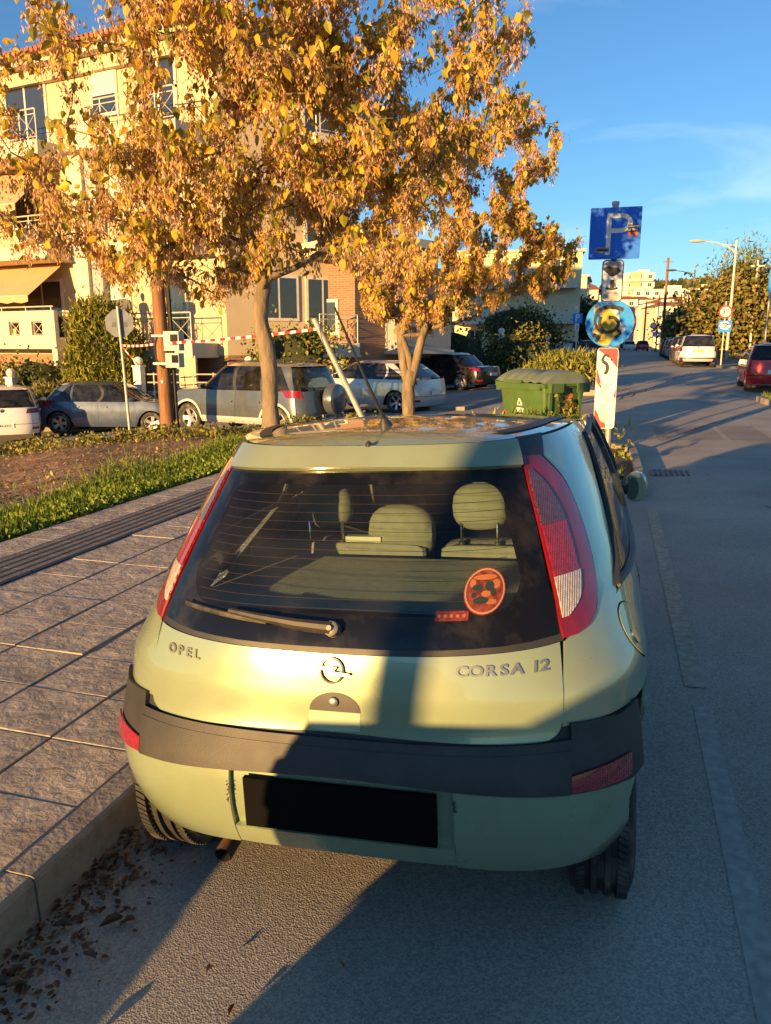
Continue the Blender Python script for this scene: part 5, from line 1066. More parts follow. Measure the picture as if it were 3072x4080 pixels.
# ---- grass, weeds, leaf litter
def scatter_grass():
    cl = Cloud(); n = 34000; x = -4.70 - rng.gamma(1.8, .50, n); y = rng.uniform(2.0, 15.5, n)
    ok = (y < np.interp(x, fx, fy) - .1) & (x > -9); x, y = x[ok], y[ok]; dens = rng.random(len(x)) < np.where(x > -6.2, 1.0, .06 + .5 * (np.sin(x * 3.1 + y * 1.7) > .55)); x, y = x[dens], y[dens]
    p = np.array([(a, b, vz(a, b) - .01) for a, b in zip(x, y)]); n = len(p); d = rdirs(n, -2.6, .8); cl.add(BLADE, BLADE_F, p, d, rside(d), rng.uniform(.07, .17, n), pick([(.12, .20, .02), (.17, .24, .03), (.22, .24, .04), (.09, .15, .02)], n))
    n = 15000; x = -4.70 - rng.gamma(1.2, .36, n); y = rng.uniform(2.0, 15, n); ok = (y < np.interp(x, fx, fy) - .1) & (x > -8); x, y = x[ok], y[ok]
    p = np.array([(a, b, vz(a, b) + rng.uniform(.01, .10)) for a, b in zip(x, y)]); n = len(p); d = rdirs(n, -.6, .9); cl.add(OVAL, OVAL_F, p, d, rside(d), rng.uniform(.03, .065, n), pick([(.13, .21, .025), (.18, .26, .03), (.10, .17, .02), (.24, .26, .05)], n))
    tag(cl.build('grass', M['needle']), 'bright green grass and clover edging the pavement', 'grass', kind='stuff')
    cl = Cloud(); n = 9000; x = rng.uniform(-13.5, -4.8, n); y = np.interp(x, fx, fy) - .15 - rng.gamma(1.1, .45, n); p = np.array([(a, b, vz(a, b) - .02) for a, b in zip(x, y)]); d = rdirs(n, -1.6, .9)
    cl.add(BLADE, BLADE_F, p, d, rside(d), rng.uniform(.06, .20, n), pick([(.26, .24, .06), (.20, .20, .04), (.34, .26, .10), (.15, .17, .03)], n))
    n = 7000; x = rng.uniform(-13.5, -5, n); k = rng.integers(0, 260, n); cx = rng.uniform(-13.5, -5, 260); cy = np.interp(cx, fx, fy) - .2 - rng.gamma(1.0, .4, 260); h = rng.uniform(.06, .26, 260)
    x = cx[k] + rng.normal(0, .10, n); y = cy[k] + rng.normal(0, .10, n); p = np.array([(a, b, vz(a, b) + rng.random() * hh) for a, b, hh in zip(x, y, h[k])]); d = rdirs(n, -.3, .9)
    cl.add(OVAL, OVAL_F, p, d, rside(d), rng.uniform(.035, .09, n), pick([(.20, .21, .04), (.28, .27, .06), (.14, .16, .03), (.30, .22, .08)], n))
    tag(cl.build('weeds', M['needle']), 'dry straw-coloured weeds along the far edge of the verge', 'weeds', kind='stuff')
    cl = Cloud(); n = 14000; x = rng.uniform(-11, -5.2, n); y = rng.uniform(5, 15, n); ok = y < np.interp(x, fx, fy) - .2; x, y = x[ok], y[ok]; n = len(x); p = np.array([(a, b, vz(a, b) + .012) for a, b in zip(x, y)]); d = unit(np.stack([rng.normal(0, 1, n), rng.normal(0, 1, n), rng.normal(.1, .25, n)], 1))
    cl.add(OVAL, OVAL_F, p, d, unit(np.cross(d, np.array([[0, 0, 1.0]]))), rng.uniform(.03, .08, n), pick([(.38, .20, .08), (.46, .28, .13), (.26, .13, .06), (.56, .44, .24)], n))
    tag(cl.build('leaf_litter', M['leaf']), 'brown fallen leaves strewn over the bare soil of the verge', 'leaf litter', kind='stuff')
    cl = Cloud(); n = 1500; y = rng.uniform(.6, 3.6, n); x = -1.585 + np.abs(rng.normal(0, .12, n)); p = np.array([(a, b, gnd(a, b) + .006 + rng.random() * .02) for a, b in zip(x, y)]); d = unit(np.stack([rng.normal(0, 1, n), rng.normal(0, 1, n), rng.normal(.05, .25, n)], 1))
    cl.add(LEAF, LEAF_F, p, d, unit(np.cross(d, np.array([[0, 0, 1.0]]))), rng.uniform(.010, .032, n), pick([(.12, .075, .04), (.18, .10, .05), (.08, .05, .03)], n)); tag(cl.build('leaf_litter', M['leaf']), 'crumbled brown leaf litter along the gutter', 'leaf litter', kind='stuff')
    # sprigs in the pavement joints and seeds along the kerb
    cl = Cloud(); n = 260; y = rng.uniform(.9, 3.4, n); x = -1.815 + rng.normal(0, .02, n); p = np.array([(a, b, pz(a) - .012) for a, b in zip(x, y)]); d = rdirs(n, -1, .8); cl.add(OVAL, OVAL_F, p, d, rside(d), rng.uniform(.006, .02, n), pick([(.30, .24, .12), (.20, .18, .08), (.40, .33, .18)], n)); tag(cl.build('kerb_debris', M['leaf']), 'dry seeds and crumbs caught along the back of the kerb', 'debris', kind='stuff')
scatter_grass()
fm = []
for c in ((.26, .14, .06), (.20, .10, .05), (.34, .22, .11), (.15, .08, .04)):
    mm = MB(); mm.add([(x * .065, y * .1, z * .1 + .09 * abs(x) * .5 + .015 * math.sin(y * 3)) for x, y, z in LEAF], LEAF_F); ob = mm.build('fallen_leaf', pm('dry_leaf', c, .7, var=.3, scale=50, rnd=True), None, False); fm.append(ob.data); bpy.data.objects.remove(ob)
for k in range(64):
    y = random.uniform(.75, 2.7); x = -1.56 + abs(random.gauss(0, .12)); o = obj('fallen_leaf', random.choice(fm), None, (x, y, gnd(x, y) + random.uniform(.008, .03))); s_ = random.uniform(.35, .8); o.scale = (s_, s_, s_); o.rotation_euler = (random.uniform(-.4, .4), random.uniform(-.5, .5), random.uniform(0, 6.3))
    tag(o, 'curled brown leaf lying in the gutter beside the kerb', 'leaf', 'fallen leaves in the gutter')
for x, y in ((-.98, 1.62), (-.86, 1.48), (-.62, 1.70), (-.9, 1.2), (-.7, 1.28)):
    o = obj('fallen_leaf', random.choice(fm), None, (x, y, gnd(x, y) + .012)); o.scale = (.35, .35, .35); o.rotation_euler = (.3, .2, random.uniform(0, 6)); tag(o, 'small dry leaf on the sunlit asphalt behind the green car', 'leaf', 'leaves on the asphalt')
# ------------------------------------------------------------------ signs and poles
def colm(name, col, rough=.4, **k): return pm(name, col, rough, var=.06, scale=12, dirt=tuple(c * .55 for c in col), dscale=9, damt=.35, **k)
M['sign_blue'] = colm('sign_blue', (.008, .15, .75), .65); M['sign_blue2'] = colm('sign_light_blue', (.01, .26, .80), .65); M['sign_white'] = colm('sign_white', (.74, .72, .68)); M['sign_red'] = colm('sign_red', (.55, .03, .035)); M['sign_back'] = pm('sign_back', (.20, .22, .24), .5, metal=.5, var=.1)
M['graf_black'] = pm('graffiti_black', (.02, .018, .016), .6); M['graf_yellow'] = pm('graffiti_yellow', (.36, .30, .03), .6, var=.4, scale=12); M['graf_cream'] = pm('graffiti_cream', (.62, .55, .42), .6, var=.2, scale=9); M['graf_grey'] = pm('graffiti_grey', (.30, .29, .27), .6, var=.4, scale=14)
def rrect(w, h, r, n=6):
    out = []
    for cx, cy, a0 in ((w / 2 - r, -h / 2 + r, -90), (w / 2 - r, h / 2 - r, 0), (-w / 2 + r, h / 2 - r, 90), (-w / 2 + r, -h / 2 + r, 180)):
        for k in range(n): a = R_(a0 + 90 * k / (n - 1)); out.append((cx + r * math.cos(a), cy + r * math.sin(a)))
    return out
def plate(poly, y0, y1, c, name, mat, parent, smooth=False):
    """flat plate in the x-z plane facing -y; c = (x,z) centre"""
    m = MB(); m.prism([(a + c[0], b + c[1]) for a, b in poly], y0, y1, 'y'); return m.build(name, mat, parent, smooth, fix=True)
def circ(r, n=36): return [(r * math.cos(2 * math.pi * k / n), r * math.sin(2 * math.pi * k / n)) for k in range(n)]
def ribbon(pts, wd, y, name, mat, parent):
    """flat painted stroke in the x-z plane"""
    pts = [tuple(q) for q in crspline(pts, 24)]; G = []
    for i, (x, z) in enumerate(pts):
        a, b = pts[max(i - 1, 0)], pts[min(i + 1, len(pts) - 1)]; d = Vector((b[0] - a[0], b[1] - a[1])); d.normalize(); G.append([(x - d.y * wd / 2, y, z + d.x * wd / 2), (x + d.y * wd / 2, y, z - d.x * wd / 2)])
    m = MB(); m.grid(G); return m.build(name, mat, parent)
def blob(cx, cz, rx, rz, y, name, mat, parent, seed=1, n=26, amp=.18):
    r = random.Random(seed); ph = [r.uniform(0, 6.3) for _ in range(3)]
    poly = [(cx + rx * (1 + amp * math.sin(3 * t + ph[0]) + amp * .6 * math.sin(5 * t + ph[1])) * math.cos(t), cz + rz * (1 + amp * math.sin(2 * t + ph[2])) * math.sin(t)) for t in lin(0, 2 * math.pi, n)[:-1]]
    m = MB(); m.add([(a, y, b) for a, b in poly], [tuple(range(len(poly)))]); return m.build(name, mat, parent, False)
def text_face(s, size, x, y, z, mat, parent, width=1.0, bold=.0, name='lettering', depth=.001):
    m = text_mb(s, size, depth, bold, 0, width); m.xf(Matrix.Translation((x, y, z)) @ Matrix.Rotation(R_(90), 4, 'X')); return m.build(name, mat, parent, False)
def pole(parent, h, r, mat, z0=-.1, lean=(0, 0), n=14, name='pole'):
    m = MB(); m.tube([(0, 0, z0), (lean[0] * .5, lean[1] * .5, h / 2), (lean[0], lean[1], h)], r, n); return m.build(name, mat, parent)
# ---- sign pole with four graffitied signs
t = thing('sign_pole', (-.06, 11.46, .09), 'leaning steel pole carrying a blue parking sign, white arrow plate, blue disc and red-white panel', 'sign', rz=R_(1))
Z0 = -.09
pole(t, 3.48, .044, pm('sign_pole_steel', (.36, .34, .30), .5, metal=.5, var=.15), -.15, (-.10, -.03)); m = MB(); m.lathe([(.001, 3.50), (.05, 3.49), (.05, 3.45)], 14, 'z', (-.10, -.03, -.01)); m.build('cap', M['steel'], t)
yb = -.075
s1_ = plate(rrect(.665, .665, .012, 3), yb - .004, yb, (-.085, 3.07), 'parking_sign', M['sign_blue'], t)
m = MB(); st = .062     # the letter P as stroke geometry
ph = [( -.20 + .0, 2.84), (-.20, 3.32)]
def stroke(parent, poly, y, name, mat): mm = MB(); mm.add([(a, y, b) for a, b in poly], [tuple(range(len(poly)))]); return mm.build(name, mat, parent, False)
arcO = [(-.02 + .155 * math.cos(a), 3.20 + .125 * math.sin(a)) for a in lin(math.pi / 2, -math.pi / 2, 14)]; arcI = [(-.02 + .095 * math.cos(a), 3.20 + .066 * math.sin(a)) for a in lin(math.pi / 2, -math.pi / 2, 14)]
G = [[(x, yb - .0065, z) for x, z in [(-.14, 3.325)] + arcO + [(-.14, 3.075)]], [(x, yb - .0065, z) for x, z in [(-.14, 3.266)] + arcI + [(-.14, 3.134)]]]
m = MB(); m.grid(G); m.add([(-.198, yb - .0065, 2.80), (-.138, yb - .0065, 2.80), (-.138, yb - .0065, 3.325), (-.198, yb - .0065, 3.325)], [(0, 1, 2, 3)]); m.build('letter', pm('sign_grey_white', (.74, .71, .64), .5, var=.12), s1_, False)
stk = plate(rrect(.14, .15, .004, 2), yb - .007, yb - .0045, (.145, 3.10), 'sticker', M['graf_black'], s1_); text_face('XANTHI', .036, .145, yb - .0085, 3.15, M['sign_white'], stk, .95, .001); text_face('ULTRAS', .036, .145, yb - .0085, 3.11, M['sign_white'], stk, .95, .001); plate(rrect(.13, .05, .004, 2), yb - .0085, yb - .007, (.145, 3.055), 'band', pm('sticker_red', (.5, .09, .05), .5, var=.4, scale=30), stk)
s_ = plate(rrect(.19, .065, .004, 2), yb - .009, yb - .007, (-.245, 2.86), 'sticker', M['graf_grey'], s1_); blob(-.245, 2.858, .08, .02, yb - .0095, 'print', M['graf_black'], s_, 3)
for x, z in ((-.04, 3.36), (-.06, 2.84)):
    m = MB(); m.lathe([(.001, yb - .010), (.008, yb - .009), (.009, yb - .004)], 8, 'y', (x, 0, z)); m.build('bolt', M['steel'], s1_)
s2_ = plate(rrect(.285, .555, .055), yb - .004, yb, (-.085, 2.455), 'arrow_plate', M['graf_black'], t); plate(rrect(.255, .525, .045), yb - .0065, yb - .0045, (-.085, 2.455), 'face', M['sign_white'], s2_)
stroke(s2_, [(-.11, 2.34), (-.055, 2.34), (-.055, 2.47), (-.11, 2.47)], yb - .008, 'arrow', M['graf_black']); stroke(s2_, [(-.16, 2.375), (-.17, 2.35), (-.082, 2.325), (-.0, 2.35), (-.01, 2.375), (-.082, 2.345)], yb - .0085, 'arrow', M['graf_black'])
blob(-.085, 2.615, .10, .09, yb - .0078, 'graffiti', M['graf_black'], s2_, 5); blob(-.085, 2.67, .10, .04, yb - .0086, 'graffiti', M['graf_grey'], s2_, 6); blob(-.085, 2.25, .115, .065, yb - .0078, 'sticker', M['graf_grey'], s2_, 7, amp=.05)
s3_ = plate(circ(.325, 44), yb - .004, yb, (-.085, 1.895), 'blue_disc', M['sign_blue2'], t)
blob(-.10, 1.86, .19, .21, yb - .0055, 'graffiti', M['graf_cream'], s3_, 11)
blob(-.12, 1.86, .14, .20, yb - .0065, 'graffiti', M['graf_yellow'], s3_, 12)
for pts, wd in (([(-.27, 2.02), (-.20, 2.09), (-.05, 2.11), (.09, 2.07)], .055), ([(-.27, 2.02), (-.28, 1.90), (-.22, 1.80), (-.16, 1.76)], .04), ([(-.20, 1.98), (-.22, 1.88), (-.14, 1.78), (-.03, 1.79), (.03, 1.88), (-.02, 1.96), (-.10, 1.97)], .045), ([(-.30, 1.74), (-.22, 1.70), (-.26, 1.64)], .05), ([(.01, 1.82), (.06, 1.76), (.0, 1.70)], .04)): ribbon(pts, wd, yb - .0078, 'graffiti', M['graf_black'], s3_)
ribbon([(-.22, 1.66), (-.12, 1.62), (-.06, 1.70)], .06, yb - .0086, 'graffiti', M['graf_yellow'], s3_); q_ = plate(rrect(.075, .10, .006, 2), yb - .0075, yb - .006, (-.27, 2.09), 'sticker', M['graf_grey'], s3_)
s4_ = plate(rrect(.285, 1.12, .05), yb - .004, yb, (-.085, 1.00), 'red_white_panel', M['sign_white'], t)
for poly in ([(-.215, 1.53), (-.19, 1.555), (.02, 1.555), (.05, 1.53), (.05, 1.28), (-.05, 1.42)], [(-.222, 1.30), (-.222, 1.10), (-.14, .98), (-.222, .92)][:3] + [(-.16, 1.10)], [(-.222, .72), (-.14, .60), (-.06, .50), (-.06, .45), (-.19, .445), (-.222, .47)]): stroke(s4_, poly, yb - .0055, 'red_stripe', M['sign_red'])
stroke(s4_, [(.052, 1.0), (.052, .86), (.02, .90)], yb - .0055, 'red_stripe', M['sign_red'])
for pts, wd, mt in (([(-.16, 1.38), (-.12, 1.46), (-.06, 1.44)], .035, 'graf_black'), ([(-.15, 1.38), (-.09, 1.33), (-.08, 1.26), (-.11, 1.20)], .045, 'graf_black'), ([(-.17, 1.06), (-.10, 1.07), (-.08, 1.0), (-.16, .97)], .025, 'graf_cream'), ([(-.17, .90), (-.08, .90), (-.06, .80), (-.15, .76)], .028, 'graf_cream')): ribbon(pts, wd, yb - .0068, 'graffiti', M[mt], s4_)
blob(-.10, .62, .07, .08, yb - .0066, 'graffiti', M['graf_cream'], s4_, 21); blob(-.03, 1.40, .012, .02, yb - .0072, 'graffiti', M['graf_black'], s4_, 22)
# second pole just behind with a red-rimmed disc
t = thing('sign_pole', (-.11, 13.0, .1), 'sign pole with a red-rimmed disc half hidden behind the graffitied blue disc', 'sign'); pole(t, 2.25, .035, M['steel']); d = plate(circ(.325), -.06, -.056, (.02, 1.93), 'disc', M['sign_red'], t); plate(circ(.24), -.064, -.0605, (.02, 1.93), 'face', M['sign_white'], d)
# stop sign seen from behind
t = thing('stop_sign', (-11.72, 16.85, -.45), 'octagonal stop sign seen from its grey back on a thin post', 'sign', rz=R_(25)); pole(t, 3.06, .034, pm('stop_post', (.45, .44, .38), .55, metal=.3, var=.2), -.5, (-.10, 0)); plate([(.33 / math.cos(R_(22.5)) * math.cos(R_(22.5 + 45 * k)), .33 / math.cos(R_(22.5)) * math.sin(R_(22.5 + 45 * k))) for k in range(8)], .05, .055, (-.09, 2.66), 'octagon', M['sign_back'], t)
for dx in (-.13, .13):
    bx = plate(rrect(.10, .12, .004, 2), .046, .0495, (-.09 + dx, 2.63), 'stencil', pm('stencil', (.12, .13, .14), .6), t)
# wooden utility poles with meter boxes
M['wood'] = pm('creosote_wood', (.26, .13, .06), .85, var=.35, scale=7, dirt=(.10, .05, .025), dscale=5, damt=.7, bump=.7, bscale=18, stretch=(3, 3, .25))
t = thing('utility_pole', (-9.40, 14.9, -.1), 'reddish wooden utility pole carrying two grey meter boxes', 'utility pole'); m = MB(); m.tube([(0, 0, -.3), (-.03, 0, 2.0), (-.12, .02, 6.5)], [.155, .145, .11], 16); m.build('pole', M['wood'], t)
m = MB(); m.tube([(.17, .10, -.3), (.15, .10, 2.0), (.08, .08, 6.4)], [.05, .05, .045], 8); m.build('cable_duct', pm('dark_duct', (.03, .028, .025), .7), t)
bxm = pm('meter_box_grey', (.52, .50, .42), .55, var=.08)
for z, h, w_ in ((1.87, .40, .36), (1.47, .30, .32)):
    m = MB(); m.box((.33, -.10, z), (w_, .22, h)); b = m.build('meter_box', bxm, t, False); m = MB(); m.box((.40, -.212, z + .03), (w_ * .5, .006, h * .55)); m.build('window', M['frit'], b, False); m = MB(); m.box((.33, -.216, z - h / 2 + .02), (w_, .012, .02)); m.build('rim', bxm, b, False)
for z in (1.98, 1.40): m = MB(); m.box((.02, -.10, z), (.36, .16, .045)); m.build('bracket', pm('bracket_white', (.6, .58, .52), .5), t, False)
m = MB(); m.tube([(-.03, -.16, 2.0), (-.12, -.14, 1.75), (-.10, -.14, 1.5), (0, -.16, 1.36), (.10, -.18, 1.3)], .018, 6); m.build('cable', M['black_plastic'], t); m = MB(); m.lathe([(.001, -.158), (.03, -.157)], 10, 'y', (.02, 0, 1.02)); m.build('tag', M['sign_white'], t)
# leaning grey post with tape
t = thing('leaning_post', (-4.43, 13.81, .0), 'grey steel post leaning to the left behind the maple trunk', 'post'); m = MB(); m.tube([(0.2, .05, -.3), (-.94, -.28, 2.16)], .055, 14); m.build('post', pm('grey_post', (.42, .41, .38), .5, metal=.35, var=.15), t)
def tape(p0, p1, sag, name_label, n=22, w_=.05):
    t = thing('barrier_tape', p0, name_label, 'tape'); o0 = Vector(p0); d = Vector(p1) - o0; segs = [[], []]
    pts = [d * (k / n) + Vector((0, 0, -4 * sag * (k / n) * (1 - k / n))) for k in range(n + 1)]; ms = [MB(), MB()]
    for k in range(n):
        a, b = pts[k], pts[k + 1]; tw = .3 * math.sin(k * .7); ms[k % 2].add([a + Vector((0, tw * w_ * .4, -w_ / 2)), b + Vector((0, tw * w_ * .4, -w_ / 2)), b + Vector((0, -tw * w_ * .4, w_ / 2)), a + Vector((0, -tw * w_ * .4, w_ / 2))], [(0, 1, 2, 3)])
    ms[0].build('red_bands', M['sign_red'], t)['kind'] = 'stuff'; ms[1].build('white_bands', M['sign_white'], t)['kind'] = 'stuff'
tape((-9.3, 14.75, 1.72), (-5.25, 13.5, 1.98), .03, 'red and white barrier tape strung from wooden pole to leaning post', 30)
tape((-11.78, 16.82, 1.68), (-9.5, 14.85, 1.72), .03, 'red and white barrier tape strung from stop sign post to wooden pole', 16)
tape((-5.27, 13.48, 2.02), (-5.22, 13.42, 1.62), .0, 'short end of barrier tape hanging from the leaning post', 4, .08)
tape((-11.76, 16.8, 1.66), (-11.25, 16.7, 1.22), .02, 'loose end of barrier tape hanging from the stop sign post', 5)
# parking sign further on
t = thing('parking_sign', (-2.62, 51.4, lift(51)), 'small blue parking sign with white plate beyond the juniper hedge', 'sign'); pole(t, 3.4, .035, M['white_paint'], -.2); s_ = plate(rrect(.60, .60, .02, 3), -.06, -.055, (0, 2.85), 'panel', M['sign_blue2'], t); text_face('P', .62, 0, -.063, 2.85, M['sign_white'], s_, .9, .012); s_ = plate(rrect(.26, .45, .04), -.06, -.055, (0, 2.30), 'plate', M['sign_white'], t); stroke(s_, [(-.025, 2.15), (.025, 2.15), (.025, 2.42), (-.025, 2.42)], -.063, 'arrow', M['graf_black']); plate(rrect(.22, .2, .02, 2), -.05, -.03, (-.1, 3.5), 'small_plate', M['sign_white'], t)
# speed limit sign with graffitied plate
t = thing('speed_sign', (5.15, 44.3, lift(44) + .1), 'round speed limit sign reading 30 above a defaced blue plate', 'sign'); pole(t, 3.35, .04, pm('cream_post', (.55, .50, .38), .55, metal=.2), -.2); s_ = plate(circ(.335), -.07, -.065, (0, 2.82), 'disc', M['sign_red'], t); f_ = plate(circ(.255), -.075, -.0705, (0, 2.82), 'face', M['sign_white'], s_); text_face('3', .34, -.085, -.078, 2.82, M['ink'], f_, 1, .006); 
ribbon([(.03, 2.88), (.06, 2.94), (.13, 2.93), (.15, 2.85), (.10, 2.76)], .035, -.078, 'digit', M['ink'], f_); stroke(f_, [(.03, 2.88), (.03, 2.84), (.10, 2.76)], -.0785, 'digit', M['ink'])
s_ = plate(rrect(.62, .60, .02, 3), -.07, -.065, (.02, 2.10), 'plate', M['sign_blue2'], t); blob(.02, 2.07, .25, .14, -.073, 'graffiti', M['sign_white'], s_, 31); blob(.0, 2.28, .2, .05, -.073, 'graffiti', M['sign_white'], s_, 33); ribbon([(-.1, 2.2), (.0, 2.27), (.14, 2.18), (.05, 2.1), (.02, 2.0)], .05, -.075, 'graffiti', M['ink'], s_)
# street lamps
def lamp(loc, h, arm, mat, label, headm):
    t = thing('street_lamp', loc, label, 'street lamp'); m = MB(); m.tube([(0, 0, -.2), (0, 0, h * .55), (0, 0, h)], [.10, .085, .06], 14); m.build('pole', mat, t); m = MB(); m.box((0, 0, .1), (.42, .42, .25), taper=.7); m.build('base', mat, t, False)
    m = MB(); m.tube([(0, 0, h - .75), (arm * .25, 0, h - .38), (arm * .6, 0, h - .12), (arm, 0, h - .02)], [.04, .04, .035, .03], 8); m.tube([(0, 0, h - .3), (arm * .25, 0, h - .30), (arm * .5, 0, h - .18)], .025, 6); m.build('arm', mat, t)
    m = MB(); m.grid([[(arm + s_ * math.copysign(1, arm), w_ * math.cos(a), h + .01 + hh * math.sin(a)) for a in lin(0, 2 * math.pi, 12)[:-1]] for s_, w_, hh in ((-.1, .05, .04), (.05, .14, .07), (.3, .19, .095), (.6, .17, .085), (.8, .10, .05), (.86, .01, .01))], close=True); m.build('lamp_head', headm, t, fix=True)
lamp((6.44, 53.0, lift(53)), 7.4, -1.85, pm('cream_lamp_post', (.62, .57, .44), .5, metal=.2), 'tall cream street lamp with a long arm over the pavement', pm('lamp_head_cream', (.55, .48, .36), .4))
lamp((6.35, 80, lift(80)), 7.9, -1.7, pm('dark_lamp_post', (.07, .08, .09), .5, metal=.3), 'dark grey street lamp farther along the street', pm('lamp_head_dark', (.06, .07, .08), .4))
for x, y, h, lab in ((4.15, 84.6, 9.5, 'tall wooden utility pole beside the dark street lamp'), (4.4, 104, 7.0, 'wooden utility pole farther down the right side'), (3.6, 128, 7.5, 'thin wooden pole at the far bend of the street'), (8.9, 61, 6.9, 'thin pale pole sticking out of the conifer')):
    t = thing('utility_pole', (x, y, lift(y)), lab, 'utility pole'); m = MB(); m.tube([(0, 0, -.2), (0, 0, h)], [.16 if h > 7.2 else .09, .12 if h > 7.2 else .06], 10); m.build('pole', M['wood'] if 'wood' in lab else M['white_paint'], t); m = MB(); m.box((0, 0, h - .4), (.9, .08, .08)); m.build('crossarm', M['wood'] if 'wood' in lab else M['white_paint'], t, False)
t = thing('traffic_sign', (3.6, 95, lift(95)), 'small round red-rimmed sign above a pedestrian sign far along the street', 'sign'); pole(t, 3.6, .035, M['steel'], -.2); s_ = plate(circ(.36), -.06, -.055, (0, 3.15), 'disc', M['sign_red'], t); plate(circ(.26), -.065, -.0605, (0, 3.15), 'face', M['sign_white'], s_); s_ = plate(rrect(.5, .5, .02, 2), -.06, -.055, (.25, 2.2), 'panel', M['sign_blue2'], t); stroke(s_, [(.08, 2.02), (.42, 2.02), (.25, 2.38)], -.063, 'triangle', M['sign_white'])
t = thing('blue_sign', (5.42, 33.6, lift(33) + .0), 'blue square sign with rounded corners on a post past the red car', 'sign'); pole(t, 4.2, .04, M['steel'], -.2); s_ = plate(rrect(.9, .9, .1), -.06, -.055, (.36, 3.82), 'panel', M['sign_blue2'], t); plate(rrect(.55, .5, .05), -.065, -.0605, (.40, 3.82), 'field', M['sign_white'], s_)
# lamp post behind the camera whose shadow crosses the green tailgate
t = thing('street_lamp', (-3.0, -4.75, .13), 'steel street lamp post on the pavement behind the camera', 'street lamp'); m = MB(); m.tube([(0, 0, -.1), (.01, 0, 2.5), (0, 0, 7)], [.068, .062, .055], 16); m.build('pole', M['steel'], t); m = MB(); m.tube([(0, 0, 6.7), (.5, 0, 7.1), (1.4, 0, 7.2)], .035, 8); m.build('arm', M['steel'], t); m = MB(); m.box((1.6, 0, 7.2), (.6, .25, .12), taper=.8); m.build('lamp_head', M['steel'], t, False)
# ---- green waste container
GC = pm('green_hdpe', (.06, .125, .03), .5, var=.12, scale=5, dirt=(.10, .12, .05), dscale=4, damt=.5); GL = pm('green_lid_faded', (.16, .20, .15), .45, var=.15, scale=5, dirt=(.09, .13, .05), dscale=3, damt=.5)
t = thing('waste_container', (-1.30, 14.35, -.02), 'green four-wheeled waste container with a ribbed faded lid', 'waste container', rz=R_(-44))
w0, w1, d0, d1 = 1.06, 1.26, .72, .95     # bottom and top sizes
m = MB(); rows = []
for z, a, b in ((.16, w0, d0), (.22, w0 + .02, d0 + .02), (.95, w1, d1), (1.0, w1 + .01, d1)):
    rows.append([(x * a / 2, y * b / 2, z) for x, y in rrect(2, 2, .12, 4)])
m.grid(rows, close=True); m.add([rows[0][k] for k in range(len(rows[0]))], [tuple(range(len(rows[0])))]); body = m.build('body', GC, t, fix=True)
m = MB(); m.box((0, 0, 1.02), (w1 + .10, d1 + .10, .07)); m.box((0, -d1 / 2 - .045, .99), (w1 * .9, .03, .09)); m.build('rim', GC, t, False)
for s_ in (-1, 1):
    m = MB()
    for y in (-.42, .42): m.box((s_ * (w1 / 2 + .07), y, .98), (.13, .04, .16)); m.box((s_ * (w1 / 2 + .12), y + (-.13 if y > 0 else .13), .98), (.03, .26, .16))
    m.box((s_ * (w1 / 2 + .03), 0, 1.035), (.14, .9, .04)); m.build('lifting_frame', GC, t, False)
    m = MB(); m.lathe([(.001, 0), (.10, 0), (.11, .02), (.10, .05), (.045, .05), (.045, .09), (.09, .09), (.09, .12), (.001, .13)], 20, 'x', (s_ * (w1 / 2 - .02), 0, .72)); 
    if s_ < 0: m.v = [(2 * (s_ * (w1 / 2 - .02)) - x, y, z) for x, y, z in m.v]
    m.build('trunnion', pm('trunnion_brown', (.06, .05, .03), .7, var=.3), t, fix=True)
    m = MB(); m.box((s_ * (w1 / 2 - .045), 0, .60), (.05, .5, .7)); m.build('side_panel', GC, t, False)
    for y in (-.34, .34): m = MB(); m.box((s_ * (w1 / 2 - .03), y, .60), (.10, .06, .72)); m.build('side_rib', GC, t, False)
    rs = MB(); rs.box((s_ * w0 / 2 * .96, -d0 / 2 - .045, .45), (.08, .01, .4)); rs.build('reflector_strip', M['sign_red'], t, False)
def lidz(y): return 1.06 + .20 * (1 - (abs(y) / (d1 / 2 + .06)) ** 2.2)
m = MB(); m.grid([[(x, y, lidz(y) + (.018 if (k % 4 in (1, 2)) else 0)) for k, x in enumerate(lin(-(w1 / 2 + .06), w1 / 2 + .06, 24))] for y in lin(-(d1 / 2 + .055), d1 / 2 + .055, 16)])
for s_ in (-1, 1): m.grid([[(s_ * (w1 / 2 + .06), y, 1.055) for y in lin(-(d1 / 2 + .055), d1 / 2 + .055, 16)], [(s_ * (w1 / 2 + .06), y, lidz(y)) for y in lin(-(d1 / 2 + .055), d1 / 2 + .055, 16)]])
m.build('lid', GL, t, True, angle=25); m = MB(); m.box((-.15, -d1 / 2 - .075, 1.075), (.5, .04, .05)); m.build('lid_handle', GC, t, False)
yf = -(d0 + (d1 - d0) * .5) / 2 - .012; tilt = math.atan2((d1 - d0) / 2, .75); lg = bpy.data.objects.new('recycling_mark', None); COL.objects.link(lg); lg.parent = t; lg.location = (-.06, yf, .60); lg.rotation_euler = (tilt, 0, 0); WHT = M['sign_white']
def at_logo(mb_, nm): return mb_.build(nm, WHT, lg, False)
for k in range(3):
    m = MB(); a0 = math.pi / 2 + 2.094 * k; pa = (.075 * math.cos(a0), .10 + .075 * math.sin(a0)); pb = (.075 * math.cos(a0 + 2.094), .10 + .075 * math.sin(a0 + 2.094)); m.tube([(pa[0], -.004, pa[1]), (pb[0], -.004, pb[1])], .012, 6); at_logo(m, 'arrow')
m = MB(); m.prism([(-.10, .01), (-.075, -.07), (.075, -.07), (.10, .01)], -.006, -.002, 'y'); at_logo(m, 'crest')
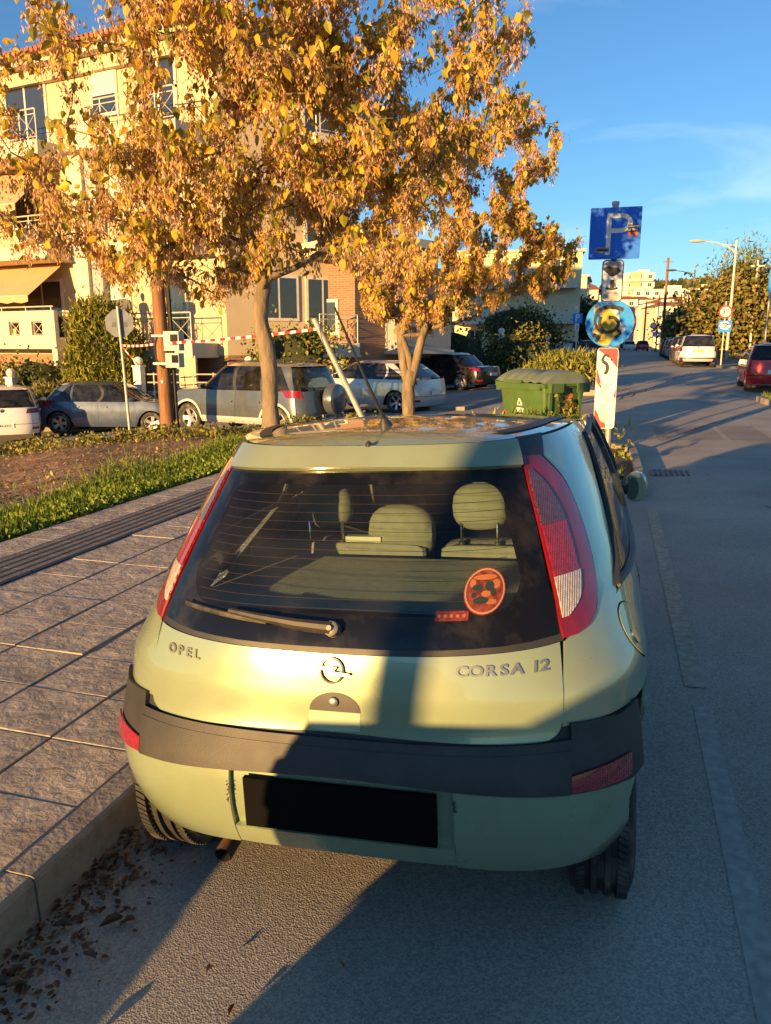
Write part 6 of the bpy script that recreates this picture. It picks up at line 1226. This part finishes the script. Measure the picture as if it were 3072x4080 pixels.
for s_, z, sz in (('ΔΗΜΟΣ', -.15, .075), ('ΞΑΝΘΗΣ', -.235, .075)): text_face(s_, sz, 0, -.006, z, WHT, lg, 1.0, .001)
for x, y in ((-.42, -.26), (.42, -.26), (-.42, .26), (.42, .26)):
    m = MB(); m.lathe([(.001, -.025), (.07, -.025), (.085, -.012), (.085, .012), (.07, .025), (.001, .025)], 16, 'x', (x, y, .085)); m.build('castor', M['rubber'], t); m = MB(); m.box((x, y, .16), (.06, .08, .08)); m.build('castor_fork', M['steel'], t, False)
# ------------------------------------------------------------------ buildings
M['cream'] = pm('cream_render', (.58, .47, .30), .85, var=.06, scale=1.2, dirt=(.50, .40, .25), dscale=1.0, damt=.3, bump=.15, bscale=60)
M['cream_light'] = pm('pale_render', (.62, .55, .42), .85, var=.05, scale=2, dirt=(.55, .48, .36), dscale=1.2, damt=.25)
M['rooftile'] = pm('clay_roof_tile', (.34, .11, .055), .8, var=.25, scale=9, rnd=True)
M['awning'] = pm('awning_canvas', (.56, .35, .19), .9, var=.05, scale=2)
M['rail'] = pm('cream_railing', (.62, .56, .44), .5, metal=.2)
M['shutter'] = pm('shutter_white', (.66, .62, .53), .6)
M['winglass'] = pm('window_glass', (.03, .035, .04), .06, coat=.5)
M['winglass'].node_tree.nodes['Principled BSDF'].inputs['Specular IOR Level'].default_value = .8
def brickm(name, c1, c2, mortar, scale=1.0):
    m = bpy.data.materials.new(name); m.use_nodes = True; nt = m.node_tree; b = nt.nodes['Principled BSDF']; L = nt.links.new; tc = _n(nt, 'ShaderNodeTexCoord'); sp = _n(nt, 'ShaderNodeSeparateXYZ'); L(tc.outputs['Object'], sp.inputs[0])
    ad = _n(nt, 'ShaderNodeMath', operation='ADD'); L(sp.outputs[0], ad.inputs[0]); L(sp.outputs[1], ad.inputs[1]); cb = _n(nt, 'ShaderNodeCombineXYZ'); L(ad.outputs[0], cb.inputs[0]); L(sp.outputs[2], cb.inputs[1])
    br = _n(nt, 'ShaderNodeTexBrick'); L(cb.outputs[0], br.inputs['Vector']); br.inputs['Scale'].default_value = 1; br.inputs['Brick Width'].default_value = .23 * scale; br.inputs['Row Height'].default_value = .075 * scale; br.inputs['Mortar Size'].default_value = .010
    br.inputs['Color1'].default_value = (*c1, 1); br.inputs['Color2'].default_value = (*c2, 1); br.inputs['Mortar'].default_value = (*mortar, 1); L(br.outputs['Color'], b.inputs['Base Color']); b.inputs['Roughness'].default_value = .9
    bu = _n(nt, 'ShaderNodeBump'); bu.inputs['Strength'].default_value = .5; bu.inputs['Distance'].default_value = .01; bu.invert = True; L(br.outputs['Fac'], bu.inputs['Height']); L(bu.outputs[0], b.inputs['Normal']); return m
M['brick'] = brickm('brick_wall', (.34, .17, .09), (.26, .12, .07), (.30, .24, .18))
class Facade:
    """local frame: u along the wall, w outwards, z up"""
    def __init__(s, root, o, d, out): s.r = root; s.o = Vector((*o, 0)); s.d = Vector((*d, 0)).normalized(); s.n = Vector((*out, 0)).normalized()
    def pt(s, u, w_, z): return s.o + s.d * u + s.n * w_ + Vector((0, 0, z))
    def box(s, u0, u1, w0_, w1_, z0, z1, name, mat, par=None):
        m = MB(); P = [s.pt(u, w_, z) for z in (z0, z1) for u, w_ in ((u0, w0_), (u1, w0_), (u1, w1_), (u0, w1_))]
        m.add(P, [(3, 2, 1, 0), (4, 5, 6, 7), (0, 1, 5, 4), (1, 2, 6, 5), (2, 3, 7, 6), (3, 0, 4, 7)]); return m.build(name, mat, par or s.r, False, fix=True)
    def window(s, u0, u1, z0, z1, door=False, shutter=False):
        f = s.box(u0 - .06, u1 + .06, .0, .05, z0 - .06, z1 + .06, 'french_window' if door else 'window', M['shutter']); n = max(1, round((u1 - u0) / .8))
        for k in range(n):
            a, b = u0 + (u1 - u0) * k / n + .04, u0 + (u1 - u0) * (k + 1) / n - .04; s.box(a, b, .05, .056, z0 + .04, z1 - .04, 'pane', M['winglass'], f)
        if shutter: s.box(u0, u1, .057, .075, z0 + (z1 - z0) * .45, z1, 'roller_shutter', M['shutter'], f)
        return f
    def railing(s, u0, u1, w_, z0, h=.95, step=.75, cross=True):
        m = MB(); m.tube([s.pt(u0, w_, z0 + h), s.pt(u1, w_, z0 + h)], .025, 6); m.tube([s.pt(u0, w_, z0 + .10), s.pt(u1, w_, z0 + .10)], .015, 5); m.tube([s.pt(u0, w_, z0 + h - .16), s.pt(u1, w_, z0 + h - .16)], .015, 5); n = max(1, round((u1 - u0) / step))
        for k in range(n + 1): u = u0 + (u1 - u0) * k / n; m.tube([s.pt(u, w_, z0), s.pt(u, w_, z0 + h)], .017, 5)
        if cross:
            for k in range(n):
                a, b = u0 + (u1 - u0) * k / n, u0 + (u1 - u0) * (k + 1) / n; m.tube([s.pt(a, w_, z0 + .1), s.pt(b, w_, z0 + h - .16)], .011, 4); m.tube([s.pt(b, w_, z0 + .1), s.pt(a, w_, z0 + h - .16)], .011, 4)
        return m.build('railing', M['rail'], s.r)
    def balcony(s, u0, u1, depth, z, solid=True, rail=True):
        b = s.box(u0, u1, .0, depth, z - .42, z, 'balcony', M['cream_light']); s.box(u0 - .04, u1 + .04, 0, depth + .05, z - .47, z - .40, 'cornice', M['cream_light'], b)
        if rail: s.railing(u0 + .05, u1 - .05, depth - .06, z)
        return b
    def awning(s, u0, u1, z1, z0, reach):
        m = MB(); n = 24; m.grid([[s.pt(u0 + (u1 - u0) * k / n, .10 + reach * t, z1 + (z0 - z1) * t) for k in range(n + 1)] for t in lin(0, 1, 4)])
        m.grid([[s.pt(u0 + (u1 - u0) * k / n, .10 + reach, z0) for k in range(n + 1)], [s.pt(u0 + (u1 - u0) * k / n, .10 + reach + .01, z0 - .20 - .05 * (k % 2)) for k in range(n + 1)]])
        a = m.build('awning', M['awning'], s.r, True); m = MB(); m.tube([s.pt(u0, .1 + reach, z0), s.pt(u1, .1 + reach, z0)], .03, 6); m.tube([s.pt(u0, .12, z1), s.pt(u1, .12, z1)], .05, 8); m.build('awning_bar', M['rail'], a)
def poly_prism(pts, z0, z1, name, mat, par, org=(0, 0)):
    m = MB(); m.prism([(x - org[0], y - org[1]) for x, y in pts], z0, z1, 'z'); return m.build(name, mat, par, False, fix=True)
# ---- cream apartment block on the left
C0 = Vector((-12.4, 23.5)); dL = Vector((-.985, .17)).normalized(); dR = Vector((.636, .771)).normalized(); nL = Vector((-dL.y, dL.x)) if (-dL.y * 0 + dL.x) < 0 else Vector((dL.y, -dL.x))
nL = Vector((dL.y * -1, dL.x)); nL = nL if nL.y < 0 else -nL; nR = Vector((dR.y, -dR.x))
A0 = thing('apartment_block', (C0.x, C0.y, -1.3), 'cream apartment block with orange awnings and red tiled roof behind the maple', 'building')
z_ = lambda z: z + 1.3
pts = [(0, 0), tuple(dR * 4.4), tuple(dR * 4.4 - nR * 8), tuple(dL * 16 - nL * 10), tuple(dL * 16)]
poly_prism(pts, 0, z_(1.35), 'ground_floor_wall', M['brick'], A0); poly_prism([(x * 1.0, y) for x, y in pts], z_(1.35) + .002, z_(11.3), 'wall', M['cream'], A0)
# cornice and roof tiles along both eaves
FL = Facade(A0, (0, 0), tuple(dL), tuple(nL)); FR = Facade(A0, (0, 0), tuple(dR), tuple(nR))
for F_, ln in ((FL, 16), (FR, 4.4)):
    e_ = 0 if F_ is FL else .004; F_.box(-.55 if not e_ else .0, ln, -.2, .62 - e_, z_(11.0) - e_, z_(11.32) + e_, 'eave', M['cream_light']); F_.box(-.2 if not e_ else .0, ln, -.2, .25 - e_, z_(10.55) - e_, z_(10.995) - e_, 'frieze', M['cream'])
    mm = MB(); mm.tube([(0, -.32, 0), (0, .75, .0)], .085, 8); tme = mm.build('roof_tile', M['rooftile'], None); td = tme.data; bpy.data.objects.remove(tme)
    for k in range(int(ln / .21)):
        p = F_.pt(-.45 + .21 * k, .35, z_(11.40)); o = obj('roof_tile', td, A0, p); o.rotation_euler = (R_(-14), 0, math.atan2(F_.n.x, -F_.n.y) + math.pi)
rf = MB(); a, b, c = FL.pt(-.6, .62, z_(11.33)), FL.pt(16, .62, z_(11.33)), FL.pt(16, -6, z_(13.2)); d, e = FR.pt(4.4, .62, z_(11.33)), FR.pt(4.4, -6, z_(13.2)); k0 = FL.pt(4, -6, z_(13.2)); rf.add([a, b, c, k0, d, e], [(0, 1, 2, 3), (0, 3, 5, 4)]); rf.build('roof', M['rooftile'], A0, False)
# left wing balconies
for z in (1.75, 5.05, 8.35):
    FL.window(7.4, 9.4, z_(z) + .02, z_(z) + 2.25, True); FL.window(10.6, 12.4, z_(z) + .02, z_(z) + 2.25, True, True); FL.window(1.6, 3.0, z_(z) + .02, z_(z) + 2.25, True); FL.window(4.1, 5.2, z_(z) + .9, z_(z) + 2.2, False, True)
FL.balcony(6.3, 15.5, 1.5, z_(5.05)); FL.balcony(6.3, 15.5, 1.5, z_(8.35)); FL.balcony(.6, 5.2, 1.3, z_(5.05)); FL.balcony(.6, 5.2, 1.3, z_(8.35)); FL.balcony(.4, 4.6, 1.3, z_(1.75)); 
# lowest balcony has a solid front with square openings
FL.box(6.3, 15.5, 0, 1.5, z_(1.55), z_(1.95), 'balcony', M['cream_light']); FL.box(6.2, 15.6, 1.36, 1.52, z_(1.62), z_(2.02), 'parapet', M['cream_light']); FL.box(6.2, 15.6, 1.36, 1.52, z_(2.50), z_(2.86), 'parapet', M['cream_light'])
u = 6.2; cr = MB()
for k in range(8):
    FL.box(u, u + .62, 1.361, 1.519, z_(2.0), z_(2.52), 'parapet', M['cream_light']); a, b = u + .62, u + 1.16
    for p, q in (((a, 2.02), (b, 2.5)), ((b, 2.02), (a, 2.5)), ((a + .03, 2.05), (a + .03, 2.48)), ((b - .03, 2.05), (b - .03, 2.48)), ((a, 2.06), (b, 2.06)), ((a, 2.47), (b, 2.47))): cr.tube([FL.pt(p[0], 1.44, z_(p[1])), FL.pt(q[0], 1.44, z_(q[1]))], .014, 4)
    u += 1.16
cr.build('lattice', M['rail'], A0); m = MB(); m.tube([FL.pt(6.3, 1.44, z_(3.0)), FL.pt(15.5, 1.44, z_(3.0))], .025, 6)
for k in range(8): m.tube([FL.pt(6.4 + 1.25 * k, 1.44, z_(2.8)), FL.pt(6.4 + 1.25 * k, 1.44, z_(3.0))], .02, 5)
m.build('railing', M['rail'], A0)
FL.awning(7.0, 15.4, z_(4.62), z_(3.35), 1.75); FL.awning(7.2, 15.4, z_(7.9), z_(6.35), 1.75); FL.box(5.5, 6.2, 0, .5, 0, z_(8.0), 'pier', M['cream_light']); FL.box(12.9, 13.1, 1.3, 1.5, 0, z_(1.6), 'post', M['cream_light']); FL.box(6.2, 6.45, 1.25, 1.5, 0, z_(1.56), 'post', M['cream_light']); FL.box(5.0, 5.6, .0, .35, 0, z_(9.4), 'pier', pm('grey_render', (.36, .36, .36), .85, var=.05))
FL.box(.3, 5.0, 1.2, 1.3, 0, z_(1.35), 'garden_wall', M['cream'])
for z in (1.75, 5.05, 8.35):
    FR.window(1.2, 2.6, z_(z) + .8, z_(z) + 2.2, False, z > 4); FR.window(3.0, 4.2, z_(z) + .02, z_(z) + 2.2, True)
    FR.balcony(2.8, 4.4, 1.2, z_(z))
FR.awning(2.8, 4.3, z_(7.9), z_(6.7), 1.3); FR.awning(.6, 2.9, z_(11.0), z_(10.2), .5)
# ---- brick house to its right
B0 = Vector((-8.9, 26.3)); A1 = thing('brick_house', (B0.x, B0.y, -1.0), 'brown brick house with a grey balcony behind the silver car', 'building'); dl = Vector((-.93, .10)).normalized(); dr = Vector((.42, .907)).normalized(); nl = Vector((dl.y, -dl.x)); nl = nl if nl.y < 0 else -nl; nr = Vector((dr.y, -dr.x))
poly_prism([(0, 0), tuple(dr * 5.2), tuple(dr * 5.2 + dl * 4), tuple(dl * 3.2)], 0, 5.6, 'wall', M['brick'], A1); poly_prism([tuple(dr * .4 + dl * .3), tuple(dr * 5 + dl * .2), tuple(dr * 5 + dl * 4), tuple(dl * 3.2 + dr * .4)], 5.602, 6.4, 'upper_wall', M['cream'], A1)
F1 = Facade(A1, (0, 0), tuple(dl), tuple(nl)); F2 = Facade(A1, (0, 0), tuple(dr), tuple(nr)); F1.window(.7, 1.3, 3.1, 4.2); F1.window(.5, .9, 1.5, 2.1); F2.window(2.2, 3.6, 3.2, 4.6, True); F2.window(1.0, 1.6, 1.1, 1.8)
gb = pm('grey_balcony', (.30, .32, .31), .8, var=.05); F2.box(1.6, 4.4, .0, .9, 2.5, 3.6, 'balcony', gb); F2.box(1.5, 4.5, 0, 1.0, 2.36, 2.5, 'cornice', M['cream_light']); F2.box(3.0, 4.6, .0, .05, .2, 2.2, 'garage_door', M['winglass']); F1.box(0, 3, -.1, .3, 6.2, 6.5, 'eave', M['cream_light']); F2.box(0, 5.2, -.1, .4, 6.2, 6.5, 'eave', M['cream_light'])
# ---- fence posts with globe lamps
def post(loc, h, label, s_=.26):
    t = thing('gate_post', loc, label, 'gate post', 'globe-topped white gate posts'); m = MB(); m.box((0, 0, h / 2), (s_, s_, h)); m.box((0, 0, h + .02), (s_ * 1.2, s_ * 1.2, .05)); m.build('post', M['white_paint'], t, False)
    m = MB(); m.lathe([(.14 * math.sin(a), h + .17 - .14 * math.cos(a)) for a in lin(0, math.pi, 12)], 18, 'z'); m.build('globe', pm('globe_glass', (.78, .73, .62), .3), t); return t
post((-14.25, 21.15, -.75), 1.78, 'white gate post with globe lamp beside the clipped cypress'); post((-18.6, 20.6, -1.0), 1.65, 'white gate post with globe lamp behind the white hatchback'); post((-10.9, 22.0, -.5), 1.55, 'white gate post with globe lamp behind the wooden pole')
t = thing('garden_railing', (-14.0, 21.2, -.6), 'white tubular garden railing behind the wooden pole', 'railing')
for z in (.55, .85, 1.15, 1.4): m = MB(); m.tube([(0, 0, z), (3.0, .8, z)], .022, 6); m.build('rail', M['rail'], t)
for k in range(5): m = MB(); m.tube([(.6 * k + .2, .16 * k + .05, .1), (.6 * k + .2, .16 * k + .05, 1.45)], .022, 6); m.build('upright', M['rail'], t)
for k, (x, y, h) in enumerate(((-4.75, 55.0, 1.35), (-4.2, 57.5, 1.15), (-4.25, 60, 1.0), (-3.95, 62.0, 1.25), (-3.75, 64.5, 1.15), (-6.6, 46.0, 1.75))):
    z0 = lift(y) + .05; t = thing('fence_post', (x, y, z0), ['white fence post topped by a globe lamp beyond the container', 'second white fence post after the globe-topped one', 'narrow white fence post between two wide ones', 'wide white fence post near the sloping path', 'last white fence post before the dark street tree', 'white post with globe lamp among the sunlit shrubs'][k], 'fence post'); m = MB(); m.box((0, 0, h / 2), (.34 if k != 2 else .2, .34, h)); m.box((0, 0, h + .025), (.40, .40, .05)); m.build('post', M['white_paint'], t, False)
    if k in (0, 5): m = MB(); m.lathe([(.19 * math.sin(a), h + .22 - .19 * math.cos(a)) for a in lin(0, math.pi, 10)], 16, 'z'); m.build('globe', pm('globe_glass', (.74, .72, .66), .3), t)
    if k < 5: m = MB(); m.box((0, 1.3, .25), (.12, 2.2, .5)); m.build('low_wall', M['white_paint'], t, False)
# ---- cream villa and others down the street
def villa(name, label, x, y, w_, d, levels, h0, mat, over=.8, z=None, rz=0, cat='building', group=None, awn=False, roof=False):
    z = lift(y) - .5 if z is None else z; t = thing(name, (x, y, z), label, cat, group, rz); F_ = Facade(t, (-w_ / 2, -d / 2), (1, 0), (0, -1)); F3 = Facade(t, (w_ / 2, -d / 2), (0, 1), (1, 0)); H_ = .5 + levels * h0
    m = MB(); m.box((0, 0, H_ / 2), (w_, d, H_)); m.build('wall', mat, t, False)
    for l in range(levels):
        zz = .5 + l * h0; n = max(1, int(w_ / 3.2))
        for k in range(n): u = w_ * (k + .5) / n; F_.window(u - .7, u + .7, zz + .5, zz + h0 - .6, l > 0)
        if l: F_.box(-.1, w_ * .96, 0, over + .4, zz - .12, zz + .12, 'balcony', M['cream_light']); F_.box(-.1, w_ * .96, over + .3, over + .4, zz + .13, zz + .95, 'parapet', M['cream_light'])
        for k in range(max(1, int(d / 4))): v = d * (k + .5) / max(1, int(d / 4)); F3.window(v - .6, v + .6, zz + .7, zz + h0 - .7)
    if awn: F_.awning(w_ * .1, w_ * .85, .5 + 2 * h0 - .3, .5 + h0 + 1.0, 1.3)
    if roof:
        m = MB(); a, b = w_ / 2 + .4, d / 2 + .4; m.add([(-a, -b, H_), (a, -b, H_), (a, b, H_), (-a, b, H_), (-a * .5, 0, H_ + 1.3), (a * .5, 0, H_ + 1.3)], [(0, 1, 5, 4), (1, 2, 5), (2, 3, 4, 5), (3, 0, 4), (3, 2, 1, 0)]); m.build('roof', M['rooftile'], t, False)
    else: m = MB(); m.box((0, 0, H_ + .12), (w_ + .5, d + .5, .22)); m.build('roof_slab', M['cream_light'], t, False); m = MB(); m.box((w_ * .2, 0, H_ + .9), (w_ * .3, d * .4, 1.4)); m.build('stair_tower', mat, t, False)
    return t
M['villa_cream'] = pm('villa_cream', (.70, .58, .36), .85, var=.05)
villa('cream_villa', 'cream villa with wide screened balconies seen through the second maple', -9.6, 76, 11, 9, 3, 3.0, M['villa_cream'], 1.4, rz=R_(8))
villa('white_villa', 'white villa farther down the left side behind dark trees', -8.5, 100, 9, 9, 3, 2.9, M['cream_light'], 1.0); villa('white_house', 'white house between the cream villa and the street trees', -6.8, 122, 7, 8, 3, 2.9, M['cream_light'], 1.0, roof=True)
# ---- wooded hill with houses
def hillz(x, y): return ip(y, [100, 160, 200, 260, 330, 420, 600, 960, 1300, 2200], [-1.2, .2, 1.6, 4.6, 10.0, 18, 32, 58, 62, 30]) * (1 + .10 * math.sin(x * .011 + 1) + .05 * math.sin(x * .027)) + 1.2 * math.sin(x * .05 + y * .03)
m = MB(); xs_ = [-900, -600, -420, -300, -220, -160, -120, -90, -70, -50, -35, -22, -12, -5, 0, 4, 8, 14, 22, 32, 45, 60, 80, 105, 135, 170, 220, 290, 380, 500, 700, 1000]; G = []
for y in [112, 130, 150, 170, 190, 210, 230, 250, 270, 290, 310, 340, 380, 420, 470, 530, 600, 680, 770, 860, 960, 1080, 1200, 1400, 2200]: G.append([(x, y, hillz(x, y) - (2.5 if -4 < x < 7 and y < 330 else 0)) for x in xs_])
m.grid(G); M['forest_floor'] = pm('wooded_slope', (.065, .075, .028), .95, var=.45, scale=.06, dirt=(.13, .11, .05), dscale=.03, damt=.6, bump=1, bscale=.4); tag(m.build('hill', M['forest_floor']), kind='structure')
cl = Cloud(); n = 26000; x = rng.uniform(-260, 330, n); y = 380 + 700 * rng.random(n) ** 1.2; p = np.array([(a, b, hillz(a, b) + rng.uniform(0, 4)) for a, b in zip(x, y)]); d = rdirs(n, -.5, 1); cl.add(OVAL, OVAL_F, p, d, rside(d), rng.uniform(3, 7.5, n), pick([(.06, .07, .025), (.08, .085, .03), (.045, .055, .02), (.11, .095, .035)], n, .25)); tag(cl.build('hill_forest', M['needle']), 'dark green woods covering the hill behind the town', 'woods', kind='stuff')
r = random.Random(12); WM = [pm('house_white', (.78, .72, .60), .85, var=.04), pm('house_cream', (.72, .58, .40), .85, var=.04), pm('house_pink', (.62, .38, .24), .85, var=.04)]
k = 0
for (px_, y, w_, lv, mt, lab) in ((4.6, 330, 14, 5, 2, 'tall hillside block with a pinkish middle bay, highest on the ridge'), (14.0, 320, 20, 4, 0, 'wide white stepped block right of the pinkish hillside block'), (27.5, 330, 12, 4, 0, 'white house on the hill half hidden by the conifer'), (44, 330, 16, 4, 0, 'white flat-roofed house on the hill behind the street lamp')):
    t = villa('hillside_house', lab, px_, y, w_, 10, lv, 3.0, WM[mt] if mt != 2 else WM[0], 1.2, z=hillz(px_, y) + (3 if mt == 2 else 0)); 
    if mt == 2: m = MB(); m.box((0, -5.3, 9), (4, .5, 14)); m.build('bay', WM[2], t, False)
for i in range(44):
    y = r.uniform(175, 330); x = r.uniform(-12, 26) * (y / 260) + 3; 
    if -5 < x < 8 and y < 262: x = x + 12 if x > 1.5 else x - 9
    villa('hillside_house', 'white terraced house among trees on the hillside', x, y, r.uniform(7, 12), 8, r.choice((2, 3, 3)), 2.9, WM[r.choice((0, 0, 1))], 1.0, z=hillz(x, y) - .5, group='houses on the hillside', roof=r.random() < .35, rz=r.uniform(-.35, .35))
for i in range(46):
    y = r.uniform(165, 330); x = r.uniform(-14, 30) * (y / 240) + 2
    if -4 < x < 7 and y < 262: x = 8 + r.uniform(0, 5) if x > 1.5 else -5 - r.uniform(0, 4)
    h = r.uniform(1.6, 3.2); shrub('hillside_tree', 'round green tree among the hillside houses', (x, y, hillz(x, y) + h), (h * .8, h * .8, h), 260, .9, r.choice((GREENY, OLIVE, DARKG, JUNI)), 'oval', 'tree', core=True, trunk=(hillz(x, y), .2), clumps=12, group='trees among the hillside houses')
# ---- pavements and banks further on
def slab(pts, zf, name, mat, h=.12, kind='structure'):
    m = MB(); n = len(pts); top = [(x, y, zf(x, y) + h) for x, y in pts]; bot = [(x, y, zf(x, y) - .6) for x, y in pts]; m.add(top + bot, [tuple(range(n))] + [(i, i + n, (i + 1) % n + n, (i + 1) % n) for i in range(n)]); o = m.build(name, mat, None, False, fix=True); o['kind'] = kind; return o
def band(xa, xb, ya, yb, name, mat, h=.12, step=6, zf=None):
    ys_ = [ya]; 
    while ys_[-1] < yb - .1: ys_.append(min(yb, ys_[-1] + step))
    m = MB(); fa = xa if callable(xa) else (lambda y: xa); fb_ = xb if callable(xb) else (lambda y: xb); zz = zf or (lambda x, y: gnd(max(x, -1.6), y))
    m.grid([[(fa(y), y, zz(fa(y), y) - .5), (fa(y), y, zz(fa(y), y) + h), ((fa(y) + fb_(y)) / 2, y, zz((fa(y) + fb_(y)) / 2, y) + h), (fb_(y), y, zz(fb_(y), y) + h), (fb_(y), y, zz(fb_(y), y) - .5)] for y in ys_])
    m.grid([[(x, ya, zz(x, ya) - .5) for x in (fa(ya), fb_(ya))], [(x, ya, zz(x, ya) + h) for x in (fa(ya), fb_(ya))]]); o = m.build(name, mat, None, False); o['kind'] = 'structure'; return o
M['pave'] = pm('concrete_paving', (.24, .22, .19), .85, var=.12, scale=2, dirt=(.16, .15, .12), dscale=1, damt=.4, bump=.3, bscale=20)
band(4.95, 7.6, 43.0, 138, 'pavement', M['pave']); band(-6.0, -1.0, 34.0, 138, 'pavement', M['pave'])
M['dry_grass'] = pm('dry_grass_bank', (.17, .16, .05), .95, var=.4, scale=3, dirt=(.10, .13, .03), dscale=.8, damt=.8, bump=1, bscale=14)
band(7.6, 40, 34.0, 138, 'grass_bank', M['dry_grass'], .18, zf=lambda x, y: gnd(x, y) + max(0, (x - 8) * .04)); band(6.6, 40, 24.6, 34.1, 'grass_bank', M['dry_grass'], .15)
slab([(3.95, 21.2), (3.72, 23.4), (4.1, 24.0), (9, 24.4), (14, 18), (9, 16)], lambda x, y: gnd(x, y), 'grass_corner', M['dry_grass'], .13)
for a, b in (((3.98, 21.0), (3.74, 22.2)), ((3.74, 22.2), (3.70, 23.4)), ((3.70, 23.4), (4.3, 24.1)), ((4.3, 24.1), (5.3, 24.2))):
    d = Vector((b[0] - a[0], b[1] - a[1])); o = obj('kerb_stone', km, None, ((a[0] + b[0]) / 2, (a[1] + b[1]) / 2, gnd(4, 22) + .15)); o.rotation_euler.z = math.atan2(-d.x, d.y) + math.pi; o.scale.y = d.length / .955; o.parent = bpy.data.objects['grass_corner']
cl = Cloud(); n = 5000; x = rng.uniform(3.9, 9, n); y = rng.uniform(21.2, 24, n); p = np.array([(a, b, gnd(a, b) + .12) for a, b in zip(x, y)]); d = rdirs(n, -2.4, .8); cl.add(BLADE, BLADE_F, p, d, rside(d), rng.uniform(.08, .2, n), pick([(.16, .22, .03), (.22, .25, .05)], n))
n = 9000; x = rng.uniform(7.6, 13, n); y = rng.uniform(34, 62, n); p = np.array([(a, b, gnd(a, b) + .15 + max(0, (a - 8) * .04)) for a, b in zip(x, y)]); d = rdirs(n, -2.0, .8); cl.add(BLADE, BLADE_F, p, d, rside(d), rng.uniform(.15, .4, n), pick([(.16, .20, .03), (.24, .24, .06)], n)); tag(cl.build('roadside_grass', M['needle']), 'short green grass on the right-hand roadside banks', 'grass', kind='stuff')
# bed of the juniper hedge, left block pavement and brick paving by the black saloon
slab([(-3.4, 26.8), (-.55, 25.9), (-.35, 26.4), (-.5, 34.2), (-3.4, 34.2)], lambda x, y: gnd(max(x, -1.6), y), 'planting_bed', M['kerb'], .16); slab([(-5.5, 21.8), (-4.9, 20.9), (-3.9, 20.7), (-3.1, 26.5), (-4.6, 27.2)], lambda x, y: gnd(x, y), 'pavement_corner', M['pave'], .10)
slab([(-9.5, 31.8), (-4.4, 29.2), (-3.5, 33.9), (-9.5, 34)], lambda x, y: gnd(x, y), 'brick_paving', pm('red_paving', (.30, .15, .10), .85, var=.2, scale=8), .01); slab([(-30, 23.5), (-18, 19.9), (-9.8, 22.1), (-9.3, 26), (-13, 23.4), (-30, 26)], lambda x, y: gnd(x, y), 'pavement', M['pave'], .12)
# ---- people on the first-floor balcony
def person(loc, rz, label, top, trouser, hair, skin=(.45, .28, .19)):
    t = thing('person', loc, label, 'person', rz=rz); me = bpy.data.meshes.new('body')
    V = [(0, 0, .92), (0, 0, 1.12), (0, .01, 1.36), (0, .0, 1.47), (.19, 0, 1.38), (.24, -.08, 1.12), (.12, -.24, 1.05), (-.19, 0, 1.38), (-.24, -.08, 1.12), (-.10, -.24, 1.05), (.10, 0, .88), (.11, -.02, .48), (.11, .02, .08), (.11, -.12, .03), (-.10, 0, .88), (-.11, -.02, .48), (-.11, .02, .08), (-.11, -.12, .03)]
    E_ = [(0, 1), (1, 2), (2, 3), (2, 4), (4, 5), (5, 6), (2, 7), (7, 8), (8, 9), (0, 10), (10, 11), (11, 12), (12, 13), (0, 14), (14, 15), (15, 16), (16, 17)]; Rr = [.15, .15, .16, .06, .075, .055, .04, .075, .055, .04, .095, .07, .045, .04, .095, .07, .045, .04]
    me.from_pydata(V, E_, []); o = bpy.data.objects.new('body', me); COL.objects.link(o); o.parent = t; md = o.modifiers.new('s', 'SKIN'); me.skin_vertices[0].data[0].use_root = True
    for k, r0 in enumerate(Rr): me.skin_vertices[0].data[k].radius = (r0, r0 * .85)
    o.modifiers.new('u', 'SUBSURF').levels = 1; o.modifiers['u'].render_levels = 2; me.materials.append(top)
    m = MB(); m.lathe([(.001, 1.49), (.055, 1.50), (.078, 1.57), (.085, 1.64), (.07, 1.71), (.04, 1.74), (.001, 1.75)], 14, 'z', (0, -.01, 0)); h = m.build('head', pm('skin', skin, .6), t); m = MB(); m.lathe([(.088, 1.60), (.098, 1.66), (.085, 1.73), (.05, 1.77), (.001, 1.78)], 14, 'z', (0, .012, 0)); m.build('hair', pm('hair', hair, .8), h); m = MB(); m.tube([(0, -.085, 1.62), (0, -.115, 1.60)], [.012, .016], 6); m.build('nose', pm('skin', skin, .6), h)
    m = MB(); m.lathe([(.17, .96), (.19, .90), (.18, .78)], 14, 'z'); m.build('trousers', trouser, t)
FLp = lambda u, w_, z: Vector((C0.x, C0.y, -1.3)) + FL.pt(u, w_, z)
p = FLp(3.7, .75, z_(1.75)); person(tuple(p), R_(20), 'dark-haired person in a grey top standing at the balcony railing', pm('grey_top', (.16, .15, .14), .8), pm('dark_trousers', (.04, .04, .05), .8), (.015, .012, .01))
p = FLp(1.7, 1.0, z_(1.75)); person(tuple(p), R_(-40), 'person in a yellow jacket standing beside the wooden pole on the balcony', pm('yellow_jacket', (.62, .36, .04), .7), pm('brown_trousers', (.12, .06, .035), .8), (.20, .12, .05))
